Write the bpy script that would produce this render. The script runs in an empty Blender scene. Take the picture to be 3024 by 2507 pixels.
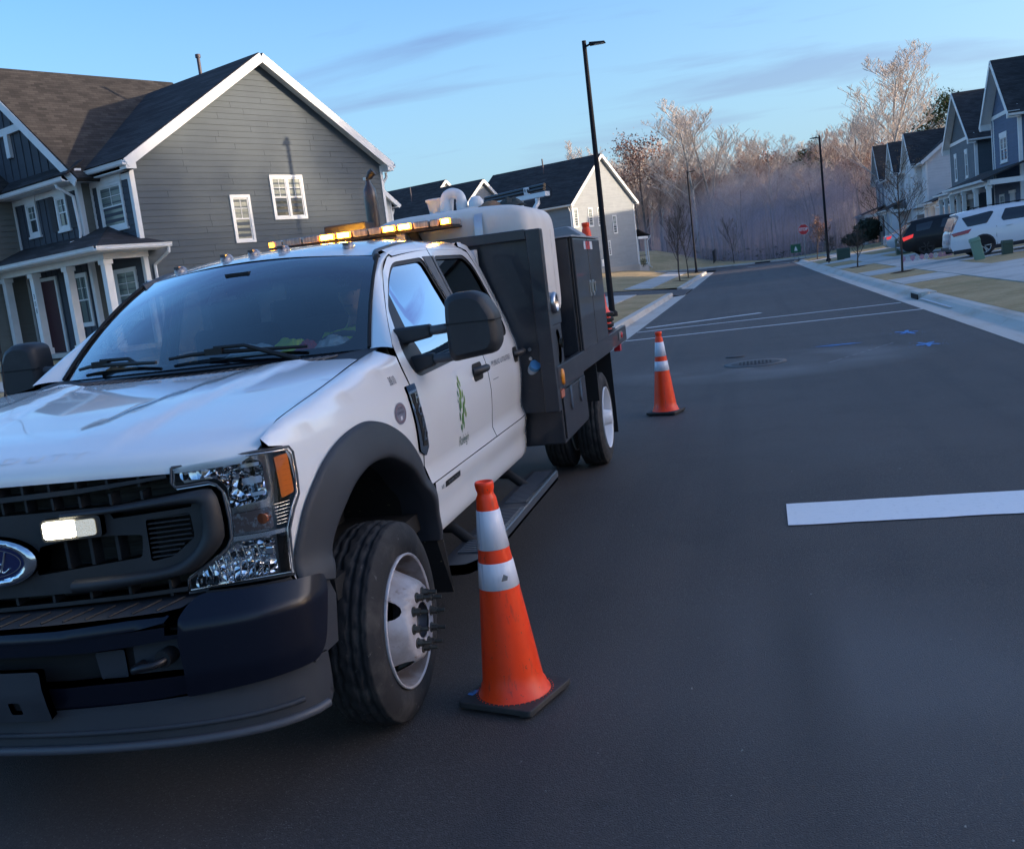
import bpy, bmesh, math, random
from mathutils import Vector, Matrix, noise
from mathutils.geometry import delaunay_2d_cdt, tessellate_polygon
S = bpy.context.scene
R_ = math.radians
# ---------------------------------------------------------------- camera
cd = bpy.data.cameras.new('camera'); cam = bpy.data.objects.new('camera', cd)
S.collection.objects.link(cam); S.camera = cam
cd.sensor_width = 36; cd.lens = 35.71; cd.clip_start = 0.05; cd.clip_end = 5000
cam.matrix_world = Matrix((((0.96743311), (0.08236361), -(-0.23935207), 0), ((0.22345774), (0.16631274), -(0.96042007), 0), ((-0.11891096), (0.98262725), -(-0.14249167), 1.7), (0, 0, 0, 1)))
# ---------------------------------------------------------------- sky
SUN_DIR = Vector((0.99, 0.10, 0)).normalized(); SUN_EL = R_(9.0)
SUN_DIR = Vector((SUN_DIR.x*math.cos(SUN_EL), SUN_DIR.y*math.cos(SUN_EL), math.sin(SUN_EL)))
w = bpy.data.worlds.new('World'); S.world = w; w.use_nodes = True
nt = w.node_tree; N = nt.nodes; L = nt.links; N.clear()
out = N.new('ShaderNodeOutputWorld'); bg = N.new('ShaderNodeBackground'); sky = N.new('ShaderNodeTexSky')
sky.sky_type = 'NISHITA'; sky.sun_disc = False; sky.sun_elevation = SUN_EL
sky.sun_rotation = math.atan2(SUN_DIR.x, SUN_DIR.y); sky.altitude = 100; sky.air_density = 1.0; sky.dust_density = 4.0; sky.ozone_density = 5.0
tc = N.new('ShaderNodeTexCoord')
sep = N.new('ShaderNodeSeparateXYZ'); L.new(tc.outputs['Generated'], sep.inputs[0])
zm = N.new('ShaderNodeMath'); zm.operation = 'MAXIMUM'; zm.inputs[1].default_value = 0.02; L.new(sep.outputs[2], zm.inputs[0])
za = N.new('ShaderNodeMath'); za.operation = 'ADD'; za.inputs[1].default_value = 0.10; L.new(zm.outputs[0], za.inputs[0])
dx = N.new('ShaderNodeMath'); dx.operation = 'DIVIDE'; L.new(sep.outputs[0], dx.inputs[0]); L.new(za.outputs[0], dx.inputs[1])
dy = N.new('ShaderNodeMath'); dy.operation = 'DIVIDE'; L.new(sep.outputs[1], dy.inputs[0]); L.new(za.outputs[0], dy.inputs[1])
cb = N.new('ShaderNodeCombineXYZ'); L.new(dx.outputs[0], cb.inputs[0]); L.new(dy.outputs[0], cb.inputs[1])
mp = N.new('ShaderNodeMapping'); mp.inputs['Scale'].default_value = (0.85, 2.3, 1); mp.inputs['Location'].default_value = (14, 3, 0)
mp.inputs['Rotation'].default_value = (0, 0, R_(4)); L.new(cb.outputs[0], mp.inputs[0])
nz = N.new('ShaderNodeTexNoise'); nz.inputs['Scale'].default_value = 0.85; nz.inputs['Detail'].default_value = 7; nz.inputs['Roughness'].default_value = 0.52
nz.inputs['Distortion'].default_value = 0.35; L.new(mp.outputs[0], nz.inputs['Vector'])
cr = N.new('ShaderNodeValToRGB'); cr.color_ramp.elements[0].position = 0.52; cr.color_ramp.elements[1].position = 0.68
cr.color_ramp.elements[0].color = (0, 0, 0, 1); cr.color_ramp.elements[1].color = (0.85, 0.85, 0.85, 1); L.new(nz.outputs[0], cr.inputs[0])
hs = N.new('ShaderNodeHueSaturation'); hs.inputs['Saturation'].default_value = 1.05; hs.inputs['Value'].default_value = 1.0; wb = N.new('ShaderNodeMixRGB'); wb.blend_type = 'MULTIPLY'; wb.inputs[0].default_value = 1; wb.inputs[2].default_value = (1.40, 1.16, 1.02, 1); L.new(sky.outputs[0], wb.inputs[1]); L.new(wb.outputs[0], hs.inputs['Color'])
mx = N.new('ShaderNodeMixRGB'); L.new(cr.outputs[0], mx.inputs[0]); L.new(hs.outputs[0], mx.inputs[1])
cl = N.new('ShaderNodeMixRGB'); cl.blend_type = 'MULTIPLY'; cl.inputs[0].default_value = 1; cl.inputs[2].default_value = (0.70, 0.55, 0.68, 1); L.new(hs.outputs[0], cl.inputs[1])
L.new(cl.outputs[0], mx.inputs[2])
# pale haze low over the horizon, the same all the way round
hz1 = N.new('ShaderNodeMapRange'); hz1.inputs[1].default_value = 0.0; hz1.inputs[2].default_value = 0.30; hz1.inputs[3].default_value = 0.75; hz1.inputs[4].default_value = 0.0; L.new(sep.outputs[2], hz1.inputs[0])
hz2 = N.new('ShaderNodeMixRGB'); hz2.blend_type = 'LIGHTEN'; hz2.inputs[2].default_value = (1.0, 1.62, 2.05, 1); L.new(hz1.outputs[0], hz2.inputs[0]); L.new(mx.outputs[0], hz2.inputs[1])
L.new(hz2.outputs[0], bg.inputs[0]); bg.inputs[1].default_value = 0.15; L.new(bg.outputs[0], out.inputs[0])
sd = bpy.data.lights.new('sun', 'SUN'); sun = bpy.data.objects.new('sun', sd); S.collection.objects.link(sun)
sd.energy = 2.0; sd.angle = R_(0.6); sd.color = (1.0, 0.80, 0.58)
sun.rotation_euler = (-SUN_DIR).to_track_quat('-Z', 'Y').to_euler(); sun.location = SUN_DIR*60
S.view_settings.view_transform = 'Standard'; S.view_settings.look = 'None'; S.view_settings.gamma = 1.0
S.view_settings.use_curve_mapping = False; S.view_settings.exposure = 1.78
S.cycles.max_bounces = 8; S.cycles.transparent_max_bounces = 24; S.cycles.volume_bounces = 0
# ---------------------------------------------------------------- helpers
COL = S.collection
def tagp(o, label=None, cat=None, group=None, kind=None):
    if label: o['label'] = label
    if cat: o['category'] = cat
    if group: o['group'] = group
    if kind: o['kind'] = kind
    return o
def thing(name, loc, label, cat, group=None, rz=0):
    o = bpy.data.objects.new(name, None); COL.objects.link(o); o.location = loc; o.rotation_euler = (0, 0, rz)
    o.empty_display_size = 0.2
    return tagp(o, label, cat, group)
def wloc(o):
    v = Vector((0, 0, 0))
    while o: v += Vector(o.location); o = o.parent
    return v
def link(name, me, mat, parent=None, off=None):
    o = bpy.data.objects.new(name, me); COL.objects.link(o)
    if mat is not None and len(me.materials) == 0:
        for m in (mat if isinstance(mat, (list, tuple)) else [mat]): me.materials.append(m)
    if parent: o.parent = parent
    return o
def copytree(o, parent=None):
    c = o.copy(); COL.objects.link(c); c.parent = parent
    for ch in list(o.children): copytree(ch, c)
    return c
class MB:
    """collects polygons; build() links them as one mesh object"""
    def __init__(s): s.v = []; s.f = []; s.sm = []; s.mi = []; s.m = 0
    def add(s, vs, fs, smooth=False):
        b = len(s.v); s.v += [tuple(p) for p in vs]
        for f in fs: s.f.append([b+i for i in f]); s.sm.append(smooth); s.mi.append(s.m)
        return s
    def box(s, c, d, rz=0, M=None):
        x, y, z = d[0]/2, d[1]/2, d[2]/2
        vs = [Vector(p) for p in ((-x,-y,-z),(x,-y,-z),(x,y,-z),(-x,y,-z),(-x,-y,z),(x,-y,z),(x,y,z),(-x,y,z))]
        if M is None: M = Matrix.Rotation(rz, 3, 'Z')
        vs = [M @ p + Vector(c) for p in vs]
        return s.add(vs, [(0,3,2,1),(4,5,6,7),(0,1,5,4),(1,2,6,5),(2,3,7,6),(3,0,4,7)])
    def bbox(s, lo, hi): return s.box([(a+b)/2 for a, b in zip(lo, hi)], [b-a for a, b in zip(lo, hi)])
    def hexa(s, a, b):   # two quads
        return s.add(list(a)+list(b), [(3,2,1,0),(4,5,6,7),(0,1,5,4),(1,2,6,5),(2,3,7,6),(3,0,4,7)])
    def prism(s, poly, d):   # planar polygon extruded by vector d
        n = len(poly); d = Vector(d); P = [Vector(p) for p in poly]
        return s.add(P+[p+d for p in P], [tuple(reversed(range(n))), tuple(range(n, 2*n))]+[(i, (i+1) % n, n+(i+1) % n, n+i) for i in range(n)])
    def tube(s, pts, r, n=8, caps=True, smooth=True):
        P = [Vector(p) for p in pts]; k = len(P); rr = r if isinstance(r, (list, tuple)) else [r]*k
        up = None; rings = []
        for i, p in enumerate(P):
            t = (P[min(i+1, k-1)]-P[max(i-1, 0)]).normalized()
            if up is None:
                a = Vector((0, 0, 1)) if abs(t.z) < .9 else Vector((1, 0, 0)); up = t.cross(a).normalized()
            else: up = (up-t*up.dot(t)).normalized()
            b = t.cross(up)
            rings.append([p+(up*math.cos(2*math.pi*j/n)+b*math.sin(2*math.pi*j/n))*rr[i] for j in range(n)])
        vs = [q for g in rings for q in g]; fs = []
        for i in range(k-1):
            for j in range(n): fs.append((i*n+j, i*n+(j+1) % n, (i+1)*n+(j+1) % n, (i+1)*n+j))
        s.add(vs, fs, smooth)
        if caps:
            s.add(rings[0], [tuple(reversed(range(n)))]); s.add(rings[-1], [tuple(range(n))])
        return s
    def cyl(s, a, b, r, n=16, r2=None, smooth=True): return s.tube([a, b], [r, r if r2 is None else r2], n, True, smooth)
    def lathe(s, prof, c, axis='Z', n=32, smooth=True, sharp=()):
        """prof: (radius, height) list; axis Z up or X (height along +x)"""
        c = Vector(c)
        def P(r, h, a):
            if axis == 'Z': return c+Vector((r*math.cos(a), r*math.sin(a), h))
            if axis == 'X': return c+Vector((h, r*math.cos(a), r*math.sin(a)))
            return c+Vector((r*math.sin(a), h, r*math.cos(a)))
        segs = [[]]
        for i, q in enumerate(prof):
            segs[-1].append(q)
            if i in sharp and 0 < i < len(prof)-1: segs.append([q])
        for sg in segs:
            vs = [P(r, h, 2*math.pi*j/n) for r, h in sg for j in range(n)]
            s.add(vs, [(i*n+j, i*n+(j+1) % n, (i+1)*n+(j+1) % n, (i+1)*n+j) for i in range(len(sg)-1) for j in range(n)], smooth)
        return s
    def grid(s, P, nu, nv, smooth=True, flip=False):
        """P(i,j) -> point"""
        vs = [P(i, j) for i in range(nu) for j in range(nv)]
        fs = []
        for i in range(nu-1):
            for j in range(nv-1):
                q = (i*nv+j, (i+1)*nv+j, (i+1)*nv+j+1, i*nv+j+1); fs.append(tuple(reversed(q)) if flip else q)
        return s.add(vs, fs, smooth)
    def build(s, name, mat, parent=None, bevel=0, seg=2, shade=None, local=False):
        off = Vector((0, 0, 0)) if (parent is None or local) else wloc(parent)
        me = bpy.data.meshes.new(name); me.from_pydata([Vector(p)-off for p in s.v], [], s.f)
        me.polygons.foreach_set('use_smooth', s.sm if shade is None else [shade]*len(s.f))
        ms = mat if isinstance(mat, (list, tuple)) else [mat]
        for m in ms: me.materials.append(m)
        if len(ms) > 1: me.polygons.foreach_set('material_index', s.mi)
        me.update()
        o = bpy.data.objects.new(name, me); COL.objects.link(o)
        if parent: o.parent = parent
        if bevel:
            m = o.modifiers.new('bevel', 'BEVEL'); m.width = bevel; m.segments = seg; m.limit_method = 'ANGLE'; m.angle_limit = R_(35); m.harden_normals = False
        return o
def smoothpts(pts, k=6, closed=False):
    """Catmull-Rom through 2D/3D points"""
    P = [Vector(p) for p in pts]; n = len(P); o = []
    rng = range(n if closed else n-1)
    for i in rng:
        p0 = P[(i-1) % n] if closed or i > 0 else P[0]*2-P[1]
        p1 = P[i]; p2 = P[(i+1) % n]
        p3 = P[(i+2) % n] if closed or i+2 < n else P[-1]*2-P[-2]
        for j in range(k):
            t = j/k
            o.append(0.5*((2*p1)+(p2-p0)*t+(2*p0-5*p1+4*p2-p3)*t*t+(3*p1-p0-3*p2+p3)*t**3))
    if not closed: o.append(P[-1])
    return o
def rounded(poly, r, k=4):
    """round the corners of a 2D polygon; r number or list"""
    P = [Vector(p[:2]) for p in poly]; n = len(P); o = []
    for i in range(n):
        rr = r[i] if isinstance(r, (list, tuple)) else r
        p = P[i]; a = P[i-1]-p; b = P[(i+1) % n]-p
        if rr <= 0: o.append(tuple(p)); continue
        d = min(rr, a.length*.48, b.length*.48); a.normalize(); b.normalize()
        s, e = p+a*d, p+b*d
        for j in range(k+1):
            t = j/k; q = s*(1-t)**2+p*2*t*(1-t)+e*t*t; o.append(tuple(q))
    return o
def pip(x, y, poly):
    c = False; j = len(poly)-1
    for i in range(len(poly)):
        xi, yi = poly[i][0], poly[i][1]; xj, yj = poly[j][0], poly[j][1]
        if (yi > y) != (yj > y) and x < (xj-xi)*(y-yi)/(yj-yi)+xi: c = not c
        j = i
    return c
def dens(poly, step):
    o = []
    for i in range(len(poly)):
        a, b = Vector(poly[i][:2]), Vector(poly[(i+1) % len(poly)][:2]); k = max(1, int((b-a).length/step))
        for j in range(k): o.append(tuple(a.lerp(b, j/k)))
    return o
def mnorm(f, a, b, e=1e-3):
    n = (f(a+e, b)-f(a-e, b)).cross(f(a, b+e)-f(a, b-e)); 
    return n.normalized() if n.length > 0 else Vector((0, 0, 1))
def panel(name, mat, parent, poly, f, holes=(), step=.04, out=0.0, th=.012, flip=False, stepb=None, smooth=True):
    """sheet cut from the surface f(a,b) along a 2D outline, with real thickness and surface normals"""
    ring = [dens(poly, step)]+[dens(h, step) for h in holes]
    vs = []; ed = []
    for g in ring:
        b = len(vs); vs += [Vector(p) for p in g]; ed += [(b+i, b+(i+1) % len(g)) for i in range(len(g))]
    nb = len(vs)
    x0 = min(p[0] for p in poly); x1 = max(p[0] for p in poly); y0 = min(p[1] for p in poly); y1 = max(p[1] for p in poly)
    sb = stepb or step
    nx = int((x1-x0)/step); ny = int((y1-y0)/sb)
    for i in range(1, nx+1):
        for j in range(1, ny+1):
            x = x0+(x1-x0)*i/(nx+1); y = y0+(y1-y0)*j/(ny+1)
            if not pip(x, y, poly) or any(pip(x, y, h) for h in holes): continue
            if min((p.x-x)**2+(p.y-y)**2 for p in vs[:nb]) < (.35*step)**2: continue
            vs.append(Vector((x, y)))
    r = delaunay_2d_cdt([Vector((p[0], p[1])) for p in vs], ed, [], 0, 1e-6)
    V, F = r[0], r[2]
    tri = []
    for t in F:
        cx = sum(V[i].x for i in t)/len(t); cy = sum(V[i].y for i in t)/len(t)
        if pip(cx, cy, poly) and not any(pip(cx, cy, h) for h in holes): tri.append(tuple(t))
    sg = -1 if flip else 1
    P = []; NN = []
    for p in V:
        n = mnorm(f, p.x, p.y)*sg; P.append(f(p.x, p.y)+n*out); NN.append(n)
    # orientation
    vote = sum((P[t[1]]-P[t[0]]).cross(P[t[2]]-P[t[0]]).dot(NN[t[0]]) for t in tri)
    if vote < 0: tri = [tuple(reversed(t)) for t in tri]
    cnt = {}
    for t in tri:
        for i in range(len(t)):
            e = (t[i], t[(i+1) % len(t)]); cnt[e] = 1
    rim = [e for e in cnt if (e[1], e[0]) not in cnt]
    off = wloc(parent) if parent else Vector((0, 0, 0))
    verts = [p-off for p in P]; faces = list(tri); normals = [list(n) for n in NN]
    nv = len(verts)
    if th > 0:
        for e in rim:
            i, j = e; b = len(verts)
            q = [P[i], P[j], P[j]-NN[j]*th, P[i]-NN[i]*th]
            fn = (q[3]-q[0]).cross(q[1]-q[0]); fn = fn.normalized() if fn.length > 0 else NN[i]
            verts += [x-off for x in q]; faces.append((b+1, b, b+3, b+2)); normals += [list(-fn)]*4
    me = bpy.data.meshes.new(name); me.from_pydata(verts, [], faces)
    for m in (mat if isinstance(mat, (list, tuple)) else [mat]): me.materials.append(m)
    me.polygons.foreach_set('use_smooth', [smooth]*len(faces)); me.update()
    if smooth: me.normals_split_custom_set_from_vertices(normals)
    o = bpy.data.objects.new(name, me); COL.objects.link(o)
    if parent: o.parent = parent
    return o
def textmesh(txt, size, font=None, ext=0.0, sx=1.0, spacing=1.0, bold=0.0):
    c = bpy.data.curves.new('txt', 'FONT'); c.body = txt; c.size = size; c.extrude = ext; c.align_x = 'CENTER'; c.align_y = 'CENTER'
    c.space_character = spacing; c.resolution_u = 3; c.offset = bold
    o = bpy.data.objects.new('txt', c); COL.objects.link(o)
    bpy.context.view_layer.update()
    me = bpy.data.meshes.new_from_object(o.evaluated_get(bpy.context.evaluated_depsgraph_get()))
    vs = [Vector((v.co.x*sx, v.co.y, v.co.z)) for v in me.vertices]; fs = [tuple(p.vertices) for p in me.polygons]
    bpy.data.objects.remove(o); bpy.data.curves.remove(c)
    return vs, fs
def textmap(name, mat, parent, txt, size, fn, sx=1.0, ext=0.0, spacing=1.0, bold=0.0):
    """fn(x,y,z) maps letter coordinates to the world"""
    vs, fs = textmesh(txt, size, ext=ext, sx=sx, spacing=spacing, bold=bold)
    m = MB(); m.add([fn(v.x, v.y, v.z) for v in vs], fs)
    return m.build(name, mat, parent)
# ---------------------------------------------------------------- materials
MATS = {}
def mat(name, col, rough=.6, metal=0, coat=0, var=None, bump=None, spec=.5, emit=None, trans=0, ior=1.45, alpha=1, sheen=0, coords='Object'):
    """var: list of (scale, colour2, low, high); bump: (scale, strength, distance, detail)"""
    if name in MATS: return MATS[name]
    m = bpy.data.materials.new(name); m.use_nodes = True; nt = m.node_tree; b = nt.nodes['Principled BSDF']; L = nt.links
    b.inputs['Base Color'].default_value = (*col, 1); b.inputs['Roughness'].default_value = rough; b.inputs['Metallic'].default_value = metal
    b.inputs['Coat Weight'].default_value = coat; b.inputs['Coat Roughness'].default_value = .04
    b.inputs['Specular IOR Level'].default_value = spec; b.inputs['Transmission Weight'].default_value = trans; b.inputs['IOR'].default_value = ior
    b.inputs['Alpha'].default_value = alpha
    if emit: b.inputs['Emission Color'].default_value = (*emit[0], 1); b.inputs['Emission Strength'].default_value = emit[1]
    tc = nt.nodes.new('ShaderNodeTexCoord')
    prev = None
    for v in (var or []):
        sc, c2, lo, hi = v[:4]
        n = nt.nodes.new('ShaderNodeTexNoise'); n.inputs['Scale'].default_value = sc if not isinstance(sc, tuple) else 1
        n.inputs['Detail'].default_value = 5; n.inputs['Roughness'].default_value = .6
        if isinstance(sc, tuple):
            mp = nt.nodes.new('ShaderNodeMapping'); mp.inputs['Scale'].default_value = sc; L.new(tc.outputs[coords], mp.inputs[0]); L.new(mp.outputs[0], n.inputs['Vector'])
        else: L.new(tc.outputs[coords], n.inputs['Vector'])
        r = nt.nodes.new('ShaderNodeMapRange'); r.inputs[1].default_value = lo; r.inputs[2].default_value = hi; L.new(n.outputs[0], r.inputs[0])
        x = nt.nodes.new('ShaderNodeMixRGB'); L.new(r.outputs[0], x.inputs[0]); x.inputs[2].default_value = (*c2, 1)
        if prev: L.new(prev.outputs[0], x.inputs[1])
        else: x.inputs[1].default_value = (*col, 1)
        prev = x
    if prev: L.new(prev.outputs[0], b.inputs['Base Color'])
    if bump:
        n = nt.nodes.new('ShaderNodeTexNoise'); n.inputs['Detail'].default_value = bump[3] if len(bump) > 3 else 4
        if isinstance(bump[0], tuple):
            n.inputs['Scale'].default_value = 1; mp = nt.nodes.new('ShaderNodeMapping'); mp.inputs['Scale'].default_value = bump[0]; L.new(tc.outputs[coords], mp.inputs[0]); L.new(mp.outputs[0], n.inputs['Vector'])
        else: n.inputs['Scale'].default_value = bump[0]; L.new(tc.outputs[coords], n.inputs['Vector'])
        bp = nt.nodes.new('ShaderNodeBump'); bp.inputs['Strength'].default_value = bump[1]; bp.inputs['Distance'].default_value = bump[2] if len(bump) > 2 else .01
        L.new(n.outputs[0], bp.inputs['Height']); L.new(bp.outputs[0], b.inputs['Normal'])
    MATS[name] = m
    return m
def nodes_of(m): return m.node_tree, m.node_tree.nodes, m.node_tree.links, m.node_tree.nodes['Principled BSDF']

# ================================================================ SETTING
M_ASPH = mat('asphalt', (.060, .049, .046), .66, var=[(.16, (.080, .067, .063), .42, .62), (1.1, (.046, .038, .036), .5, .75), (60, (.10, .085, .08), .50, .68), (150, (.022, .018, .017), .55, .66)], bump=(170, .9, .01, 6), spec=.45)
def _asph():
    nt, N, L, b = nodes_of(M_ASPH)
    tc = [n for n in N if n.type == 'TEX_COORD'][0]
    # light aggregate chips and pits
    v = N.new('ShaderNodeTexVoronoi'); v.inputs['Scale'].default_value = 95; L.new(tc.outputs['Object'], v.inputs['Vector'])
    lt = N.new('ShaderNodeMath'); lt.operation = 'LESS_THAN'; lt.inputs[1].default_value = .24; L.new(v.outputs['Distance'], lt.inputs[0])
    wn = N.new('ShaderNodeTexWhiteNoise'); L.new(v.outputs['Position'], wn.inputs['Vector'])
    gt = N.new('ShaderNodeMath'); gt.operation = 'GREATER_THAN'; gt.inputs[1].default_value = .72; L.new(wn.outputs['Value'], gt.inputs[0])
    n2 = N.new('ShaderNodeTexNoise'); n2.inputs['Scale'].default_value = .35; n2.inputs['Detail'].default_value = 3; L.new(tc.outputs['Object'], n2.inputs['Vector'])
    mr = N.new('ShaderNodeMapRange'); mr.inputs[1].default_value = .42; mr.inputs[2].default_value = .62; mr.inputs[4].default_value = .95; mr.inputs[3].default_value = .12; L.new(n2.outputs[0], mr.inputs[0])
    m1 = N.new('ShaderNodeMath'); m1.operation = 'MULTIPLY'; L.new(lt.outputs[0], m1.inputs[0]); L.new(gt.outputs[0], m1.inputs[1])
    m2 = N.new('ShaderNodeMath'); m2.operation = 'MULTIPLY'; L.new(m1.outputs[0], m2.inputs[0]); L.new(mr.outputs[0], m2.inputs[1])
    old = b.inputs['Base Color'].links[0].from_socket
    x = N.new('ShaderNodeMixRGB'); L.new(m2.outputs[0], x.inputs[0]); L.new(old, x.inputs[1]); x.inputs[2].default_value = (.25, .235, .23, 1)
    # wheel streaks running along the street
    mp = N.new('ShaderNodeMapping'); mp.inputs['Scale'].default_value = (2.6, .05, 1); L.new(tc.outputs['Object'], mp.inputs[0])
    n3 = N.new('ShaderNodeTexNoise'); n3.inputs['Scale'].default_value = 1; n3.inputs['Detail'].default_value = 4; L.new(mp.outputs[0], n3.inputs['Vector'])
    r3 = N.new('ShaderNodeMapRange'); r3.inputs[1].default_value = .5; r3.inputs[2].default_value = .72; r3.inputs[3].default_value = 0; r3.inputs[4].default_value = .35; L.new(n3.outputs[0], r3.inputs[0])
    y = N.new('ShaderNodeMixRGB'); L.new(r3.outputs[0], y.inputs[0]); L.new(x.outputs[0], y.inputs[1]); y.inputs[2].default_value = (.02, .02, .024, 1)
    # dusty patch round the manhole, scuffed patch in the foreground
    for (cx, cy, rx, ry, amt, c) in ((.1, 15.3, 2.4, 1.9, 1.3, (.17, .165, .165, 1)), (.55, 3.9, 1.9, 1.6, .75, (.105, .10, .10, 1)), (-.2, 8.6, 1.6, 1.0, .35, (.09, .085, .085, 1)), (.07, 3.9, .22, 2.6, .45, (.034, .030, .030, 1)), (-.62, 3.0, .09, .05, 1.5, (.015, .013, .013, 1)), (2.3, 9.5, .5, 3.5, .4, (.09, .085, .085, 1))):
        m = N.new('ShaderNodeMapping'); m.vector_type = 'POINT'; m.inputs['Scale'].default_value = (1/rx, 1/ry, 0); m.inputs['Location'].default_value = (-cx/rx, -cy/ry, 0)
        L.new(tc.outputs['Object'], m.inputs[0]); g = N.new('ShaderNodeTexGradient'); g.gradient_type = 'SPHERICAL'; L.new(m.outputs[0], g.inputs[0])
        q = N.new('ShaderNodeMath'); q.operation = 'MULTIPLY'; L.new(g.outputs['Fac'], q.inputs[0]); L.new(mr.outputs[0], q.inputs[1])
        q2 = N.new('ShaderNodeMath'); q2.operation = 'MULTIPLY'; q2.inputs[1].default_value = amt*2; q2.use_clamp = True; L.new(q.outputs[0], q2.inputs[0])
        z = N.new('ShaderNodeMixRGB'); L.new(q2.outputs[0], z.inputs[0]); L.new(y.outputs[0], z.inputs[1]); z.inputs[2].default_value = c; y = z
    L.new(y.outputs[0], b.inputs['Base Color'])
_asph()
M_CONC = mat('concrete', (.50, .475, .44), .85, var=[(.5, (.33, .31, .285), .4, .65), (14, (.46, .44, .42), .45, .8), (3.0, (.29, .26, .23), .6, .85)], bump=(60, .3, .004, 5))
M_GUTTER = mat('gutter_concrete', (.50, .465, .42), .85, var=[((1.5, .35, 1), (.34, .25, .17), .5, .78), (10, (.46, .44, .42), .5, .8)], bump=(60, .3, .004, 5))
M_GRASS = mat('dormant_grass', (.46, .33, .185), .95, var=[(.45, (.36, .265, .14), .4, .6), (3.5, (.52, .39, .23), .45, .75), (25, (.30, .20, .10), .52, .8), (.2, (.27, .22, .11), .55, .75)], bump=(45, .9, .03, 6), spec=.1)
M_EARTH = mat('wood_floor', (.13, .10, .075), .95, var=[(.3, (.17, .12, .08), .4, .6), (4, (.09, .07, .05), .5, .7)], bump=(8, .6, .05), spec=.1)
M_MULCH = mat('mulch', (.055, .034, .024), .95, bump=(40, 1, .03), spec=.1)
M_LINE = mat('road_paint', (.80, .80, .80), .55, var=[(30, (.66, .66, .66), .55, .8)], bump=(200, .3, .003))
M_BLUE = mat('blue_marking_paint', (.06, .24, .58), .7, var=[(14, (.05, .09, .16), .48, .62)])
M_DKMETAL = mat('cast_iron', (.06, .055, .055), .7, .3, bump=(80, .4, .004))

def sstep(a, b, x):
    t = min(1, max(0, (x-a)/(b-a))); return t*t*(3-2*t)
def ZR(y): return .2*sstep(35, 115, y)
def AZ(x, y):   # paved surface height: the side street climbs to the left
    return ZR(y)+max(0, -x-3.6)*.045*sstep(3.2, 6, -x)
def LAWN_R(x, y): return ZR(y)+.12+.055*(x-4.2)
def TZ(x, y):   # open ground
    if x > 0:
        h = ZR(y)+.12+.055*(min(x, 22)-4.2)
    else:
        h = ZR(y)+.15+.05*max(0, min(-x, 60)-3.6)
        h += .012*max(0, min(y, 95)-50)*sstep(5, 10, -x)
    h += 2.1*math.exp(-(((x+9.5)/6.5)**2+((y-117)/8)**2))
    if y > 102:
        k = sstep(102, 125, y); 
        if x > -16: h = h*(1-k*.5*sstep(-16, -4, x))
    h += sstep(130, 175, y)*1.2*sstep(8, 20, -x)
    if y > 125: h -= .02*(y-125)*sstep(-10, 5, x)
    return h
def setg(o): o['kind'] = 'structure'; return o
# base terrain out to the horizon
xs = [-1500, -700, -350, -200, -140]+list(range(-110, -10, 4))+list(range(-12, 26, 2))+list(range(28, 90, 6))+[120, 200, 400, 800, 1500]
ys = [-1500, -700, -300, -150, -90, -60]+list(range(-45, 180, 3))+[190, 205, 230, 270, 350, 600, 1000, 1500]
def base_z(x, y):
    xx = max(-110, min(90, x)); yy = max(-60, min(230, y)); z = TZ(xx, yy)
    if -7 < x < 14.5 and -45 <= y < 103: z = min(z, AZ(x, y))-.35
    if x <= -6 and y < 24: z = min(z, AZ(x, y))-.35
    if -60 < x < 60 and 88 < y < 103: z = min(z, AZ(max(x, -60), y))-.35
    return z
m = MB(); m.grid(lambda i, j: (xs[i], ys[j], base_z(xs[i], ys[j])), len(xs), len(ys))
setg(m.build('ground', M_GRASS))
# asphalt: one sheet for street, side street and far cross street
axs = [-60, -45, -32, -24, -18, -14, -11, -9]+[-8+.5*i for i in range(24)]+[3.5]
ays = [-45, -20, -8]+[-4+1*i for i in range(28)]
m = MB(); m.grid(lambda i, j: (axs[i], ays[j], AZ(axs[i], ays[j])), len(axs), len(ays))
m2x = [-2.85, -1.5, 0, 1.5, 3.5]; m2y = [23+2*i for i in range(36)]
m.grid(lambda i, j: (m2x[i], m2y[j], AZ(m2x[i], m2y[j])), len(m2x), len(m2y))
m3x = [-60, -45, -30, -20, -12, -6, -2.85, 0, 3.5, 10, 25, 60]; m3y = [91.3, 93, 96, 100.5]
m.grid(lambda i, j: (m3x[i], m3y[j], AZ(m3x[i], m3y[j])+.002), len(m3x), len(m3y))
setg(m.build('road', M_ASPH, shade=False))
# alley on the left between the kerbs
m = MB(); ax = [-16, -12, -8, -5, -2.9]; ay = [45.4, 48, 50, 52.7]
m.grid(lambda i, j: (ax[i], ay[j], AZ(ax[i], ay[j])+.004+.16*sstep(3.4, 5.5, -ax[i])), len(ax), len(ay)); setg(m.build('alley', M_ASPH))
def strip(name, prof, y0, y1, step, mt, zf, xoff=lambda y: 0, joints=None):
    """profile [(x, dz)] swept along y"""
    n = max(2, int((y1-y0)/step)+1); Y = [y0+(y1-y0)*k/(n-1) for k in range(n)]
    m = MB(); m.grid(lambda i, j: (prof[j][0]+xoff(Y[i]), Y[i], zf(prof[j][0]+xoff(Y[i]), Y[i])+prof[j][1]), n, len(prof), smooth=False)
    for k in (0, n-1):
        m.add([(p[0]+xoff(Y[k]), Y[k], zf(p[0], Y[k])+p[1]) for p in prof]+[(prof[-1][0]+xoff(Y[k]), Y[k], zf(prof[-1][0], Y[k])-.3), (prof[0][0]+xoff(Y[k]), Y[k], zf(prof[0][0], Y[k])-.3)], [tuple(range(len(prof)+2)) if k else tuple(reversed(range(len(prof)+2)))])
    return m
zr = lambda x, y: ZR(y)
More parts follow.
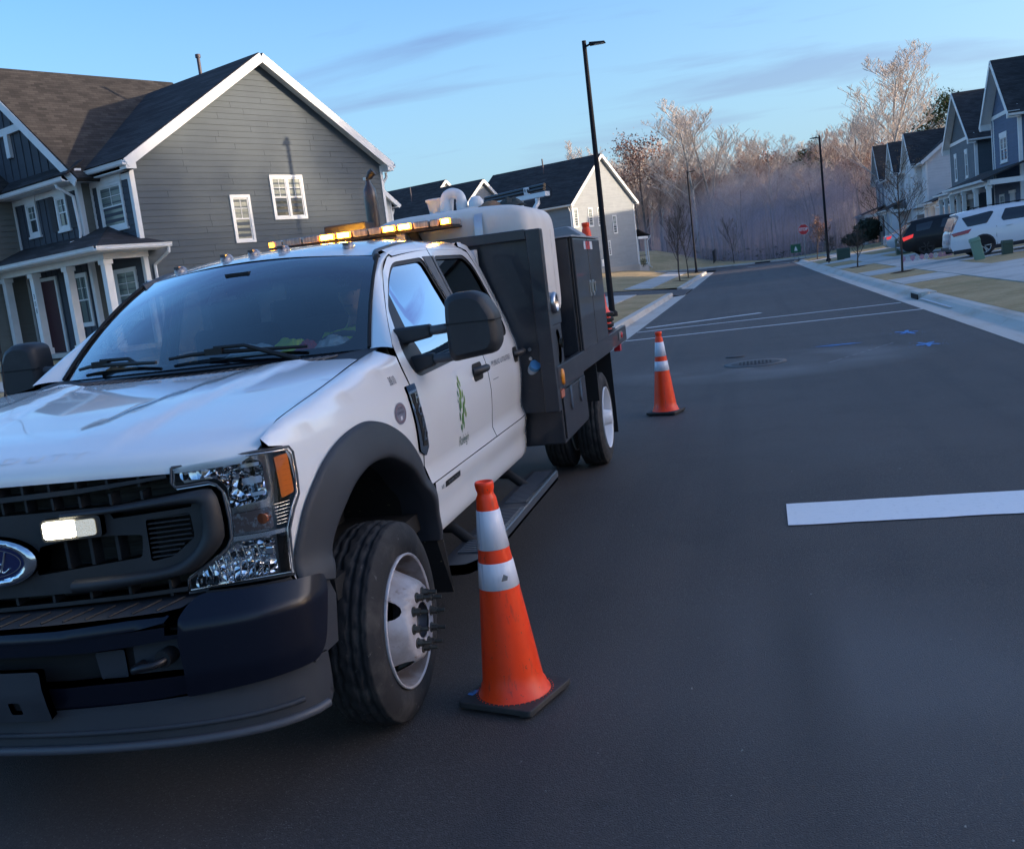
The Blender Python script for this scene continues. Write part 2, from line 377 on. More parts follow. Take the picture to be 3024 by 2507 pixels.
# right: gutter pan and rolled kerb in 3 m bays with joints
RK = [(3.46, .006), (3.86, -.012), (3.90, .004), (4.02, .085), (4.14, .118), (4.30, .122)]
kr = thing('kerb', (3.9, 30, 0), 'long pale concrete rolled kerb and gutter along the right side of the street', 'kerb')
y = -9
while y < 88:
    y1 = y+3.0
    o = strip('kerb_section', RK, y+.008, y1-.008, 1.5, M_GUTTER, zr).build('kerb_section', M_GUTTER, kr); y = y1
LK = [(-3.66, .15), (-3.52, .15), (-3.44, .14), (-3.40, .01), (-3.38, -.012), (-2.82, .006)]
kl = thing('kerb', (-3.4, 30, 0), 'pale rust-stained concrete kerb and gutter along the left side of the street', 'kerb')
for a, b in ((19, 46.0), (52.4, 84)):
    y = a
    while y < b-.1:
        y1 = min(b, y+3.0); strip('kerb_section', LK, y+.008, y1-.008, 1.5, M_GUTTER, zr).build('kerb_section', M_GUTTER, kl); y = y1
# curved corner kerbs at the far cross street
def arc_kerb(cx, cy, r, a0, a1, name, lab):
    root = thing(name, (cx, cy, ZR(cy)), lab, 'kerb'); n = 5
    prof = [(r+.55, .006), (r+.02, -.01), (r, .13), (r-.14, .14)]
    for k in range(n):
        m = MB(); aa = [a0+(a1-a0)*(k+j/4*.985)/n for j in range(5)]
        m.grid(lambda i, j: (cx+math.cos(aa[i])*prof[j][0], cy+math.sin(aa[i])*prof[j][0], AZ(cx+math.cos(aa[i])*prof[j][0], cy)+prof[j][1]), 5, 4, smooth=False)
        m.build('kerb_section', M_GUTTER, root)
arc_kerb(-9.4, 84, 6, 0, math.pi/2, 'corner_kerb', 'curved concrete kerb at the far left street corner')
arc_kerb(9.5, 86, 6, math.pi, math.pi/2, 'corner_kerb', 'curved concrete kerb at the far right corner by the stop sign')
# far kerb behind the cross street
kf = thing('kerb', (0, 100.8, ZR(100)), 'straight concrete kerb on the far side of the cross street before the woods', 'kerb')
m = MB()
X = [-60, -45, -30, -20, -12, -6, 0, 6, 12, 25, 60]; pr = [(100.2, .006), (100.7, -.01), (100.74, .14), (100.95, .15)]
m.grid(lambda i, j: (X[i], pr[j][0], AZ(X[i], 100)+pr[j][1]), len(X), 4, smooth=False, flip=True); m.build('kerb_section', M_GUTTER, kf)
m = MB(); pr = [(100.95, .15), (104, .2), (106, .1)]
m.grid(lambda i, j: (X[i], pr[j][0], AZ(X[i], 100)+pr[j][1]), len(X), 3, flip=True); setg(m.build('far_verge', M_GRASS))
m = MB(); m.bbox((.5, 100.55, AZ(0, 100)-.05), (1.9, 100.735, AZ(0, 100)+.12)); tagp(m.build('storm_drain', mat('dark_void', (.006, .006, .007), .9)), 'dark storm drain inlet in the far kerb at the end of the street', 'drain')
# right lot: lawn sheet, sidewalk, driveways, walks
xs2 = [4.29, 5, 5.9, 7.45, 9, 11, 13, 15.5]; ys2 = [-8+2*i for i in range(50)]
m = MB(); m.grid(lambda i, j: (xs2[i], ys2[j], LAWN_R(xs2[i], ys2[j])), len(xs2), len(ys2)); 
setg(m.build('lawn', M_GRASS))
def slab(name, x0, x1, y0, y1, dz=.018, n=3, mt=None):
    m = MB(); P = lambda x, y, d: (x, y, LAWN_R(x, y)+d)
    xx = [x0+(x1-x0)*k/n for k in range(n+1)]; yy = [y0, (y0+y1)/2, y1]
    m.grid(lambda i, j: P(xx[i], yy[j], dz), n+1, 3, smooth=False)
    for (a, b) in (((x0, y0), (x1, y0)), ((x1, y0), (x1, y1)), ((x1, y1), (x0, y1)), ((x0, y1), (x0, y0))):
        m.add([P(*a, dz), P(*a, -.05), P(*b, -.05), P(*b, dz)], [(0, 1, 2, 3)])
    o = m.build(name, mt or M_CONC); return o
sw = thing('sidewalk', (6.7, 40, .2), 'pale concrete sidewalk of square slabs along the right-hand townhouses', 'sidewalk'); sw['kind'] = 'structure'
y = -8.0; k = 0
while y < 88:
    o = slab('paving_slab', 5.92, 7.42, y+.008, y+1.492, .02+.0015*((k*7) % 3)); o.parent = sw; o.matrix_parent_inverse = Matrix.Translation(-Vector(sw.location)); y += 1.5; k += 1
for (y0, y1) in ((31.7, 35.4), (40.7, 44.8), (53.2, 57.8), (64.2, 68), (76, 79.5), (-4, 0), (8, 12)):
    dw = thing('driveway', ((4.3+15)/2, y0, .2), {31.7: 'concrete driveway between the drain lawn and the young tree by the white vehicle', 40.7: 'concrete driveway the white sport utility vehicle stands on', 53.2: 'concrete driveway the black sport utility vehicle stands on', 64.2: 'concrete driveway of the silver sedan', 76: 'farthest concrete driveway before the tall lamp post', -4: 'concrete driveway beside the camera', 8: 'concrete driveway to the right of the white stop bar'}[y0], 'driveway'); dw['kind'] = 'structure'
    xa = 4.31
    for xb in (5.90, ):
        o = slab('paving_slab', xa, xb, y0, y1, .012, 2); o.parent = dw; o.matrix_parent_inverse = Matrix.Translation(-Vector(dw.location))
    for q, (a, b) in enumerate(((7.44, 9.4), (9.41, 11.4), (11.41, 13.4), (13.41, 15.3))):
        ym = (y0+y1)/2
        for (c, d) in ((y0, ym-.006), (ym+.006, y1)):
            o = slab('paving_slab', a, b-.008, c, d, .016+.002*(q % 2), 2); o.parent = dw; o.matrix_parent_inverse = Matrix.Translation(-Vector(dw.location))
# near kerb ramp with ribbed tactile plate
rp = thing('kerb_ramp', (5, 24, .15), 'new white concrete kerb ramp on the right with a dark ribbed warning plate', 'ramp'); rp['kind'] = 'structure'
m = MB(); P = lambda x, y, d=.0: (x, y, LAWN_R(max(x, 4.3), y)*0+max(.006, ZR(y)+(x-3.9)*.08)+d)
m.grid(lambda i, j: P([3.88, 4.3, 5.0, 5.92][i], [22.3, 23, 24.4, 25.7, 26.2][j], .024), 4, 5, smooth=False); m.build('ramp_slab', mat('new_concrete', (.52, .53, .55), .8, bump=(60, .2, .003)), rp)
tp = MB(); tp.grid(lambda i, j: P([4.02, 4.75][i], [22.75, 24.3][j], .036), 2, 2, smooth=False); pl = tp.build('tactile_plate', mat('tactile_grey', (.07, .075, .085), .6), rp)
for k in range(11):
    y = 22.83+k*.14; q = MB(); q.hexa([P(4.04, y, .037), P(4.73, y, .037), P(4.73, y+.06, .037), P(4.04, y+.06, .037)], [P(4.04, y, .056), P(4.73, y, .056), P(4.73, y+.06, .056), P(4.04, y+.06, .056)]); q.build('rib', MATS['tactile_grey'], pl)
# near lawn edge block with the kerb inlet
ib = thing('kerb_inlet', (4.05, 26.6, 0), 'open-throat storm inlet with a dark mouth in the right-hand kerb', 'drain')
m = MB(); m.bbox((3.88, 26.35, -.02), (4.32, 27.75, .16)); m.build('inlet_top', M_GUTTER, ib, bevel=.03)
m = MB(); m.bbox((3.86, 26.32, -.01), (3.879, 27.35, .115)); m.build('throat', MATS['dark_void'], ib)
m = MB(); m.cyl((4.05, 26.30, .0), (4.05, 26.30, .17), .1, 14); m.build('inlet_post', M_GUTTER, ib, bevel=.01)
# left verge: grass, sidewalk
lz = lambda x, y: TZ(x, y)+.02
for (a, b) in ((19, 45.8), (52.3, 84)):
    X = [-3.65, -4.4, -5.0, -6.5, -7.5, -9.0]; n = int((b-a)/2)+2
    m = MB(); m.grid(lambda i, j: (X[j], a+(b-a)*i/(n-1), TZ(X[j], a+(b-a)*i/(n-1))), n, len(X), flip=False); setg(m.build('verge', M_GRASS))
sl = thing('sidewalk', (-5.7, 40, .25), 'pale concrete sidewalk along the left-hand verge past the lamp posts', 'sidewalk'); sl['kind'] = 'structure'
y = 22.0
while y < 84:
    if not 45.6 < y < 52.2:
        m = MB(); q = [(-6.5, y+.01), (-5.02, y+.01), (-5.02, y+1.49), (-6.5, y+1.49)]
        m.hexa([(p[0], p[1], TZ(*p)-.05) for p in q], [(p[0], p[1], TZ(*p)+.03) for p in q]); m.build('paving_slab', M_CONC, sl)
    y += 1.5
# side-street frontage in front of the near left house
HC = Vector((-15.7, 24.7, 0)); HA = R_(25.2); E1 = Vector((math.sin(HA), math.cos(HA), 0)); E2 = Vector((-math.cos(HA), math.sin(HA), 0))
def HP(f, b, z): p = HC-E1*f+E2*b; return Vector((p.x, p.y, z))
HZ = lambda f, b: .70+.02*b-.02*max(0, f-2)
fb = [(-14, .0), (-4, 0), (0, 0), (2.0, 0), (4.0, 0)]
Bs = [-5, -3, 0, 4, 8, 12, 20, 34]
def hz(f, b):
    z = HZ(f, b)
    if b < -3: z = z*(1-sstep(-3, -12, b)*0)-max(0, -b-3)*.05
    return z
def hgrid(name, fs, mt, dz=0, kind=True, bs=Bs):
    m = MB(); m.grid(lambda i, j: HP(fs[j], bs[i], hz(fs[j], bs[i])+dz), len(bs), len(fs), smooth=False); o = m.build(name, mt)
    if kind: setg(o)
    return o
hgrid('lawn', [-12, -6, 0, 2, 4.2], M_GRASS, bs=[-1, 0, 4, 8, 12, 20, 34]); hgrid('lawn', [0, 2, 4.2], M_GRASS, bs=[-5, -3, -1])
hgrid('verge', [5.6, 6.4, 7.2], M_GRASS)
hgrid('sidewalk', [4.2, 5.6], M_CONC, .015)
m = MB(); pf = [(7.2, 0), (7.2, .02), (7.32, .02), (7.36, -.10), (7.9, -.12)]
m.grid(lambda i, j: HP(pf[j][0], Bs[i], hz(7.2, Bs[i])+pf[j][1]), len(Bs), len(pf), smooth=False)
tagp(m.build('kerb', M_GUTTER), 'pale kerb of the side street in front of the nearest grey house', 'kerb')
# painted markings
def paint(name, quad, lab, dz=.006, mt=None, grp=None, cat='road marking'):
    m = MB(); m.add([(x, y, AZ(x, y)+dz) for x, y in quad], [tuple(range(len(quad)))]); o = m.build(name, mt or M_LINE)
    o['kind'] = 'structure'; return o
def ragged(x0, y0, x1, y1, w, seed, n=26, j=.006):
    rn = random.Random(seed); a = Vector((x0, y0)); b = Vector((x1, y1)); d = (b-a).normalized(); q = Vector((-d.y, d.x)); o = []
    for k in range(n+1): o.append(tuple(a.lerp(b, k/n)-q*(w/2+rn.uniform(-j, j))))
    for k in range(n, -1, -1): o.append(tuple(a.lerp(b, k/n)+q*(w/2+rn.uniform(-j, j))))
    return o
paint('stop_line', ragged(.1, 6.52, 3.44, 6.48, .54, 1), 'x')
paint('crosswalk_line', ragged(-2.8, 22.5, 3.46, 22.97, .12, 2), 'x')
paint('crosswalk_line', ragged(-2.8, 24.9, 3.4, 25.74, .12, 3), 'x')
paint('crosswalk_line', ragged(-2.7, 26.2, .18, 27.5, .22, 4), 'x')
paint('stop_line', ragged(-.2, 88.2, 3.3, 88.9, .4, 5), 'x')
def splat(cx, cy, rx, ry, seed, arms=0):
    rn = random.Random(seed); o = []
    for k in range(40):
        a = 2*math.pi*k/40; r = 1
        if arms: r = .3+.7*abs(math.cos(arms*a/2+seed))**3
        r *= rn.uniform(.85, 1.1); o.append((cx+rx*r*math.cos(a), cy+ry*r*math.sin(a)))
    return o
for q, (cx, cy, rx, ry, s, ar) in enumerate(((2.46, 18.1, .20, .42, 3, 5), (2.44, 15.95, .19, .38, 4.2, 5), (1.28, 17.1, .36, .07, 1, 0))):
    paint('utility_mark', splat(cx, cy, rx, ry, s, ar), 'x', mt=M_BLUE)
# faint overspray beside the marks and a chalk dash line
M_OVER = mat('thin_blue_overspray', (.045, .11, .24), .8)
rn = random.Random(5); m = MB()
for k in range(150):
    a = rn.choice(((2.46, 18.1), (2.44, 15.95), (1.28, 17.1))); x = a[0]+rn.gauss(0, .22); y = a[1]+rn.gauss(0, .3); r = rn.uniform(.004, .012)
    m.add([(x+r*math.cos(t), y+r*math.sin(t)*1.5, AZ(x, y)+.005) for t in (0, 1.25, 2.5, 3.8, 5)], [(0, 1, 2, 3, 4)])
o = m.build('paint_specks', M_BLUE); o['kind'] = 'stuff'; tagp(o, 'fine blue spray paint specks scattered round the blue marks on the asphalt', 'paint specks')
for k in range(9):
    t = k/9; x = .95+1.15*t; y = 14.7+2.0*t; l = rn.uniform(.06, .13)
    paint('chalk_dash', ragged(x, y, x+l, y+l*1.75, .018, k, 5, .003), 'x', mt=mat('chalk', (.3, .3, .31), .9))
# manhole
mh = thing('manhole', (-.04, 15.55, ZR(15)), 'round dark iron manhole cover in a pale dusty ring in the middle of the street', 'manhole cover')
m = MB(); m.lathe([(.46, .004), (.46, .010), (.36, .010)], (-.04, 15.55, 0), n=36); m.build('rim', mat('asphalt_collar', (.13, .13, .13), .85, bump=(120, .5, .004)), mh)
m = MB(); m.lathe([(.355, .009), (.345, .013), (.0001, .013)], (-.04, 15.55, 0), n=32)
m.build('lid', M_DKMETAL, mh)
m = MB()
for i in range(-5, 6):
    for j in range(-5, 6):
        if i*i+j*j < 26 and (i+j) % 2 == 0: m.box((-.04+i*.055, 15.55+j*.055, .015), (.03, .03, .006))
o = m.build('tread', M_DKMETAL, mh)
o['kind'] = 'stuff'
m = MB(); m.lathe([(.15, .004), (.15, .011), (.0001, .011)], (-.35, 16.75, 0), n=20); tagp(m.build('valve_cover', M_DKMETAL), 'small round valve cover just beyond the manhole', 'valve cover')
# loose stones and leaves on the asphalt
rn = random.Random(11); m = MB()
for k in range(420):
    x = rn.uniform(-2.2, 3.4); y = 2.2+rn.random()**2*22; r = rn.uniform(.003, .009)
    if -3.6 < x < -1.2 and y < 11: continue
    vs = [Vector((rn.uniform(-1, 1), rn.uniform(-1, 1), rn.uniform(.1, 1))).normalized()*r*rn.uniform(.7, 1.2) for _ in range(4)]
    m.add([v+Vector((x, y, AZ(x, y)+r*.3)) for v in vs], [(0, 1, 2), (0, 2, 3), (0, 3, 1), (1, 3, 2)])
o = m.build('road_grit', mat('grit', (.30, .29, .27), .9)); tagp(o, 'tiny pale stones and grit scattered over the dark asphalt', 'grit', kind='stuff')

# ================================================================ HOUSES
def siding_mat(n, c): return mat(n, c, .7, var=[((.6, .6, 9), tuple(x*.88 for x in c), .42, .7), (2.0, tuple(min(1, x*1.08) for x in c), .5, .8)], bump=((3, 3, 60), .15, .003), spec=.35)
SD_BLUEGREY = siding_mat('bluegrey_siding', (.078, .097, .112))
SD_DARK = siding_mat('dark_slate_siding', (.062, .072, .088))
SD_SUNLIT = siding_mat('warm_lit_siding', (.17, .17, .15))  # warm sunlight on the right-facing walls, put into the siding colour
SD_LIGHT = siding_mat('light_grey_siding', (.27, .295, .31))
SD_WHITE = siding_mat('white_siding', (.58, .60, .62))
SD_BLUE = siding_mat('denim_blue_siding', (.095, .135, .21))
SD_MID = siding_mat('mid_grey_siding', (.20, .225, .25))
SD_PALE = siding_mat('pale_cream_siding', (.62, .61, .57))
M_TRIM = mat('white_trim', (.74, .74, .73), .5, var=[(3, (.68, .68, .66), .45, .7)])
M_PANE = mat('window_glass', (.012, .018, .022), .04, spec=.9, coat=.6)
M_BLIND = mat('window_blind', (.085, .125, .115), .30, spec=.5, coat=.5)
M_SLAT = mat('blind_slat', (.15, .20, .19), .5)
M_SHUT = mat('black_shutter', (.022, .024, .03), .6)
M_DOOR = mat('maroon_door', (.055, .012, .018), .45)
M_STONE = [mat('fieldstone_%s' % n, c, .9, var=[(9, tuple(x*.6 for x in c), .45, .7)], bump=(25, .8, .02, 5)) for n, c in (('brown', (.15, .115, .095)), ('grey', (.12, .115, .115)), ('tan', (.23, .18, .15)), ('dark', (.07, .062, .06)))]
M_MORTAR = mat('mortar', (.07, .062, .057), .95)
M_DKDOOR = mat('white_door', (.55, .57, .60), .5)
def shingle(name, c):
    if name in MATS: return MATS[name]
    m = mat(name, c, .9, spec=.25); nt, N, L, b = nodes_of(m)
    tc = [n for n in N if n.type == 'TEX_COORD'][0]; g = N.new('ShaderNodeNewGeometry'); sp = N.new('ShaderNodeSeparateXYZ'); L.new(g.outputs['Position'], sp.inputs[0])
    ad = N.new('ShaderNodeMath'); L.new(sp.outputs[0], ad.inputs[0]); L.new(sp.outputs[1], ad.inputs[1])
    c2 = N.new('ShaderNodeCombineXYZ'); L.new(ad.outputs[0], c2.inputs[0]); L.new(sp.outputs[2], c2.inputs[1])
    br = N.new('ShaderNodeTexBrick'); br.inputs['Scale'].default_value = 1; br.inputs['Brick Width'].default_value = .34; br.inputs['Row Height'].default_value = .085
    br.inputs['Mortar Size'].default_value = .006; br.inputs['Mortar Smooth'].default_value = .6; br.inputs['Color1'].default_value = (*[x*.72 for x in c], 1); br.inputs['Color2'].default_value = (*[x*1.35 for x in c], 1); br.inputs['Mortar'].default_value = (*[x*.35 for x in c], 1)
    L.new(c2.outputs[0], br.inputs['Vector'])
    n1 = N.new('ShaderNodeTexNoise'); n1.inputs['Scale'].default_value = 1.3; n1.inputs['Detail'].default_value = 6; L.new(g.outputs['Position'], n1.inputs['Vector'])
    x = N.new('ShaderNodeMixRGB'); x.blend_type = 'MULTIPLY'; x.inputs[0].default_value = .6; L.new(br.outputs[0], x.inputs[1]); L.new(n1.outputs['Fac'], x.inputs[2])
    L.new(x.outputs[0], b.inputs['Base Color'])
    bp = N.new('ShaderNodeBump'); bp.inputs['Strength'].default_value = .5; bp.inputs['Distance'].default_value = .01; L.new(br.outputs[0], bp.inputs['Height']); L.new(bp.outputs[0], b.inputs['Normal'])
    return m
M_ROOF = shingle('charcoal_shingle', (.055, .053, .056))
M_ROOFB = shingle('warm_lit_shingle', (.062, .055, .05))  # brown of the low sun on the front-gable roof, put into the shingle colour
def clipz(poly, z, keep_above):
    o = []
    for i in range(len(poly)):
        p, q = poly[i], poly[(i+1) % len(poly)]
        a = (p[1]-z) if keep_above else (z-p[1]); b = (q[1]-z) if keep_above else (z-q[1])
        if a >= 0: o.append(p)
        if (a > 0 > b) or (a < 0 < b):
            t = a/(a-b); o.append((p[0]+(q[0]-p[0])*t, z))
    return o
class Wall:
    def __init__(s, O, a, n): s.O = Vector(O); s.a = Vector(a).normalized(); s.n = Vector(n).normalized()
    def P(s, a, z, d=0): p = s.O+s.a*a+s.n*d; return Vector((p.x, p.y, z))
    def plane(s, par, poly, mt, d=0, th=.12, name='wall'):
        m = MB(); m.prism([s.P(a, z, d-th) for a, z in poly], s.n*th); return m.build(name, mt, par)
    def siding(s, par, poly, mt, course=.172, joined=False, d=0):
        s.plane(par, poly, mt, d-.002)
        z = min(p[1] for p in poly); zt = max(p[1] for p in poly); J = MB(); k = 0
        while z < zt-.02:
            h = course; q = clipz(clipz(poly, z, True), min(z+h, zt), False)
            if len(q) >= 3:
                D = lambda zz: d+.004+.016*(1-(zz-z)/h)
                F = [s.P(a, zz, D(zz)) for a, zz in q]; B = [s.P(a, zz, d-.004) for a, zz in q]; n = len(q)
                if not joined and len(q) == 4 and max(p[0] for p in q)-min(p[0] for p in q) > 2.6:
                    qs = sorted(q, key=lambda p: p[0]); rj = random.Random(k*7+3); xs_ = [min(p[0] for p in q if p[1] < z+.01)]; xe = max(p[0] for p in q if p[1] < z+.01); tl = min(p[0] for p in q if p[1] > z+.01); tr_ = max(p[0] for p in q if p[1] > z+.01); zz1 = max(p[1] for p in q)
                    c = max(xs_[0], tl)+rj.uniform(.8, 3.4); cuts = []
                    while c < min(xe, tr_)-.6: cuts.append(c); c += rj.uniform(2.6, 3.7)
                    bl = [xs_[0]]+[c+.002 for c in cuts]; br_ = [c-.002 for c in cuts]+[xe]; tl_ = [tl]+[c+.002 for c in cuts]; trr = [c-.002 for c in cuts]+[tr_]
                    for a0, a1, a2, a3 in zip(bl, br_, trr, tl_):
                        jd = rj.uniform(-.0012, .0012); m = MB(); m.hexa([s.P(a0, z, d-.004), s.P(a1, z, d-.004), s.P(a2, zz1, d-.004), s.P(a3, zz1, d-.004)], [s.P(a0, z, D(z)+jd), s.P(a1, z, D(z)+jd), s.P(a2, zz1, D(zz1)), s.P(a3, zz1, D(zz1))]); m.build('siding_board', mt, par)
                    z += h; k += 1; continue
                m = J if joined else MB()
                m.add(F+B, [tuple(range(n)), tuple(reversed(range(n, 2*n)))]+[(i, n+i, n+(i+1) % n, (i+1) % n) for i in range(n)])
                if not joined: m.build('siding_board', mt, par)
            z += h; k += 1
        if joined:
            o = J.build('siding', mt, par); o['kind'] = 'stuff'
    def batten(s, par, poly, mt, step=.32, a0=None, d=0):
        s.plane(par, poly, mt, d); xs = [p[0] for p in poly]; a = (a0 if a0 is not None else min(xs)+.15)
        while a < max(xs)-.05:
            # vertical extent of polygon at a
            zs = []
            for i in range(len(poly)):
                p, q = poly[i], poly[(i+1) % len(poly)]
                if (p[0]-a)*(q[0]-a) < 0: zs.append(p[1]+(q[1]-p[1])*(a-p[0])/(q[0]-p[0]))
            if len(zs) >= 2:
                m = MB(); z0, z1 = min(zs), max(zs)
                m.hexa([s.P(a-.025, z0, d+.001), s.P(a+.025, z0, d+.001), s.P(a+.025, z1, d+.001), s.P(a-.025, z1, d+.001)], [s.P(a-.025, z0, d+.024), s.P(a+.025, z0, d+.024), s.P(a+.025, z1, d+.024), s.P(a-.025, z1, d+.024)])
                m.build('batten', mt, par)
            a += step
    def bx(s, m, a0, a1, z0, z1, d0, d1):
        q = [(a0, z0), (a1, z0), (a1, z1), (a0, z1)]
        m.hexa([s.P(a, z, d0) for a, z in q], [s.P(a, z, d1) for a, z in q]); return m
    def bar(s, par, name, a0, a1, z0, z1, d0, d1, mt=None, bev=0):
        m = MB(); s.bx(m, a0, a1, z0, z1, d0, d1); return m.build(name, mt or M_TRIM, par, bevel=bev)
    def window(s, par, a0, a1, z0, z1, head=.0, tw=.085, dbl=False, shutters=False, muntin=True, d=.02, simple=False):
        a0, a1 = min(a0, a1), max(a0, a1)
        m = MB(); s.bx(m, a0-.0, a0+tw, z0, z1, .0, d+.03); s.bx(m, a1-tw, a1, z0, z1, 0, d+.03)
        s.bx(m, a0+tw, a1-tw, z0, z0+tw, 0, d+.03); s.bx(m, a0+tw, a1-tw, z1-tw, z1, 0, d+.03)
        if head: s.bx(m, a0-.04, a1+.04, z1, z1+head, 0, d+.04); s.bx(m, a0-.05, a1+.05, z0-.06, z0, 0, d+.05)
        w = m.build('window', M_TRIM, par)
        units = [(a0+tw, a1-tw)] if not dbl else [(a0+tw, (a0+a1)/2-.04), ((a0+a1)/2+.04, a1-tw)]
        if dbl: s.bar(w, 'mullion', (a0+a1)/2-.04, (a0+a1)/2+.04, z0+tw, z1-tw, 0, d+.028)
        zm = (z0+z1)/2
        for (b0, b1) in units:
            up = MB(); s.bx(up, b0, b1, zm, z1-tw, .0, d-.004); up.build('pane', M_BLIND, w)
            lo = MB(); s.bx(lo, b0, b1, z0+tw, zm, .0, d-.008); lo.build('pane', M_BLIND if not simple and (int(a0*7) % 2) else mat('lower_pane', (.035, .05, .05), .10, spec=.6, coat=.4), w)
            f = MB(); t = .035
            for (c0, c1) in ((zm-.02, z1-tw), (z0+tw, zm+.02)):
                dd = d+.012 if c0 > zm-.1 else d+.006
                s.bx(f, b0, b0+t, c0, c1, 0, dd); s.bx(f, b1-t, b1, c0, c1, 0, dd); s.bx(f, b0+t, b1-t, c0, c0+t, 0, dd); s.bx(f, b0+t, b1-t, c1-t, c1, 0, dd)
            if muntin:
                s.bx(f, (b0+b1)/2-.009, (b0+b1)/2+.009, zm+.015, z1-tw-t, 0, d+.004); s.bx(f, b0+t, b1-t, (zm+z1-tw)/2-.009, (zm+z1-tw)/2+.009, 0, d+.003)
            f.build('sash', M_TRIM, w)
            if not simple:
                sl = MB(); k = zm+.05
                while k < z1-tw-.05: s.bx(sl, b0+t, b1-t, k, k+.012, 0, d-.001); k += .055
                q = sl.build('blind', M_SLAT, w); q['kind'] = 'stuff'
        if shutters:
            for (c0, c1) in ((a0-.40, a0-.03), (a1+.03, a1+.40)):
                sh = MB(); s.bx(sh, c0, c1, z0, z1, 0, .03); 
                for q in range(12):
                    zz = z0+.08+(z1-z0-.16)*q/12; s.bx(sh, c0+.05, c1-.05, zz, zz+.05, .03, .042)
                sh.build('shutter', M_SHUT, par)
        return w
def slabroof(par, pts, th=.14, mt=None, name='roof'):
    """pts: 4 corners (eave a, eave b, ridge b, ridge a)"""
    P = [Vector(p) for p in pts]; n = (P[1]-P[0]).cross(P[3]-P[0]).normalized()
    if n.z < 0: n = -n
    m = MB(); m.prism(P, n*th); return m.build(name, mt or M_ROOF, par)
def beam(par, name, a, b, w, h, mt=None, up=Vector((0, 0, 1)), bev=0):
    """rectangular board from a to b; w sideways, h along up, centred"""
    a, b = Vector(a), Vector(b); t = (b-a).normalized(); s = t.cross(up).normalized(); u = s.cross(t).normalized()
    q = [s*(-w/2)+u*(-h/2), s*(w/2)+u*(-h/2), s*(w/2)+u*(h/2), s*(-w/2)+u*(h/2)]
    m = MB(); m.hexa([a+x for x in q], [b+x for x in q]); return m.build(name, mt or M_TRIM, par, bevel=bev)
def gutter(par, a, b, outw):
    a, b = Vector(a), Vector(b); o = Vector(outw).normalized()
    pr = [(0, 0), (.10, 0), (.125, .045), (.11, .06), (.13, .12), (.115, .12), (.10, .065), (0, .02)]
    m = MB(); m.prism([a+o*x+Vector((0, 0, z-.12)) for x, z in pr], b-a); return m.build('gutter', M_TRIM, par)
def spout(par, pts, mt=None): m = MB(); m.tube(pts, .045, 6, smooth=False); return m.build('downspout', mt or M_TRIM, par)
def frange(a, b, n): return [a+(b-a)*i/(n-1) for i in range(n)]
Z3 = Vector((0, 0, 1))
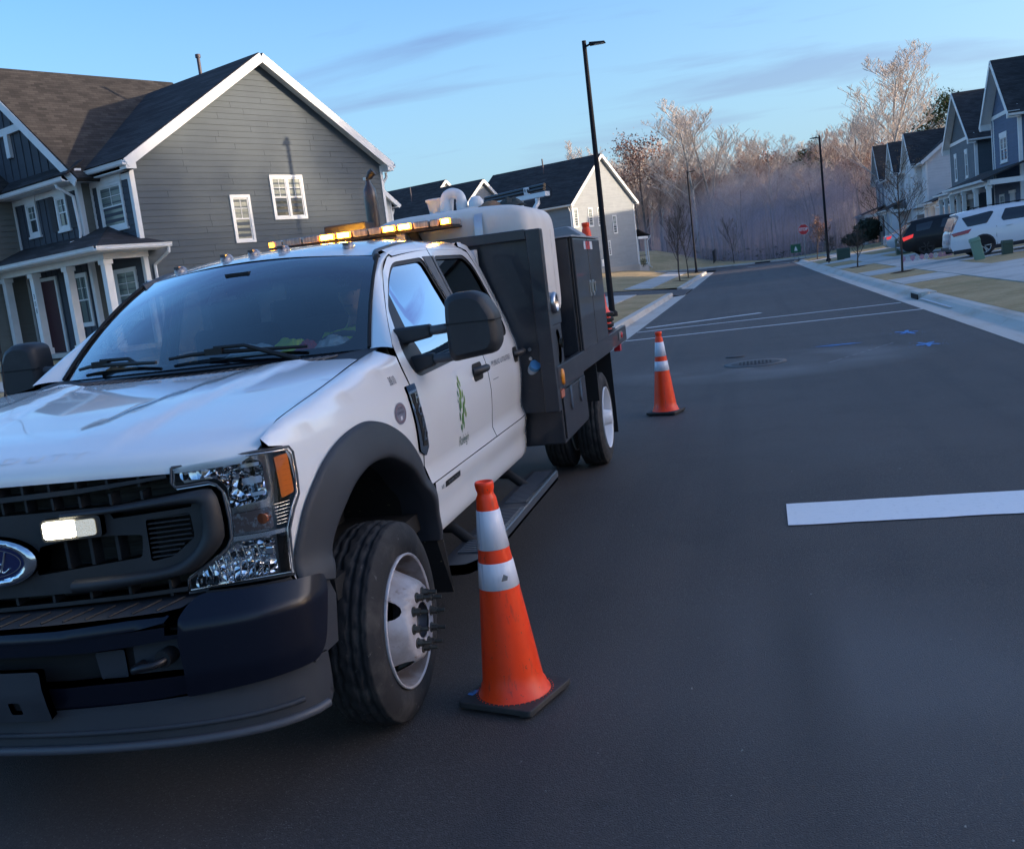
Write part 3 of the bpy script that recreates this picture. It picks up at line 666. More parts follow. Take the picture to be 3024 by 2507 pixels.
def gable_block(par, O, a, n, wd, dp, z0, ze, zr, mt, oh=.3, joined=True, walls='fblr', roofm=None, eo=.35, course=.172, base=.35, peak=None):
    """block whose gable wall starts at O running along a (unit) with outward normal n; depth dp goes along -n"""
    a = Vector(a); n = Vector(n); O = Vector(O); pk = peak if peak is not None else wd/2
    F = Wall(O, a, n); poly = [(0, z0+base), (wd, z0+base), (wd, ze), (pk, zr), (0, ze)]
    if 'f' in walls: F.siding(par, poly, mt, joined=joined, course=course)
    if base: 
        m = MB(); F.bx(m, 0, wd, z0-.8, z0+base, -.2, .03); m.build('foundation', mat('foundation_block', (.33, .32, .30), .9, bump=(20, .4, .01)), par)
    Bk = Wall(O-n*dp+a*wd, -a, -n); Bk.plane(par, poly, mt, name='rear_wall')
    Lw = Wall(O-n*dp, n, -a); Rw = Wall(O+a*wd, -n, a)
    rect = [(0, z0+base), (dp, z0+base), (dp, ze), (0, ze)]
    if 'l' in walls: Lw.siding(par, rect, mt, joined=True, course=course)
    else: Lw.plane(par, rect, mt)
    if 'r' in walls: Rw.siding(par, rect, mt, joined=True, course=course)
    else: Rw.plane(par, rect, mt)
    for W_ in (Lw, Rw):
        if base: m = MB(); W_.bx(m, 0, dp, z0-.8, z0+base, -.2, .03); m.build('foundation', MATS['foundation_block'], par)
    # roof slabs
    def pt(x, z, d): p = O+a*x+n*d; return Vector((p.x, p.y, z))
    for (x0, sgn) in ((0, -1), (wd, 1)):
        sl = (zr-ze)/(pk if sgn < 0 else wd-pk)
        e = (x0+sgn*eo, ze-sl*eo)
        slabroof(par, [pt(e[0], e[1]+.02, oh), pt(e[0], e[1]+.02, -dp-oh), pt(pk, zr+.02, -dp-oh), pt(pk, zr+.02, oh)], .13, roofm)
        for dd in (oh+.012, ):
            s = pt(e[0]+sgn*.02, e[1]-.01, dd); t = pt(pk, zr-.01, dd)
            beam(par, 'rake_board', s, t, .03, .24, up=Z3)
        # soffit under the rake
        m = MB(); q = [pt(e[0], e[1]-.02, 0.02), pt(e[0], e[1]-.02, oh), pt(pk, zr-.02, oh), pt(pk, zr-.02, .02)]; m.prism(q, Vector((0, 0, -.02))); m.build('soffit', M_TRIM, par)
        gutter(par, pt(e[0], e[1]+.09, oh), pt(e[0], e[1]+.09, -dp-oh), a*sgn)
        # eave soffit + fascia return
        m = MB(); x1 = x0; q = [pt(e[0], e[1]-.03, oh), pt(e[0], e[1]-.03, -dp-oh), pt(x1, e[1]-.03, -dp-oh), pt(x1, e[1]-.03, oh)]; m.prism(q, Vector((0, 0, -.02))); m.build('soffit', M_TRIM, par)
        F.bar(par, 'frieze_board', min(x0, x0-sgn*.0), max(x0, x0+sgn*0)+.001, ze-.2, ze-.199, 0, .001) if False else None
    for x0 in (0, wd-.1): F.bar(par, 'corner_board', x0-.012 if x0 == 0 else x0, x0+.1 if x0 == 0 else x0+.112, z0+base, ze-.02, .0, .034)
    Lw.bar(par, 'corner_board', dp-.1, dp, z0+base, ze-.05, 0, .034); Rw.bar(par, 'corner_board', 0, .1, z0+base, ze-.05, 0, .034)
    return F, Lw, Rw
# ---------------------------------------------------------------- near left house
h1 = thing('house', (HC.x, HC.y, .6), 'nearest two-storey slate-grey house with a big lap-sided gable and a white-columned porch, left edge', 'house')
n1 = -E2
G1 = Wall(HC, E1, n1)
z0, ze, zk, wd = .65, 5.98, 8.93, 9.38
pk1 = 4.72
G1.siding(h1, [(0, 1.1), (wd, 1.1), (wd, ze), (pk1, zk), (0, ze)], SD_BLUEGREY, course=.168)
m = MB(); G1.bx(m, 0, wd, -.2, 1.1, -.2, .03); m.build('foundation', M_MORTAR, h1)
G1.window(h1, 3.04, 3.76, 3.62, 5.0); G1.window(h1, 4.58, 5.86, 4.24, 5.57, dbl=True)
G1.bar(h1, 'corner_board', -.01, .10, 1.1, ze-.1, 0, .036); G1.bar(h1, 'corner_board', wd-.10, wd+.01, 1.1, ze-.1, 0, .036)
G1.bar(h1, 'meter_box', 7.2, 7.5, 2.1, 2.55, 0, .14, mat('meter_grey', (.5, .5, .5), .5))
def rock(wall, par, a0, a1, z0, z1, seed, d=0.0, big=.34):
    rn = random.Random(seed); z = z0
    b = MB(); wall.bx(b, a0, a1, z0, z1, d-.1, d+.012); b.build('mortar_bed', M_MORTAR, par)
    while z < z1-.03:
        h = rn.choice((.07, .10, .14)); h = min(h, z1-z); a = a0
        while a < a1-.04:
            l = rn.uniform(.14, big); l = min(l, a1-a); j = lambda: rn.uniform(-.008, .008)
            t = rn.uniform(.03, .06)
            q = [(a+.008, z+.007), (a+l-.008, z+.007+j()*.5), (a+l-.008+j(), z+h-.007), (a+.008+j(), z+h-.007+j()*.5)]
            cx = sum(p[0] for p in q)/4; cz = sum(p[1] for p in q)/4
            m = MB(); F = [wall.P(cx+(p[0]-cx)*.86, cz+(p[1]-cz)*.8, d+t+j()) for p in q]
            m.hexa([wall.P(p[0], p[1], d) for p in q], [wall.P(p[0], p[1], d+t*.6) for p in q]); m.hexa([wall.P(p[0], p[1], d+t*.6) for p in q], F)
            m.build('stone', rn.choice(M_STONE), par); a += l
        z += h
rock(G1, h1, 0, 4.2, .45, 1.08, 3, .03, .5)
# main roof
def Q(f, b, z): return HP(f, b, z)
def main_z(f):  # roof surface height over f (front positive)
    return ze+(zk-ze)*(1-abs((-f)-pk1)/pk1)
e0 = -.35; sl1 = (zk-ze)/pk1
slabroof(h1, [Q(.24, -.32, ze-sl1*.24+.02), Q(.24, 12, ze-sl1*.24+.02), Q(-pk1, 12, zk+.02), Q(-pk1, -.32, zk+.02)], .13)
slb = (zk-ze)/(wd-pk1)
slabroof(h1, [Q(-wd-.22, -.32, ze-slb*.22+.02), Q(-wd-.22, 12, ze-slb*.22+.02), Q(-pk1, 12, zk+.02), Q(-pk1, -.32, zk+.02)], .13)
for (f0, z0_) in ((.26, ze-sl1*.26), (-wd-.24, ze-slb*.24)):
    beam(h1, 'rake_board', Q(f0, -.335, z0_-.0), Q(-pk1, -.335, zk+.0), .03, .25)
    m = MB(); m.prism([Q(f0, -.32, z0_-.06), Q(-pk1, -.32, zk-.06), Q(-pk1, -.02, zk-.06), Q(f0, -.02, z0_-.06)], Vector((0, 0, -.025))); m.build('soffit', M_TRIM, h1)
gutter(h1, Q(.26, -.34, ze-.08), Q(.26, 2.0, ze-.08), -E1); gutter(h1, Q(-wd-.24, -.34, ze-.08), Q(-wd-.24, 12, ze-.08), E1)
m = MB(); m.prism([Q(.26, -.30, ze-.30), Q(.26, 2, ze-.30), Q(0, 2, ze-.30), Q(0, -.30, ze-.30)], Vector((0, 0, .03))); m.build('soffit', M_TRIM, h1)
G1.bar(h1, 'eave_return', -.28, .02, ze-.30, ze-.06, .02, .335); G1.bar(h1, 'eave_return', wd-.02, wd+.26, ze-.30, ze-.06, .02, .335)
m = MB(); G1.bx(m, 0, wd, 1.0, ze, -12, -11.9); m.build('rear_wall', SD_BLUEGREY, h1)
spout(h1, [G1.P(wd+.3, ze-.3, -.1), G1.P(wd+.3, ze-.45, -.1), G1.P(wd+.06, ze-.7, -.08), G1.P(wd+.06, .8, -.08)])
m = MB(); m.cyl(Q(-4.9, 2.9, 8.3), Q(-4.9, 2.9, 9.72), .055, 10); m.cyl(Q(-4.9, 2.9, 9.64), Q(-4.9, 2.9, 9.74), .085, 10); m.build('vent_pipe', mat('purple_grey_pipe', (.06, .045, .055), .5), h1)
# front wall, right section (f = 0)
F1 = Wall(Q(0, 0, 0), E2, -E1)
F1.siding(h1, [(0, 1.1), (1.97, 1.1), (1.97, ze-.35), (0, ze-.35)], SD_DARK, course=.168)
F1.bar(h1, 'corner_board', -.036, .10, 1.1, ze-.34, 0, .036); F1.bar(h1, 'frieze_board', .1, 1.97, ze-.50, ze-.34, 0, .03)
F1.window(h1, .45, 1.66, 4.27, 5.50, head=.17, dbl=False)
F1.window(h1, .45, 1.55, 1.75, 3.2)
# projecting bay
FB = .42
RB = Wall(Q(0, 1.97, 0), -E1, -E2)
RB.siding(h1, [(0, 1.1), (FB, 1.1), (FB, ze-.35), (0, ze-.35)], SD_SUNLIT); RB.bar(h1, 'corner_board', FB-.1, FB+.03, 1.1, ze-.33, 0, .036); RB.bar(h1, 'corner_board', 0, .07, 1.1, ze-.33, 0, .03)
B1 = Wall(Q(FB, 0, 0), E2, -E1)
B1.batten(h1, [(1.97, 1.1), (5.9, 1.1), (5.9, ze-.35), (1.97, ze-.35)], SD_DARK, .33, 2.2)
B1.bar(h1, 'corner_board', 1.95, 2.07, 1.1, ze-.34, 0, .036); B1.bar(h1, 'frieze_board', 2.07, 5.7, ze-.50, ze-.34, 0, .03); B1.bar(h1, 'corner_board', 5.58, 5.66, 1.1, ze-.34, 0, .034)
B1.window(h1, 2.62, 3.22, 4.50, 5.45, head=.2, shutters=True); B1.window(h1, 4.32, 4.92, 4.52, 5.47, head=.2)
gutter(h1, Q(FB+.42, 1.75, ze-.19), Q(FB+.42, 5.72, ze-.19), -E1)
m = MB(); m.prism([Q(FB+.42, 1.7, ze-.33), Q(FB+.42, 6, ze-.33), Q(0, 6, ze-.33), Q(0, 1.7, ze-.33)], Vector((0, 0, .03))); m.build('soffit', M_TRIM, h1)
m = MB(); m.bbox((0, 0, 0), (.26, .16, .14)); 
m = MB(); m.prism([Q(.42, 1.62, ze-.15), Q(.42, 1.98, ze-.15), Q(.62, 1.98, ze-.15), Q(.62, 1.62, ze-.15)], Vector((0, 0, .16))); m.build('gutter_guard', M_TRIM, h1)
spout(h1, [Q(FB+.45, 2.25, ze-.3), Q(FB+.45, 2.2, ze-.42), Q(FB+.12, 2.05, ze-.68), Q(FB+.09, 2.03, 4.35), Q(FB+.12, 2.06, 4.12), Q(FB+.35, 2.2, 4.05)])
# pent roof and front gable
slg = .80; bpk = 6.4
gz = lambda b: ze+.02+(b-1.9)*slg
slabroof(h1, [Q(FB+.45, 1.6, ze-.16), Q(FB+.45, 7, ze-.16), Q(FB-.15, 7, ze+.22), Q(FB-.15, 1.6, ze+.22)], .05, name='pent_roof')
B1.batten(h1, [(1.75, ze-.0), (10.9, ze), (bpk, gz(bpk))], SD_DARK, .42, 2.2, d=-.1)
B1.bar(h1, 'gable_band', 4.05, 9, ze+1.55, ze+1.75, -.1, .0); B1.bar(h1, 'gable_king_post', 5.3, 5.52, ze+.9, ze+1.55, -.1, .0)
zz0 = gz(1.45)
slabroof(h1, [Q(FB+.3, 1.4, gz(1.4)), Q(-pk1-1.5, 1.4, gz(1.4)), Q(-pk1-1.5, bpk, gz(bpk)), Q(FB+.3, bpk, gz(bpk))], .12, M_ROOFB)
slabroof(h1, [Q(FB+.3, 2*bpk-1.4, gz(1.4)), Q(-pk1, 2*bpk-1.4, gz(1.4)), Q(-pk1, bpk, gz(bpk)), Q(FB+.3, bpk, gz(bpk))], .12, M_ROOFB)
beam(h1, 'rake_board', Q(FB+.315, 1.45, gz(1.4)-.03), Q(FB+.315, bpk, gz(bpk)+.0), .03, .22)
# left block, forward
FL = 1.55
LB = Wall(Q(0, 5.68, 0), -E1, -E2)
LB.siding(h1, [(FB, 1.1), (FL, 1.1), (FL, ze-.3), (FB, ze-.3)], SD_SUNLIT, course=.168); LB.bar(h1, 'corner_board', FL-.1, FL+.03, 3.6, ze-.3, 0, .036)
LF = Wall(Q(FL, 0, 0), E2, -E1)
LF.siding(h1, [(5.68, 2.0), (12, 2.0), (12, ze-.3), (5.68, ze-.3)], SD_DARK, course=.168)
LF.bar(h1, 'corner_board', 5.66, 5.8, 2.06, ze-.3, 0, .034); LF.bar(h1, 'water_table', 5.66, 12, 1.98, 2.06, 0, .09)
rock(LF, h1, 5.7, 9.6, .78, 1.98, 7, .0, .42)
gutter(h1, Q(0.4, 5.42, ze-.19), Q(FL+.4, 5.42, ze-.19), -E2); gutter(h1, Q(FL+.4, 5.42, ze-.19), Q(FL+.4, 12, ze-.19), -E1)
slabroof(h1, [Q(FL+.4, 5.4, ze-.18), Q(-1.5, 5.4, ze-.18), Q(-1.5, 9.6, ze+2.6), Q(FL+.4, 9.6, ze+2.6)], .1, M_ROOFB)
# porch: deck, stone base, columns, beam, hipped roof
FP = 1.32; BP0, BP1 = -.42, 5.66; zt = 3.42
m = MB(); m.prism([Q(-.0, -.25, .98), Q(-.0, BP1, .98), Q(FP, BP1, .98), Q(FP, -.25, .98)], Vector((0, 0, .12))); m.build('porch_floor', M_CONC, h1)
PF = Wall(Q(FP-.12, 0, 0), E2, -E1); rock(PF, h1, -.2, BP1, .72, .98, 9, .0); 
PR = Wall(Q(0, -.2, 0), -E1, -E2); rock(PR, h1, 0, FP-.12, .5, .98, 10, .0)
for b in (.02, 1.93, 3.84, 5.5):
    m = MB(); c = Q(FP-.2, b, 0)
    for (w_, za, zb) in ((.20, 1.1, zt-.02), (.27, 1.1, 1.28), (.27, zt-.14, zt-.02)):
        M_ = Matrix.Rotation(-HA, 3, 'Z'); m.box((c.x, c.y, (za+zb)/2), (w_, w_, zb-za), M=M_)
    m.build('porch_column', M_TRIM, h1)
for (a, b) in (((FP-.2, -.1), (FP-.2, BP1)), ((FP-.2, 0.02), (-.1, .02))):
    beam(h1, 'porch_beam', Q(*a, zt+.09), Q(*b, zt+.09), .2, .2)
for f in (FP-.2, -.02): pass
ov = .3
eF, eR_ = FP+ov, BP0-.15
slabroof(h1, [Q(eF, eR_, zt+.24), Q(eF, 6.2, zt+.24), Q(0, 6.2, zt+.92), Q(0, 1.45, zt+.92)], .06, name='porch_roof')
m = MB(); m.add([Q(eF, eR_, zt+.30), Q(0, 1.45, zt+.985), Q(0, eR_+.9, zt+.60), Q(-.45, eR_, zt+.30)], [(0, 1, 2), (0, 2, 3)]); m.add([Q(eF, eR_, zt+.24), Q(-.45, eR_, zt+.24), Q(-.45, eR_, zt+.30), Q(eF, eR_, zt+.30)], [(0, 1, 2, 3)]); m.add([Q(-.45, eR_, zt+.30), Q(0, eR_+.9, zt+.6), Q(-.45, .0, zt+.42)], [(0, 1, 2)]); m.build('porch_roof', M_ROOF, h1)
gutter(h1, Q(eF, eR_-.02, zt+.29), Q(eF, 6.2, zt+.29), -E1); gutter(h1, Q(eF+.1, eR_, zt+.29), Q(-.47, eR_, zt+.29), -E2)
m = MB(); m.prism([Q(eF, eR_, zt+.15), Q(eF, 6, zt+.15), Q(0, 6, zt+.15), Q(-.45, eR_, zt+.15)], Vector((0, 0, .03))); m.build('porch_ceiling', M_TRIM, h1)
spout(h1, [Q(-.38, eR_-.06, zt+.18), Q(-.38, eR_-.05, zt+.05), Q(-.25, -.07, zt-.25), Q(-.25, -.07, .8)])
# door, sidelight, door trim, porch window
B1.bar(h1, 'front_door', 4.02, 4.82, 1.12, 3.2, .0, .04, M_DOOR); B1.bar(h1, 'door_trim', 3.92, 4.02, 1.1, 3.3, 0, .05); B1.bar(h1, 'door_trim', 4.82, 4.92, 1.1, 3.3, 0, .05); B1.bar(h1, 'door_trim', 4.02, 4.82, 3.2, 3.3, 0, .05)
B1.window(h1, 2.25, 3.05, 1.75, 3.25)
textmap('house_number', mat('number_black', (.03, .03, .035), .5), h1, '3\n0\n8', .2, lambda x, y, z: F1.P(3.84-x*.8*-1 if False else 3.84-x, 2.55+y, FP-.2+.105), sx=.9)
# shrubs in front of the porch
# ---------------------------------------------------------------- second grey house beyond the truck
def far_house(O, name_label, wd, z0, ze, zr, dp, mt, fnt, wins, vent=True, porch=True):
    h = thing('house', (O[0], O[1], z0), name_label, 'house'); A = E1; n = -E2
    F, Lw, Rw = gable_block(h, Vector((O[0], O[1], 0)), A, n, wd, dp, z0, ze, zr, mt, joined=True, course=.20, walls='fr', roofm=M_ROOF)
    # front wall (faces -E1)
    Fr = Wall(Vector((O[0], O[1], 0)), -n, -A); Fr.siding(h, [(0, z0+.35), (dp, z0+.35), (dp, ze-.1), (0, ze-.1)], fnt, joined=True)
    for w_ in wins: F.window(h, *w_, simple=True, tw=.07)
    if vent: m = MB(); p = Vector((O[0], O[1], 0))+A*wd*.38-n*dp*.45; m.cyl((p.x, p.y, zr-1), (p.x, p.y, zr+.5), .06, 8); m.build('vent_pipe', MATS['purple_grey_pipe'], h)
    spout(h, [Fr.P(.1, ze-.35, .3), Fr.P(.1, ze-.5, .25), Fr.P(.12, ze-.75, .06), Fr.P(.12, z0, .06)])
    spout(h, [F.P(wd+.25, ze-.35, -.1), F.P(wd+.22, ze-.5, -.1), F.P(wd+.06, ze-.7, -.06), F.P(wd+.06, z0+.1, -.06)])
    if porch:
        b = Wall(Vector((O[0], O[1], 0)), A, n)
        slabroof(h, [b.P(wd+1.9, z0+2.72, .25), b.P(wd+1.9, z0+2.72, -5), b.P(wd, z0+3.25, -5), b.P(wd, z0+3.25, .25)], .08, name='porch_roof')
        beam(h, 'porch_beam', b.P(wd+.1, z0+2.6, .05), b.P(wd+1.75, z0+2.6, .05), .12, .22); gutter(h, b.P(wd+1.9, z0+2.78, .25), b.P(wd+1.9, z0+2.78, -5), A)
        for aa in (.22, 1.55):
            c = b.P(wd+aa, 0, -.1); m = MB(); m.box((c.x, c.y, z0+1.4), (.16, .16, 2.4)); m.box((c.x, c.y, z0+.3), (.24, .24, .25)); m.build('porch_column', M_TRIM, h)
        m = MB(); b.bx(m, wd, wd+1.7, z0-.5, z0+.22, -4.5, .0); m.build('porch_floor', M_CONC, h)
        beam(h, 'porch_rail', b.P(wd+.25, z0+1.05, -.1), b.P(wd+1.5, z0+1.05, -.1), .05, .06, mat('rail_dark', (.05, .05, .06), .5))
        spout(h, [b.P(wd+1.85, z0+2.6, .3), b.P(wd+1.6, z0+2.3, .1), b.P(wd+1.6, z0+.1, .1), b.P(wd+1.9, z0-.1, .15)])
    return h, F
O2 = Vector((-13.4, 81.9, 0))
h2, F2 = far_house(O2, 'two-storey light grey gabled house beyond the truck bed with a row of narrow windows', 9.45, 1.15, 7.0, 10.75, 11, SD_LIGHT, SD_MID,
    [(.15, .75, 4.98, 6.52), (2.23, 2.9, 4.97, 6.52), (3.6, 4.7, 4.98, 6.52), (5.8, 6.45, 4.27, 5.83), (4.75, 5.15, 2.5, 3.75)])
F2.bar(h2, 'wall_vent', 3.48, 3.83, 1.66, 2.24, 0, .06)
def pos(az, d): a = R_(az); return Vector((math.sin(a)*d, math.cos(a)*d, 0))
h3, F3 = far_house(pos(-14.09, 88)-E1*4.6, 'dark-roofed house far behind, second from the light grey gabled house', 9.2, 1.5, 6.4, 10.0, 16, SD_MID, SD_MID, [], porch=False)
h4, F4 = far_house(pos(-16.12, 106)-E1*4.5, 'farthest left house showing only a white gable tip over other roofs', 9.0, 2.2, 8.4, 12.1, 20, SD_PALE, SD_MID, [], porch=False)
h5, F5 = far_house(pos(-19.15, 57)-E1*8.6, 'cream-gabled house peeking out right behind the near slate-grey house', 8.6, 1.3, 6.5, 9.6, 12, SD_PALE, SD_PALE, [], porch=False, vent=False)
# ---------------------------------------------------------------- right-hand townhouses
XF = 14.0
ax_y = Vector((0, 1, 0)); nx = Vector((-1, 0, 0))
def front_gable(par, y0, y1, x, z0, ze, zk, dp, mt, up=None, oh=.45, batten=False, eo=.35, vent=False, joined=False, low=None):
    """gable facing the street; wall runs from y1 to y0 so that a grows towards the camera"""
    O = Vector((x, y1, 0)); wd = y1-y0; a = -ax_y; n = nx
    F = Wall(O, a, n); base = z0 if low is None else low
    F.siding(par, [(0, ze+.12), (wd, ze+.12), (wd/2, zk)], up or mt, joined=True)
    if batten: F.batten(par, [(0, base), (wd, base), (wd, ze+.12), (0, ze+.12)], mt, .32)
    else: F.siding(par, [(0, base), (wd, base), (wd, ze+.12), (0, ze+.12)], mt, joined=True)
    sl = (zk-ze)/(wd/2)
    for (x0, sg) in ((0, -1), (wd, 1)):
        e = (x0+sg*eo, ze-sl*eo)
        P = lambda aa, zz, d: F.P(aa, zz, d)
        slabroof(par, [P(e[0], e[1]+.02, oh), P(e[0], e[1]+.02, -dp), P(wd/2, zk+.02, -dp), P(wd/2, zk+.02, oh)], .12)
        beam(par, 'rake_board', P(e[0], e[1], oh+.01), P(wd/2, zk, oh+.01), .03, .24)
        m = MB(); m.prism([P(e[0], e[1]-.04, .02), P(e[0], e[1]-.04, oh), P(wd/2, zk-.04, oh), P(wd/2, zk-.04, .02)], Vector((0, 0, -.02))); m.build('soffit', M_TRIM, par)
        F.bar(par, 'eave_return', min(e[0], x0)-.0, max(e[0], x0), ze-.45, ze-.12, .0, oh)
        gutter(par, P(e[0], e[1]+.08, oh), P(e[0], e[1]+.08, -dp), Vector((0, 1, 0))*(1 if sg < 0 else -1))
        F.bar(par, 'corner_board', (x0 if sg < 0 else x0-.12), (x0+.12 if sg < 0 else x0), base, ze+.1, 0, .035)
    F.bar(par, 'gable_band', .0, wd, ze+.0, ze+.2, 0, .05)
    # side wall facing the camera
    Sd = Wall(Vector((x, y0, 0)), Vector((1, 0, 0)), Vector((0, -1, 0))); Sd.siding(par, [(0, base), (dp, base), (dp, ze), (0, ze)], mt if not batten else (up or mt), joined=True)
    Sd.bar(par, 'corner_board', -.035, .14, base, ze, 0, .035)
    Sn = Wall(Vector((x, y1, 0)), Vector((1, 0, 0)), Vector((0, 1, 0))); Sn.plane(par, [(0, base), (dp, base), (dp, ze), (0, ze)], mt)
    if vent: F.bar(par, 'gable_vent', wd/2-.18, wd/2+.18, zk-1.5, zk-.75, 0, .06)
    return F, Sd
def porch_r(par, y0, y1, x, z0, zb, depth, cols, mt=None):
    """shed porch on the street side"""
    slabroof(par, [Vector((x-depth-.3, y0-.2, zb+.02)), Vector((x-depth-.3, y1+.2, zb+.02)), Vector((x+.05, y1+.2, zb+.75)), Vector((x+.05, y0-.2, zb+.75))], .07, name='porch_roof')
    gutter(par, (x-depth-.3, y0-.22, zb+.08), (x-depth-.3, y1+.22, zb+.08), (-1, 0, 0))
    beam(par, 'porch_beam', (x-depth, y0, zb-.1), (x-depth, y1, zb-.1), .16, .26); beam(par, 'porch_beam', (x-depth, y0, zb-.1), (x, y0, zb-.1), .16, .26)
    for yy in cols:
        m = MB(); m.box((x-depth, yy, (z0+zb)/2-.1), (.2, .2, zb-z0-.2)); m.box((x-depth, yy, z0+.25), (.3, .3, .2)); m.box((x-depth, yy, zb-.32), (.28, .28, .12)); m.build('porch_column', M_TRIM, par)
    m = MB(); m.bbox((x-depth-.1, y0, z0-.5), (x, y1, z0+.12)); m.build('porch_floor', M_CONC, par)
zl = .55
# r1 blue
r1 = thing('townhouse', (XF, 61, zl), 'denim-blue townhouse at the right edge with a steep white-edged gable', 'house')
F, Sd = front_gable(r1, 57.0, 62.8, XF-.4, zl, 7.0, 9.75, 9, SD_BLUE, vent=True, oh=.55); F.window(r1, 1.9, 3.4, 4.6, 5.95, head=.2, dbl=True, simple=True)
F.bar(r1, 'corner_board', .45, .6, 3.8, 7.0, 0, .036)
F, Sd = front_gable(r1, 54.5, 64, XF+2.2, zl, 7.0, 11.4, 8, SD_BLUE, oh=.4)
porch_r(r1, 56, 66.2, XF-.3, zl, 3.6, 1.8, (56.2, 59.2, 62.3, 65.9)); Wr = Wall((XF-.4, 62.8, 0), -ax_y, nx)
Wr.bar(r1, 'front_door', 3.6, 4.6, zl+.15, zl+2.35, 0, .06, M_DKDOOR); Wr.bar(r1, 'door_trim', 3.45, 4.75, zl+2.35, zl+2.5, 0, .08); Wr.window(r1, 1.2, 2.3, zl+.9, zl+2.4, simple=True)
# r2 grey
r2 = thing('townhouse', (XF, 73.5, zl), 'grey townhouse with a board-and-batten gable behind the white sport utility vehicle', 'house')
F, Sd = front_gable(r2, 69.2, 77.2, XF, zl, 6.85, 9.9, 10, SD_MID, up=SD_BLUEGREY, batten=True, low=3.3, vent=True); Sd.siding(r2, [(0, zl), (10, zl), (10, 3.3), (0, 3.3)], SD_BLUEGREY, joined=True)
F.window(r2, 1.6, 2.35, 4.5, 6.1, head=.18, simple=True, tw=.1); F.window(r2, 5.0, 5.75, 4.5, 6.1, head=.18, simple=True, tw=.1); F.bar(r2, 'belt_band', 0, 8, 3.1, 3.4, 0, .06)
front_gable(r2, 66, 77.5, XF+3.8, zl, 6.85, 11.2, 8, SD_BLUEGREY, oh=.3)
Wr = Wall((XF, 77.2, 0), -ax_y, nx); Wr.plane(r2, [(0, zl), (8, zl), (8, 3.3), (0, 3.3)], SD_LIGHT)
Wr.bar(r2, 'garage_door', 1.2, 4.0, zl, zl+2.2, 0, .05, M_DKDOOR); Wr.bar(r2, 'garage_trim', 1.0, 4.2, zl+2.2, zl+2.4, 0, .08)
for q in range(4): Wr.bar(r2, 'garage_window', 1.4+.62*q, 1.9+.62*q, zl+1.75, zl+2.05, 0.04, .06, M_PANE)
slabroof(r2, [Vector((XF-.9, 71.8, 2.95)), Vector((XF-.9, 77.6, 2.95)), Vector((XF, 77.6, 3.6)), Vector((XF, 71.8, 3.6))], .07, name='canopy_roof'); gutter(r2, (XF-.9, 71.8, 3.0), (XF-.9, 77.6, 3.0), (-1, 0, 0))
porch_r(r2, 65.2, 71.4, XF-.1, zl, 3.5, 1.7, (65.5, 67.4, 69.4, 71.2))
m = MB(); m.box((XF-.12, 71.7, zl+1.9), (.16, .16, .34)); m.box((XF-.12, 71.7, zl+2.1), (.22, .22, .05)); m.build('wall_lantern', mat('lantern_black', (.02, .02, .02), .4), r2)
# r3 white
r3 = thing('townhouse', (XF, 92, zl), 'white townhouse with narrow street gables and a long dark roof behind the black vehicle', 'house')
Fm, Lm, Rm = gable_block(r3, Vector((XF, 87.2, 0)), Vector((1, 0, 0)), Vector((0, -1, 0)), 9.5, 26, zl, 6.9, 10.6, SD_WHITE, joined=True, course=.2, walls='f', peak=4.8)
Fw = Wall((XF, 113, 0), -ax_y, nx); Fw.siding(r3, [(0, zl), (25.8, zl), (25.8, 6.7), (0, 6.7)], SD_WHITE, joined=True)
for (y0, y1, zk_, w_) in ((89.3, 94.5, 9.4, 2.6), (99.2, 104.2, 9.6, 2.5)):
    F, Sd = front_gable(r3, y0, y1, XF-.5, zl, 6.9, zk_, 4, SD_WHITE, oh=.35, low=3.3, batten=False)
    F.window(r3, 1.7, 3.0, 4.6, 6.3, simple=True, dbl=True, tw=.1)
Fw.window(r3, 19.9, 20.9, 4.5, 6.2, simple=True, tw=.1); Fw.window(r3, 12.0, 13.0, 4.5, 6.2, simple=True, tw=.1)
porch_r(r3, 96, 103, XF-.4, zl, 3.5, 1.3, (96.3, 99.5, 102.6)); porch_r(r3, 82, 87.5, XF+1.5, zl, 3.4, 1.7, (82.2, 84.8, 87.2))
Fw.bar(r3, 'garage_door', 20.5, 24.5, zl, zl+2.2, 0, .06, mat('brown_door', (.12, .10, .09), .6)); Fw.bar(r3, 'garage_trim', 20.2, 24.8, zl+2.2, zl+2.45, 0, .09)
# r4 blue-grey end house
r4 = thing('townhouse', (XF, 116, zl), 'farthest right townhouse, blue-grey end gable beside the bare woods', 'house')
F, Sd = front_gable(r4, 112.6, 119.5, XF, zl, 7.1, 10.6, 8, SD_MID, up=SD_MID, oh=.5); F.window(r4, 1.1, 1.9, 4.4, 6.1, head=.15, simple=True, tw=.1); F.window(r4, 4.0, 4.8, 4.4, 6.1, head=.15, simple=True, tw=.1)
porch_r(r4, 112, 121, XF-.1, zl, 3.6, 2.0, (112.3, 115, 118, 120.8)); Wr = Wall((XF, 119.5, 0), -ax_y, nx); Wr.bar(r4, 'front_door', 2.4, 3.5, zl+.1, zl+2.3, 0, .06, M_DKDOOR)

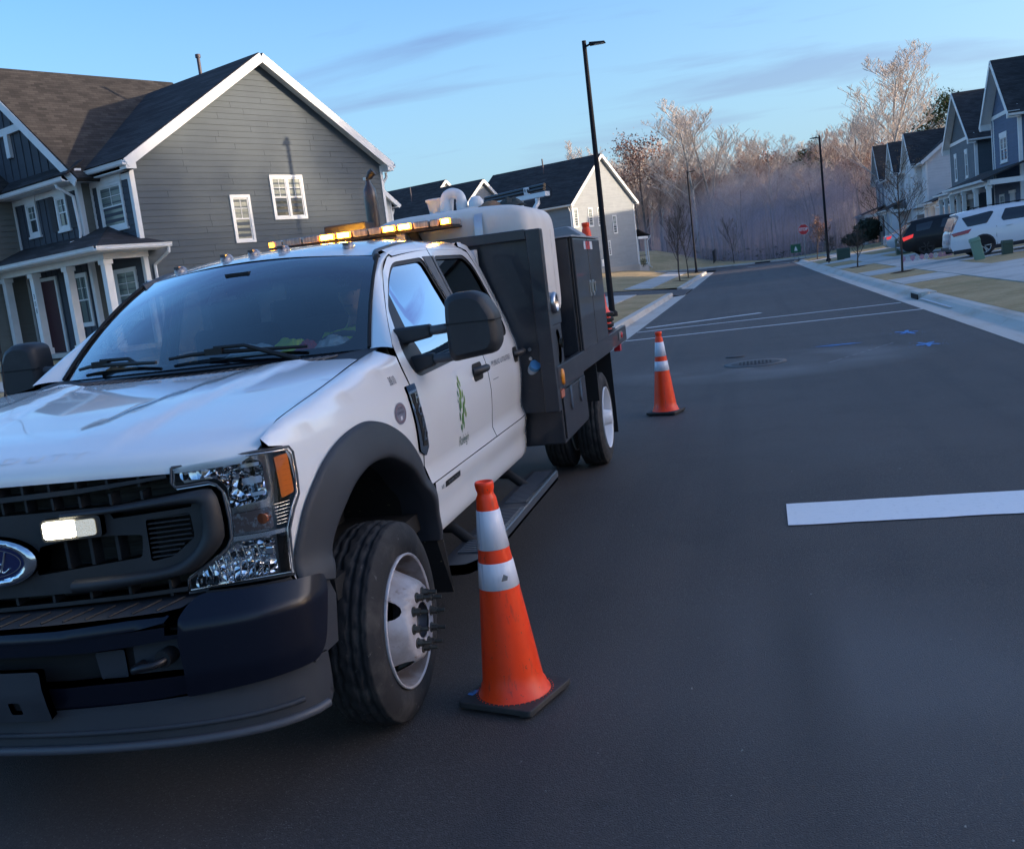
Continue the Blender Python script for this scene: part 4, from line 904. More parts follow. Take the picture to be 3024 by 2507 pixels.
# ================================================================ TRUCK
CX = -2.5; YA = 3.68; YR = 8.70
P_WHITE = mat('white_paint', (.80, .80, .80), .22, coat=1.0, spec=.5, var=[(1.2, (.76, .76, .76), .45, .75)])
P_BLACKP = mat('black_plastic', (.020, .021, .024), .52, var=[(5, (.034, .035, .038), .5, .75)], bump=(500, .25, .002), spec=.5)
P_FLARE = mat('flare_plastic', (.032, .036, .044), .55, spec=.35, var=[(3, (.042, .047, .056), .4, .7)], bump=(600, .2, .001))
P_BUMPER = mat('bumper_black_gloss', (.004, .006, .014), .30, coat=.15, spec=.35, var=[(30, (.01, .012, .02), .62, .8)])
P_DARK = mat('underbody_black', (.010, .010, .011), .8)
P_CHROME = mat('chrome', (.75, .76, .78), .07, metal=1)
P_BRUSH = mat('brushed_metal', (.45, .46, .48), .3, metal=1)
P_GLASSCAB = bpy.data.materials.new('cab_glass'); P_GLASSCAB.use_nodes = True
def archglass(m, tint, refl=1.0, ior=1.5, rough=0.0, gcol=(1, 1, 1)):
    nt = m.node_tree; nt.nodes.clear(); N = nt.nodes; L = nt.links
    o = N.new('ShaderNodeOutputMaterial'); t = N.new('ShaderNodeBsdfTransparent'); t.inputs[0].default_value = (*tint, 1)
    g = N.new('ShaderNodeBsdfGlossy'); g.inputs['Roughness'].default_value = rough; g.inputs[0].default_value = (*gcol, 1)
    f = N.new('ShaderNodeFresnel'); f.inputs[0].default_value = ior; mu = N.new('ShaderNodeMath'); mu.operation = 'MULTIPLY'; mu.use_clamp = True; mu.inputs[1].default_value = refl
    L.new(f.outputs[0], mu.inputs[0]); x = N.new('ShaderNodeMixShader'); L.new(mu.outputs[0], x.inputs[0]); L.new(t.outputs[0], x.inputs[1]); L.new(g.outputs[0], x.inputs[2]); L.new(x.outputs[0], o.inputs[0])
    return m
archglass(P_GLASSCAB, (.86, .92, .93), 3.0)
P_FARGLASS = archglass(mat('far_side_glass', (0, 0, 0)), (.9, .95, .94), .8)
P_TINTGLASS = archglass(mat('tinted_glass', (0, 0, 0)), (.12, .14, .14), 1.6)
P_SIDEGLASS = archglass(mat('side_glass', (0, 0, 0)), (.55, .66, .62), 6.5, gcol=(.72, .80, .88))
P_LENS = archglass(mat('clear_lens', (0, 0, 0)), (.93, .95, .97), 1.3)
P_TYRE = mat('tyre_rubber', (.026, .026, .028), .75, var=[(9, (.060, .056, .054), .48, .7), (40, (.10, .095, .095), .64, .72)], bump=(90, .3, .002), spec=.3)
P_RIM = mat('dusty_white_rim', (.50, .49, .52), .38, var=[(6, (.33, .29, .28), .45, .7), (26, (.22, .17, .15), .62, .75)])
P_RUST = mat('rusty_barrel', (.16, .12, .10), .6, var=[(8, (.30, .28, .28), .45, .7)])
P_LUG = mat('lug_steel', (.16, .15, .13), .4, metal=.9)
P_GREYPLASTIC = mat('grey_plastic', (.075, .08, .09), .55)
P_INT = mat('cabin_grey', (.035, .037, .042), .8)
P_SEAT = mat('seat_cloth', (.045, .048, .055), .9)
P_BED = mat('bed_navy_black', (.018, .020, .027), .42, coat=.25, var=[(2.5, (.035, .036, .042), .5, .75), (30, (.05, .045, .04), .62, .8)], bump=(60, .15, .002))
P_TANK = mat('cream_tank_plastic', (.66, .62, .58), .5, var=[(1.5, (.55, .50, .46), .5, .75)])
P_PVC = mat('white_pvc', (.68, .69, .70), .35, var=[(6, (.55, .55, .56), .5, .75)])
P_AMBER = mat('amber_lens', (.75, .20, .01), .3, coat=.6)
P_ORANGE = mat('cone_orange', (1.0, .055, .005), .40, var=[(9, (.86, .04, .008), .5, .8), ((30, 30, 6), (.42, .05, .03), .58, .72), (55, (.25, .05, .03), .66, .72)], bump=(30, .15, .003))
truck = thing('utility_truck', (CX, YA, 0), 'white crew-cab utility truck with flatbed, amber light bar and black grille, filling the left foreground', 'truck')
def herm(T, x):
    if x <= T[0][0]: return T[0][1]
    if x >= T[-1][0]: return T[-1][1]
    n = len(T)
    for i in range(n-1):
        if x <= T[i+1][0]:
            x0, y0 = T[i]; x1, y1 = T[i+1]; h = x1-x0; d = (y1-y0)/h
            m0 = d if i == 0 else ((y1-T[i-1][1])/(x1-T[i-1][0])); m1 = d if i == n-2 else ((T[i+2][1]-y0)/(T[i+2][0]-x0))
            t = (x-x0)/h
            return (2*t**3-3*t*t+1)*y0+(t**3-2*t*t+t)*h*m0+(-2*t**3+3*t*t)*y1+(t**3-t*t)*h*m1
SWT = [(.45, .93), (.52, .962), (.58, .985), (.68, .990), (.76, 1.004), (.81, 1.002), (.84, .988), (.88, .986), (.96, .998), (1.08, 1.010), (1.2, 1.008), (1.28, .998), (1.34, .978), (1.42, .955), (1.6, .890), (1.8, .818), (1.9, .782), (1.96, .75)]
def SW(z): return herm(SWT, z)
def sideP(s):
    def f(y, z):
        w_ = SW(z)
        if y < 3.5: w_ -= .10*(3.5-y)**2*(1 if z < 1.3 else .6)
        if y > 6.25: w_ -= .35*(y-6.25)**2
        d = .105*sstep(1.38, 1.85, z)*max(0, min(1, (5.5-y)/.8))**1.3
        return Vector((CX+s*(w_-d), y+1.9*d, z))
    return f
FRT = [(0, 2.78), (0.3, 2.785), (0.55, 2.80), (0.75, 2.83), (0.86, 2.865), (0.94, 2.915), (0.985, 2.98), (1.0, 3.06), (1.004, 3.3)]
BUT = [(0, 2.62), (0.3, 2.63), (0.55, 2.66), (0.75, 2.71), (0.9, 2.78), (1.0, 2.88), (1.03, 2.98), (1.035, 3.15)]
def arc(T):
    pts = smoothpts([(a, b, 0) for a, b in T], 6); S_ = [0]
    for p, q in zip(pts, pts[1:]): S_.append(S_[-1]+(q-p).length)
    def f(s):
        sg = 1 if s >= 0 else -1; s = abs(s)
        if s >= S_[-1]:
            p = pts[-1]+(pts[-1]-pts[-2]).normalized()*(s-S_[-1]); return sg*p.x, p.y
        for i in range(len(S_)-1):
            if s <= S_[i+1]: p = pts[i].lerp(pts[i+1], (s-S_[i])/(S_[i+1]-S_[i])); return sg*p.x, p.y
    return f
FRA = arc(FRT); BUA = arc(BUT)
def frontP(s, z):
    x, y = FRA(s); return Vector((CX+x, y+.03*(z-1.05), z))
def bumpP(s, z):
    x, y = BUA(s); dy = 0
    if z > .765: dy += min(.9*(z-.765), .3)
    if z < .60: dy += .25*(.60-z)
    return Vector((CX+x*(1-.02*max(0, (z-.765))*5), y+dy, z))
def damP(s, z):
    x, y = BUA(s); return Vector((CX+x*(1.0-.04*(.56-z)), y+.015-.16*max(0, .50-z)+ (.03 if z < .40 else 0), z))
def mir(poly): return [(-a, b) for a, b in reversed(poly)]
def sym(poly):  # closed outline from right half running centre -> outer -> centre
    return poly+[(-a, b) for a, b in reversed(poly)]
# ---- side panels both sides
FL_OUT = [(2.965, .80), (2.985, .88), (3.05, 1.017), (3.14, 1.10), (3.25, 1.162), (3.40, 1.205), (3.565, 1.222), (3.707, 1.212), (3.874, 1.165), (4.05, 1.08), (4.22, .955), (4.33, .82), (4.39, .68), (4.41, .56)]
FL_IN = [(3.12, .76), (3.15, .83), (3.21, .915), (3.28, .975), (3.37, 1.03), (3.48, 1.06), (3.60, 1.068), (3.74, 1.052), (3.88, 1.008), (4.02, .945), (4.14, .86), (4.22, .76), (4.27, .66), (4.29, .56)]
for s in (1, -1):
    f = sideP(s); fl = s < 0
    arch = [(y+.0, z-.03) for y, z in FL_OUT]
    # fender: side plus rounded shoulder reaching the hood seam
    def wh(y): return herm([(2.9, .945), (3.1, .938), (3.5, .915), (3.9, .885), (4.2, .862)], y)
    def zh(y): return herm([(2.9, 1.285), (3.0, 1.312), (3.1, 1.332), (3.5, 1.378), (3.9, 1.425), (4.2, 1.452)], y)
    def fenderP(y, q, s=s, f=f):
        # q up to zt is plain height, above it rolls over towards the seam
        zs = zh(y)-.05
        if q <= zs: return f(y, q)
        t = min(1.3, (q-zs)/.07); a = f(y, zs); wa = abs(a.x-CX); we = wh(y)
        k = math.sin(min(t, 1)*math.pi/2); c = 1-math.cos(min(t, 1)*math.pi/2)
        return Vector((CX+s*(wa+(we-wa)*c), y, zs+(zh(y)-zs)*k))
    top = [(y, zh(y)+.02) for y in (4.235, 4.1, 3.9, 3.7, 3.5, 3.3, 3.15, 3.06, 3.0, 2.92)]
    poly = [(2.925, 1.262), (3.0, 1.250), (3.022, 1.20), (3.03, 1.12), (3.022, 1.07), (2.99, 1.03), (2.975, .98), (2.965, .90), (2.965, .80)]+[(y, z) for y, z in arch if y > 2.97 and z > .85]+[(4.275, .86), (4.322, .90), (4.288, 1.1), (4.245, 1.30)]+top
    panel('fender', P_WHITE, truck, poly, fenderP, step=.045, th=.02, flip=fl)
    FW = rounded([(4.47, 1.62), (4.74, 1.785), (4.86, 1.848), (5.31, 1.865), (5.39, 1.58), (5.42, 1.325), (4.40, 1.30), (4.335, 1.42)], [.03, .05, .06, .05, .03, .05, .06, .06])
    RW = rounded([(5.50, 1.868), (6.12, 1.872), (6.24, 1.80), (6.30, 1.55), (6.29, 1.35), (5.56, 1.33), (5.535, 1.5)], [.05, .12, .08, .06, .08, .05, .02])
    fd = [(4.37, .807), (4.335, .90), (4.30, 1.1), (4.262, 1.30), (4.258, 1.40), (4.275, 1.47), (4.416, 1.60), (4.694, 1.807), (4.83, 1.875), (4.98, 1.905), (5.45, 1.917), (5.465, 1.60), (5.545, 1.30), (5.585, 1.08), (5.61, .807)]
    D1 = panel('front_door', P_WHITE, truck, fd, f, [FW], step=.05, th=.03, flip=fl)
    rd = [(5.62, .807), (5.595, 1.08), (5.555, 1.30), (5.475, 1.60), (5.46, 1.917), (6.10, 1.915), (6.24, 1.885), (6.33, 1.75), (6.375, 1.45), (6.40, 1.2), (6.425, .807)]
    D2 = panel('rear_door', P_WHITE, truck, rd, f, [RW], step=.05, th=.03, flip=fl)
    panel('cab_rear_pillar', P_WHITE, truck, [(6.435, .56), (6.435, .815), (6.41, 1.2), (6.385, 1.45), (6.342, 1.74), (6.25, 1.90), (6.12, 1.925), (6.16, 1.955), (6.34, 1.93), (6.44, 1.75), (6.48, 1.45), (6.52, 1.2), (6.53, .56)], f, step=.05, th=.02, flip=fl)
    panel('rocker_panel', P_WHITE, truck, [(4.43, .555), (4.43, .66), (4.415, .802), (6.43, .802), (6.43, .555)], f, step=.05, th=.03, flip=fl, stepb=.02)
    panel('sail_trim', P_BLACKP, D1, rounded([(4.335, 1.42), (4.47, 1.62), (4.60, 1.695), (4.545, 1.50), (4.62, 1.302), (4.40, 1.296)], .02), f, step=.05, out=-.001, th=.02, flip=fl)
    # window rubber and glass, black centre pillar
    for hole, d, nm, gm in ((FW, D1, 'front', P_SIDEGLASS), (RW, D2, 'rear', P_TINTGLASS)):
        if s < 0: gm = P_FARGLASS
        cx_ = sum(p[0] for p in hole)/len(hole); cz_ = sum(p[1] for p in hole)/len(hole)
        inner = [(cx_+(a-cx_)*(1-.045), cz_+(b-cz_)*(1-.07)) for a, b in hole]
        panel('window_rubber', P_BLACKP, d, hole, f, [inner], step=.08, out=-.006, th=.02, flip=fl)
        panel('window_glass', gm, d, hole, f, step=.08, out=-.016, th=0, flip=fl)
    panel('pillar_trim', P_GREYPLASTIC, D1, [(5.315, 1.866), (5.395, 1.58), (5.425, 1.32), (5.53, 1.32), (5.462, 1.60), (5.447, 1.868)], f, step=.05, out=.004, th=.01, flip=fl)
    panel('pillar_trim', P_GREYPLASTIC, D2, [(5.497, 1.868), (5.53, 1.5), (5.553, 1.325), (5.56, 1.32), (5.478, 1.60), (5.463, 1.868)], f, step=.05, out=.004, th=.01, flip=fl)
    # dark shut-line backing
    panel('inner_body', P_DARK, truck, [(3.05, .60), (3.05, 1.15), (3.3, 1.2), (4.1, 1.26), (4.30, 1.30), (5.3, 1.28), (6.45, 1.28), (6.45, .6), (4.5, .6), (4.4, .85), (4.2, 1.0), (3.7, 1.18), (3.3, 1.1), (3.1, .9), (3.1, .6)], f, step=.12, out=-.032, th=.0, flip=fl)
    for (a, b, d) in (((5.26, 1.165), (5.58, 1.262), D1), ((6.235, 1.165), (6.55, 1.262), D2)):
        c0 = (a[0]+.0, a[1]); pw = .20 if d is D1 else .135
        rc = rounded([(a[0], a[1]), (a[0]+pw, a[1]+.0), (a[0]+pw, b[1]), (a[0], b[1])], .03)
        panel('handle_cup', P_DARK, d, rc, f, step=.04, out=.0015, th=.0, flip=fl)
        m = MB(); pr = lambda y, z, o: f(y, z)+mnorm(f, y, z)*(o if not fl else -o)
        ys = [a[0]+.0, a[0]+.02, a[0]+.06, a[0]+.12, a[0]+.17, a[0]+.205] if d is D1 else [a[0]-.0, a[0]+.02, a[0]+.06, a[0]+.11, a[0]+.15, a[0]+.185]
        oo = [.004, .03, .042, .044, .038, .006]
        m.tube([pr(y, 1.222, o) for y, o in zip(ys, oo)], [.018, .02, .021, .022, .02, .014], 8); m.build('door_handle', P_BLACKP, d)
    # arch flare
    n = 60; FO = smoothpts([(a, b, 0) for a, b in FL_OUT], 5); FI = smoothpts([(a, b, 0) for a, b in FL_IN], 5)
    prof = [(0, .003), (.02, .016), (.12, .022), (.5, .040), (.85, .052), (.95, .050), (1.0, .040), (1.0, -.02), (.97, -.12)]
    m = MB()
    def FP_(i, j):
        t, o = prof[j]; a, b = FO[i], FI[i]; p = a.lerp(b, t); q = f(p.x, max(.5, min(p.y, 1.25))); return Vector((q.x+s*(o+.004), p.x, p.y))
    m.grid(FP_, len(FO), len(prof), flip=not fl); m.build('wheel_arch_flare', P_FLARE, truck)
    panel('flare_foot', P_FLARE, truck, [(2.965, .80), (3.12, .76), (3.13, .60), (3.10, .53), (2.97, .53), (2.94, .6), (2.94, .78)], f, step=.04, out=.03, th=.05, flip=fl)
    m = MB()
    # liner
    LI = [(p.x, p.y) for p in FI]
    m.grid(lambda i, j: Vector((CX+s*(.99-.5*j), LI[i][0], LI[i][1]+.01)), len(LI), 2, flip=fl); m.grid(lambda i, j: Vector((CX+s*(.50), LI[i][0], LI[i][1]*(1-j)+.35*j)), len(LI), 2)
    m.build('arch_liner', mat('muddy_liner', (.012, .012, .012), .8, var=[(38, (.20, .17, .10), .66, .70)]), truck)
    m = MB(); m.prism([(CX+s*.62, 4.27, .84), (CX+s*.965, 4.27, .84), (CX+s*1.03, 4.32, .62), (CX+s*1.05, 4.33, .30), (CX+s*.66, 4.33, .30)], (0, .012, 0)); m.build('mud_flap', MATS['muddy_liner'], truck)
    # running board
    rb = MB(); q = [(4.36, .40), (4.44, .415), (6.28, .415), (6.42, .40)]
    bd = panel('running_board', mat('step_black', (.028, .03, .035), .5), truck, rounded([(CX+s*.99, 4.34), (CX+s*1.12, 4.34), (CX+s*1.185, 4.46), (CX+s*1.185, 6.34), (CX+s*1.15, 6.44), (CX+s*.99, 6.44)], .03), lambda x, y: Vector((x, y, .43-.004*abs(y-5.4))), step=.12, th=.05, flip=False)
    m = MB()
    for k in range(2):
        y0 = 4.52+k*.98
        for j in range(26):
            y = y0+j*.033; m.bbox((CX+min(s*1.03, s*1.165), y, .424), (CX+max(s*1.03, s*1.165), y+.014, .436))
    o = m.build('tread_ribs', mat('tread_grey', (.07, .08, .095), .45), bd); o['kind'] = 'stuff'
    m = MB()
    for k in range(2):
        for j in range(28):
            y = 4.50+k*.98+j*.031; m.box((CX+s*1.172, y, .44), (.018, .012, .012))
    m.bbox((CX+min(s*1.178, s*1.19), 4.48, .40), (CX+max(s*1.178, s*1.19), 6.32, .436)); o = m.build('tread_edge', P_BRUSH, bd); o['kind'] = 'stuff'
    for y in (4.75, 6.0): 
        m = MB(); m.tube([(CX+s*.7, y, .52), (CX+s*.95, y, .50), (CX+s*1.05, y, .41)], .03, 8); m.build('step_bracket', P_DARK, bd)
    # mirror
    ym = 4.45 if s > 0 else 4.66
    m = MB(); 
    sec = [(-.0, .76, .80), (.012, .92, .93), (.035, .99, .985), (.07, 1, 1), (.12, 1.0, 1.0), (.15, .97, .975)]
    ol = rounded([(1.150, 1.385), (1.165, 1.352), (1.36, 1.375), (1.388, 1.42), (1.385, 1.55), (1.335, 1.64), (1.28, 1.664), (1.20, 1.662), (1.158, 1.64), (1.150, 1.55)], .02, 3)
    cx_, cz_ = 1.268, 1.51
    m.grid(lambda i, j: Vector((CX+s*(cx_+(ol[j % len(ol)][0]-cx_)*sec[i][1]), ym-.075+sec[i][0], cz_+(ol[j % len(ol)][1]-cz_)*sec[i][2])), len(sec), len(ol)+1, flip=not fl)
    b = len(m.v); m.add([Vector((CX+s*(cx_+(p[0]-cx_)*sec[0][1]), ym-.075, cz_+(p[1]-cz_)*sec[0][2])) for p in ol], [tuple(range(len(ol)))], False)
    hd = m.build('side_mirror', P_BLACKP, truck)
    m = MB(); m.prism([Vector((CX+s*(cx_+(p[0]-cx_)*.9), ym+.068, cz_+(p[1]-cz_)*.9)) for p in ol], (0, .004, 0)); m.build('mirror_glass', P_CHROME, hd)
    m = MB(); m.bbox((CX+min(s*1.152, s*1.39), ym-.078, 1.523), (CX+max(s*1.152, s*1.39), ym+.05, 1.528)); m.build('mirror_seam', P_DARK, hd)
    for (za, zb, xa) in ((1.49, 1.505, .885), (1.355, 1.375, .95)):
        m = MB(); A = Vector((CX+s*xa, 4.47, za)); B = Vector((CX+s*1.07, ym-.01, zb)); C_ = Vector((CX+s*1.18, ym, zb+.004))
        m.hexa([A+Vector((0, -.05, -.045)), A+Vector((0, .06, -.045)), A+Vector((0, .06, .04)), A+Vector((0, -.05, .04))], [B+Vector((0, -.03, -.03)), B+Vector((0, .03, -.03)), B+Vector((0, .03, .03)), B+Vector((0, -.03, .03))])
        m.build('mirror_arm', P_BLACKP, hd, bevel=.012)
        m = MB(); m.tube([B-Vector((s*.02, 0, 0)), B+Vector((s*.02, 0, 0)), C_], .022, 8); m.build('mirror_arm', P_GREYPLASTIC, hd)
# ---- hood
HPROF = [(0, 0.0, 1.222), (.02, .0, 1.242), (.045, .008, 1.268), (.075, .03, 1.288), (.13, .08, 1.306), (.25, .20, 1.336), (.56, .50, 1.383), (.97, .90, 1.424), (1.40, 1.32, 1.455)]
def hoodP(x, t):
    dy = herm([(a, b) for a, b, c in HPROF], t); z = herm([(a, c) for a, b, c in HPROF], t)
    xl, yl = FRA(abs(x)*1.03); k = 1-sstep(0, 1.0, t)*.85
    fy = 2.78+(yl-2.78)*k
    xr = .44+.14*t; e = (abs(x)-xr)
    dome = .016*(1-sstep(-.05, .04, e))*sstep(.0, .35, t)
    inner = -.012*(1-sstep(-.05, .05, abs(x)-(.17+.22*t)))*sstep(.1, .5, t)
    lip = .0
    z = z+dome+inner-.018*(abs(x)/.95)**4*(1-t/1.4)
    y_ = fy+dy; z += (zh(y_)+.001-z)*min(1, abs(x)/.9)**7*sstep(.06, .2, t)
    return Vector((CX+x, y_, z))
def hx_(t):
    x = .9
    for _ in range(4): x = wh(hoodP(x, t).y)-.004
    return x
hood_poly = sym([(0, .0), (.40, .0), (.62, .0), (.655, -.008), (.70, .0), (.88, .012), (.925, .04)]+[(hx_(t), t) for t in (.08, .14, .22, .32, .45, .6, .75, .9, 1.05, 1.2, 1.28)]+[(.83, 1.31), (.60, 1.32), (.44, 1.24), (.2, 1.22), (0, 1.215)])
panel('hood', P_WHITE, truck, hood_poly, hoodP, step=.045, th=.02)
# embossed lettering on the hood edge
textmap('hood_lettering', P_WHITE, truck, 'SUPER DUTY', .075, lambda x, y, z: hoodP(x*1.0, .095+y*.75)+mnorm(hoodP, x, .095+y*.75)*(.0018), sx=1.35, spacing=1.35)
# cowl under the windscreen
def cowlP(x, v): return Vector((CX+x, 4.02+.27*v+.10*(x/.85)**2*(.55+.25*v), 1.408+.045*v+.012*(abs(x)/.85)))
panel('cowl', P_BLACKP, truck, sym([(0, 0), (.5, -.02), (.86, .02), (.86, .62), (.83, 1.0), (0, 1.0)]), cowlP, step=.07, th=.01)
m = MB()
for k in range(34):
    x = -.62+k*.038
    a = cowlP(x, .25)+Vector((0, 0, .003)); b = cowlP(x+.05, .62)+Vector((0, 0, .003)); m.tube([a, (a+b)/2+Vector((0, 0, .006)), b], .006, 5, False)
o = m.build('cowl_louvres', P_GREYPLASTIC, truck); o['kind'] = 'stuff'
# ---- windscreen
def WB(u): return Vector((CX+.80*u, 4.335-.20*(1-u*u), 1.458+.012*(1-u*u)))
def WT(u): return Vector((CX+.668*u, 4.965-.12*(1-u*u), 1.888+.042*(1-u*u)))
def wsP(u, v):
    a, b = WB(u), WT(u); p = a.lerp(b, v); return p+Vector((0, -.35, .55))*(.055*4*v*(1-v))
panel('windscreen', P_GLASSCAB, truck, sym([(0, 0), (1, 0), (1, 1), (0, 1)]), wsP, step=.1, th=0)
P_FRIT = mat('black_glass_border', (.008, .009, .012), .12, coat=.5)
panel('windscreen_border', P_FRIT, truck, sym([(0, -.02), (1.0, -.02), (1.0, 1.01), (0, 1.01)]), wsP, [rounded(sym([(0, .03), (.86, .06), (.925, .13), (.93, .84), (.84, .93), (.45, .945), (.35, .875), (0, .865)]), .03)], step=.06, out=-.006, th=0)
RS = [(0, 2.015), (.25, 2.010), (.45, 1.998), (.60, 1.978), (.69, 1.962), (.735, 1.945), (.765, 1.920), (.780, 1.905)]
RSC = smoothpts([(a, b, 0) for a, b in RS], 4)
RL = [0]
for p, q in zip(RSC, RSC[1:]): RL.append(RL[-1]+(q-p).length)
def roofP(a, y):
    s = 1 if a >= 0 else -1; t = abs(a)*RL[-1]
    for i in range(len(RL)-1):
        if t <= RL[i+1]+1e-9: p = RSC[i].lerp(RSC[i+1], (t-RL[i])/(RL[i+1]-RL[i])); break
    else: p = RSC[-1]
    z = p.y; x = p.x
    dr = .0
    if y < 5.6:
        u = min(1, x/.668); yt = 4.965-.12*(1-u*u); zt = 1.888+.042*(1-u*u)+.006 if x < .70 else p.y-.03
        k = (5.6-y)/(5.6-yt); dr = max(0, p.y-zt)*max(0, k)**2.2
    if y > 6.1: dr = .16*(y-6.1)**2*2
    if y < 5.5: x -= .105*(x/.78)*min(1, (5.5-y)/.8)**1.3
    return Vector((CX+s*x, y, z-dr))
# ---- screen pillars (white) and roof
for s in (1, -1):
    f = sideP(s); fl = s < 0
    dl = [(4.255, 1.455), (4.275, 1.475), (4.416, 1.605), (4.694, 1.812), (4.83, 1.880), (4.98, 1.912)]
    DL = smoothpts([(a, b, 0) for a, b in dl], 5)
    n = len(DL)
    def PP(i, j):
        t = i/(n-1); a = wsP(s*.999, min(1, max(0, t*1.0))); b = f(DL[i].x, DL[i].y); k = j/4; p = a.lerp(b, k); bul = .016*math.sin(math.pi*k); return p+Vector((s*.6, -.5, .4))*bul
    m = MB(); m.grid(PP, n, 5, flip=fl); m.build('windscreen_pillar', P_WHITE, truck)
    m = MB(); m.tube([wsP(s*.998, v/8)+Vector((s*.004, -.004, .006)) for v in range(9)], .009, 6); m.build('windscreen_seal', P_DARK, truck)
    m = MB(); q = [wsP(s*1.0, .965)+Vector((0, -.004, .004))]+[roofP(s*.86, y) for y in (5.02, 5.1, 5.2, 5.35, 5.5)]
    q = smoothpts(q, 4); m.tube(q, [.020-.014*k/len(q) for k in range(len(q))], 6); m.build('roof_ditch_trim', P_GREYPLASTIC, truck)
def roof_front(a): return 4.968-.12*(1-a*a)+.012
rp = [(0, roof_front(0)-.0)]+[(a, roof_front(min(1, a*1.13))) for a in (.2, .4, .6, .75, .86)]+[(.93, 4.99), (1.0, 5.02), (1.0, 5.6), (1.0, 6.15), (.98, 6.38), (.9, 6.47), (0, 6.50)]
panel('roof', P_WHITE, truck, sym(rp), roofP, step=.07, th=.03)
for k, x in enumerate((-.60, -.27, -.085, .105, .505)):
    c = roofP(x/.80*.93 if abs(x) > .4 else x/.83, 5.12); ml = thing('marker_light', c, None, None); ml.parent = truck; ml.location = c-wloc(truck); del ml
    # small clear clearance lamp
m_objs = [o for o in list(truck.children) if o.name.startswith('marker_light')]
for e in m_objs: bpy.data.objects.remove(e)
for k, x in enumerate((-.58, -.265, -.085, .105, .51)):
    c = roofP(x/.83, 5.10)
    m = MB(); m.lathe([(.031, -.012), (.031, .004), (.027, .018), (.016, .028), (.0001, .031)], (0, 0, 0), n=14)
    m.v = [tuple(Vector((p[0]*1.0, p[1]*1.5, p[2]))+c) for p in m.v]
    o = m.build('marker_light', mat('clearance_lens', (.30, .27, .28), .2, coat=.6, var=[(60, (.16, .12, .12), .45, .6)]), truck)
    m = MB(); m.box((c.x, c.y-.03, c.z+.02), (.03, .03, .014)); m.build('bulb', mat('bulb_dark', (.05, .045, .05), .3), o)
# ---- cab back, floor and interior
m = MB(); m.bbox((CX-.93, 6.40, .6), (CX+.93, 6.46, 1.42)); m.bbox((CX-.80, 6.40, 1.42), (CX-.55, 6.45, 1.9)); m.bbox((CX+.55, 6.40, 1.42), (CX+.80, 6.45, 1.9)); m.bbox((CX-.7, 6.40, 1.85), (CX+.7, 6.45, 1.96))
m.build('cab_back', P_WHITE, truck)
m = MB(); m.bbox((CX-.95, 3.3, .62), (CX+.95, 6.4, .70)); m.bbox((CX-.9, 4.36, .7), (CX+.9, 4.42, 1.36)); m.build('cab_floor', P_DARK, truck)
m = MB(); m.bbox((CX-.62, 3.0, .55), (CX+.62, 4.2, 1.16)); m.build('engine_bay', P_DARK, truck)
m = MB(); q = [(4.34, 1.40), (4.42, 1.455), (4.66, 1.47), (4.85, 1.42), (4.90, 1.30), (4.84, 1.0), (4.40, 1.0)]
m.prism([(CX-.80, a, b) for a, b in q], (1.60, 0, 0)); dash = m.build('dashboard', P_INT, truck, bevel=.02)
panel('headliner', mat('headliner_grey', (.12, .12, .125), .9), truck, sym([(0, 5.0), (.8, 5.2), (.8, 6.3), (0, 6.3)]), roofP, step=.15, out=-.045, th=0)
def seat(x, y, w_, nm='seat'):
    m = MB(); m.box((x, y, .98), (w_, .52, .22)); m.box((x, y+.27, 1.30), (w_, .16, .62)); st = m.build(nm, P_SEAT, truck, bevel=.05, seg=3)
    m = MB(); m.box((x, y+.27, 1.665), (.30, .12, .20)); m.build('headrest', P_SEAT, st, bevel=.05, seg=3)
    m = MB(); 
    for d in (-.07, .07): m.cyl((x+d, y+.27, 1.55), (x+d, y+.27, 1.66), .008, 6)
    m.build('headrest_post', P_BRUSH, st)
seat(CX+.42, 5.15, .52); seat(CX-.42, 5.15, .52)
m = MB(); m.box((CX, 5.28, 1.02), (.30, .6, .5)); m.build('centre_console', P_INT, truck, bevel=.03)
m = MB(); m.box((CX, 6.02, 1.0), (1.45, .5, .22)); m.box((CX, 6.25, 1.30), (1.45, .14, .60)); st = m.build('rear_bench', P_SEAT, truck, bevel=.04)
for d in (-.45, .45): m = MB(); m.box((CX+d, 6.25, 1.65), (.30, .10, .16)); m.build('headrest', P_SEAT, st, bevel=.04)
# steering wheel
m = MB(); c = Vector((CX+.42, 4.86, 1.37)); ax_ = Vector((0, -.75, .62)).normalized(); u_ = Vector((1, 0, 0)); v_ = ax_.cross(u_)
m.tube([c+(u_*math.cos(a)+v_*math.sin(a))*.19 for a in [2*math.pi*k/24 for k in range(25)]], .016, 8, False)
for a in (0, math.pi, -math.pi/2): m.tube([c, c+(u_*math.cos(a)+v_*math.sin(a))*.19], .014, 6)
m.cyl(c-ax_*-.0, c-ax_*.03, .06, 12); m.build('steering_wheel', P_INT, truck)
m = MB(); m.box((CX, 4.82, 1.815), (.26, .04, .075)); o = m.build('interior_mirror', P_GREYPLASTIC, truck, bevel=.015); 
m = MB(); m.box((CX, 4.765, 1.86), (.13, .09, .05)); m.tube([(CX, 4.82, 1.83), (CX, 4.79, 1.86)], .012, 6); m.build('mirror_mount', P_DARK, o)
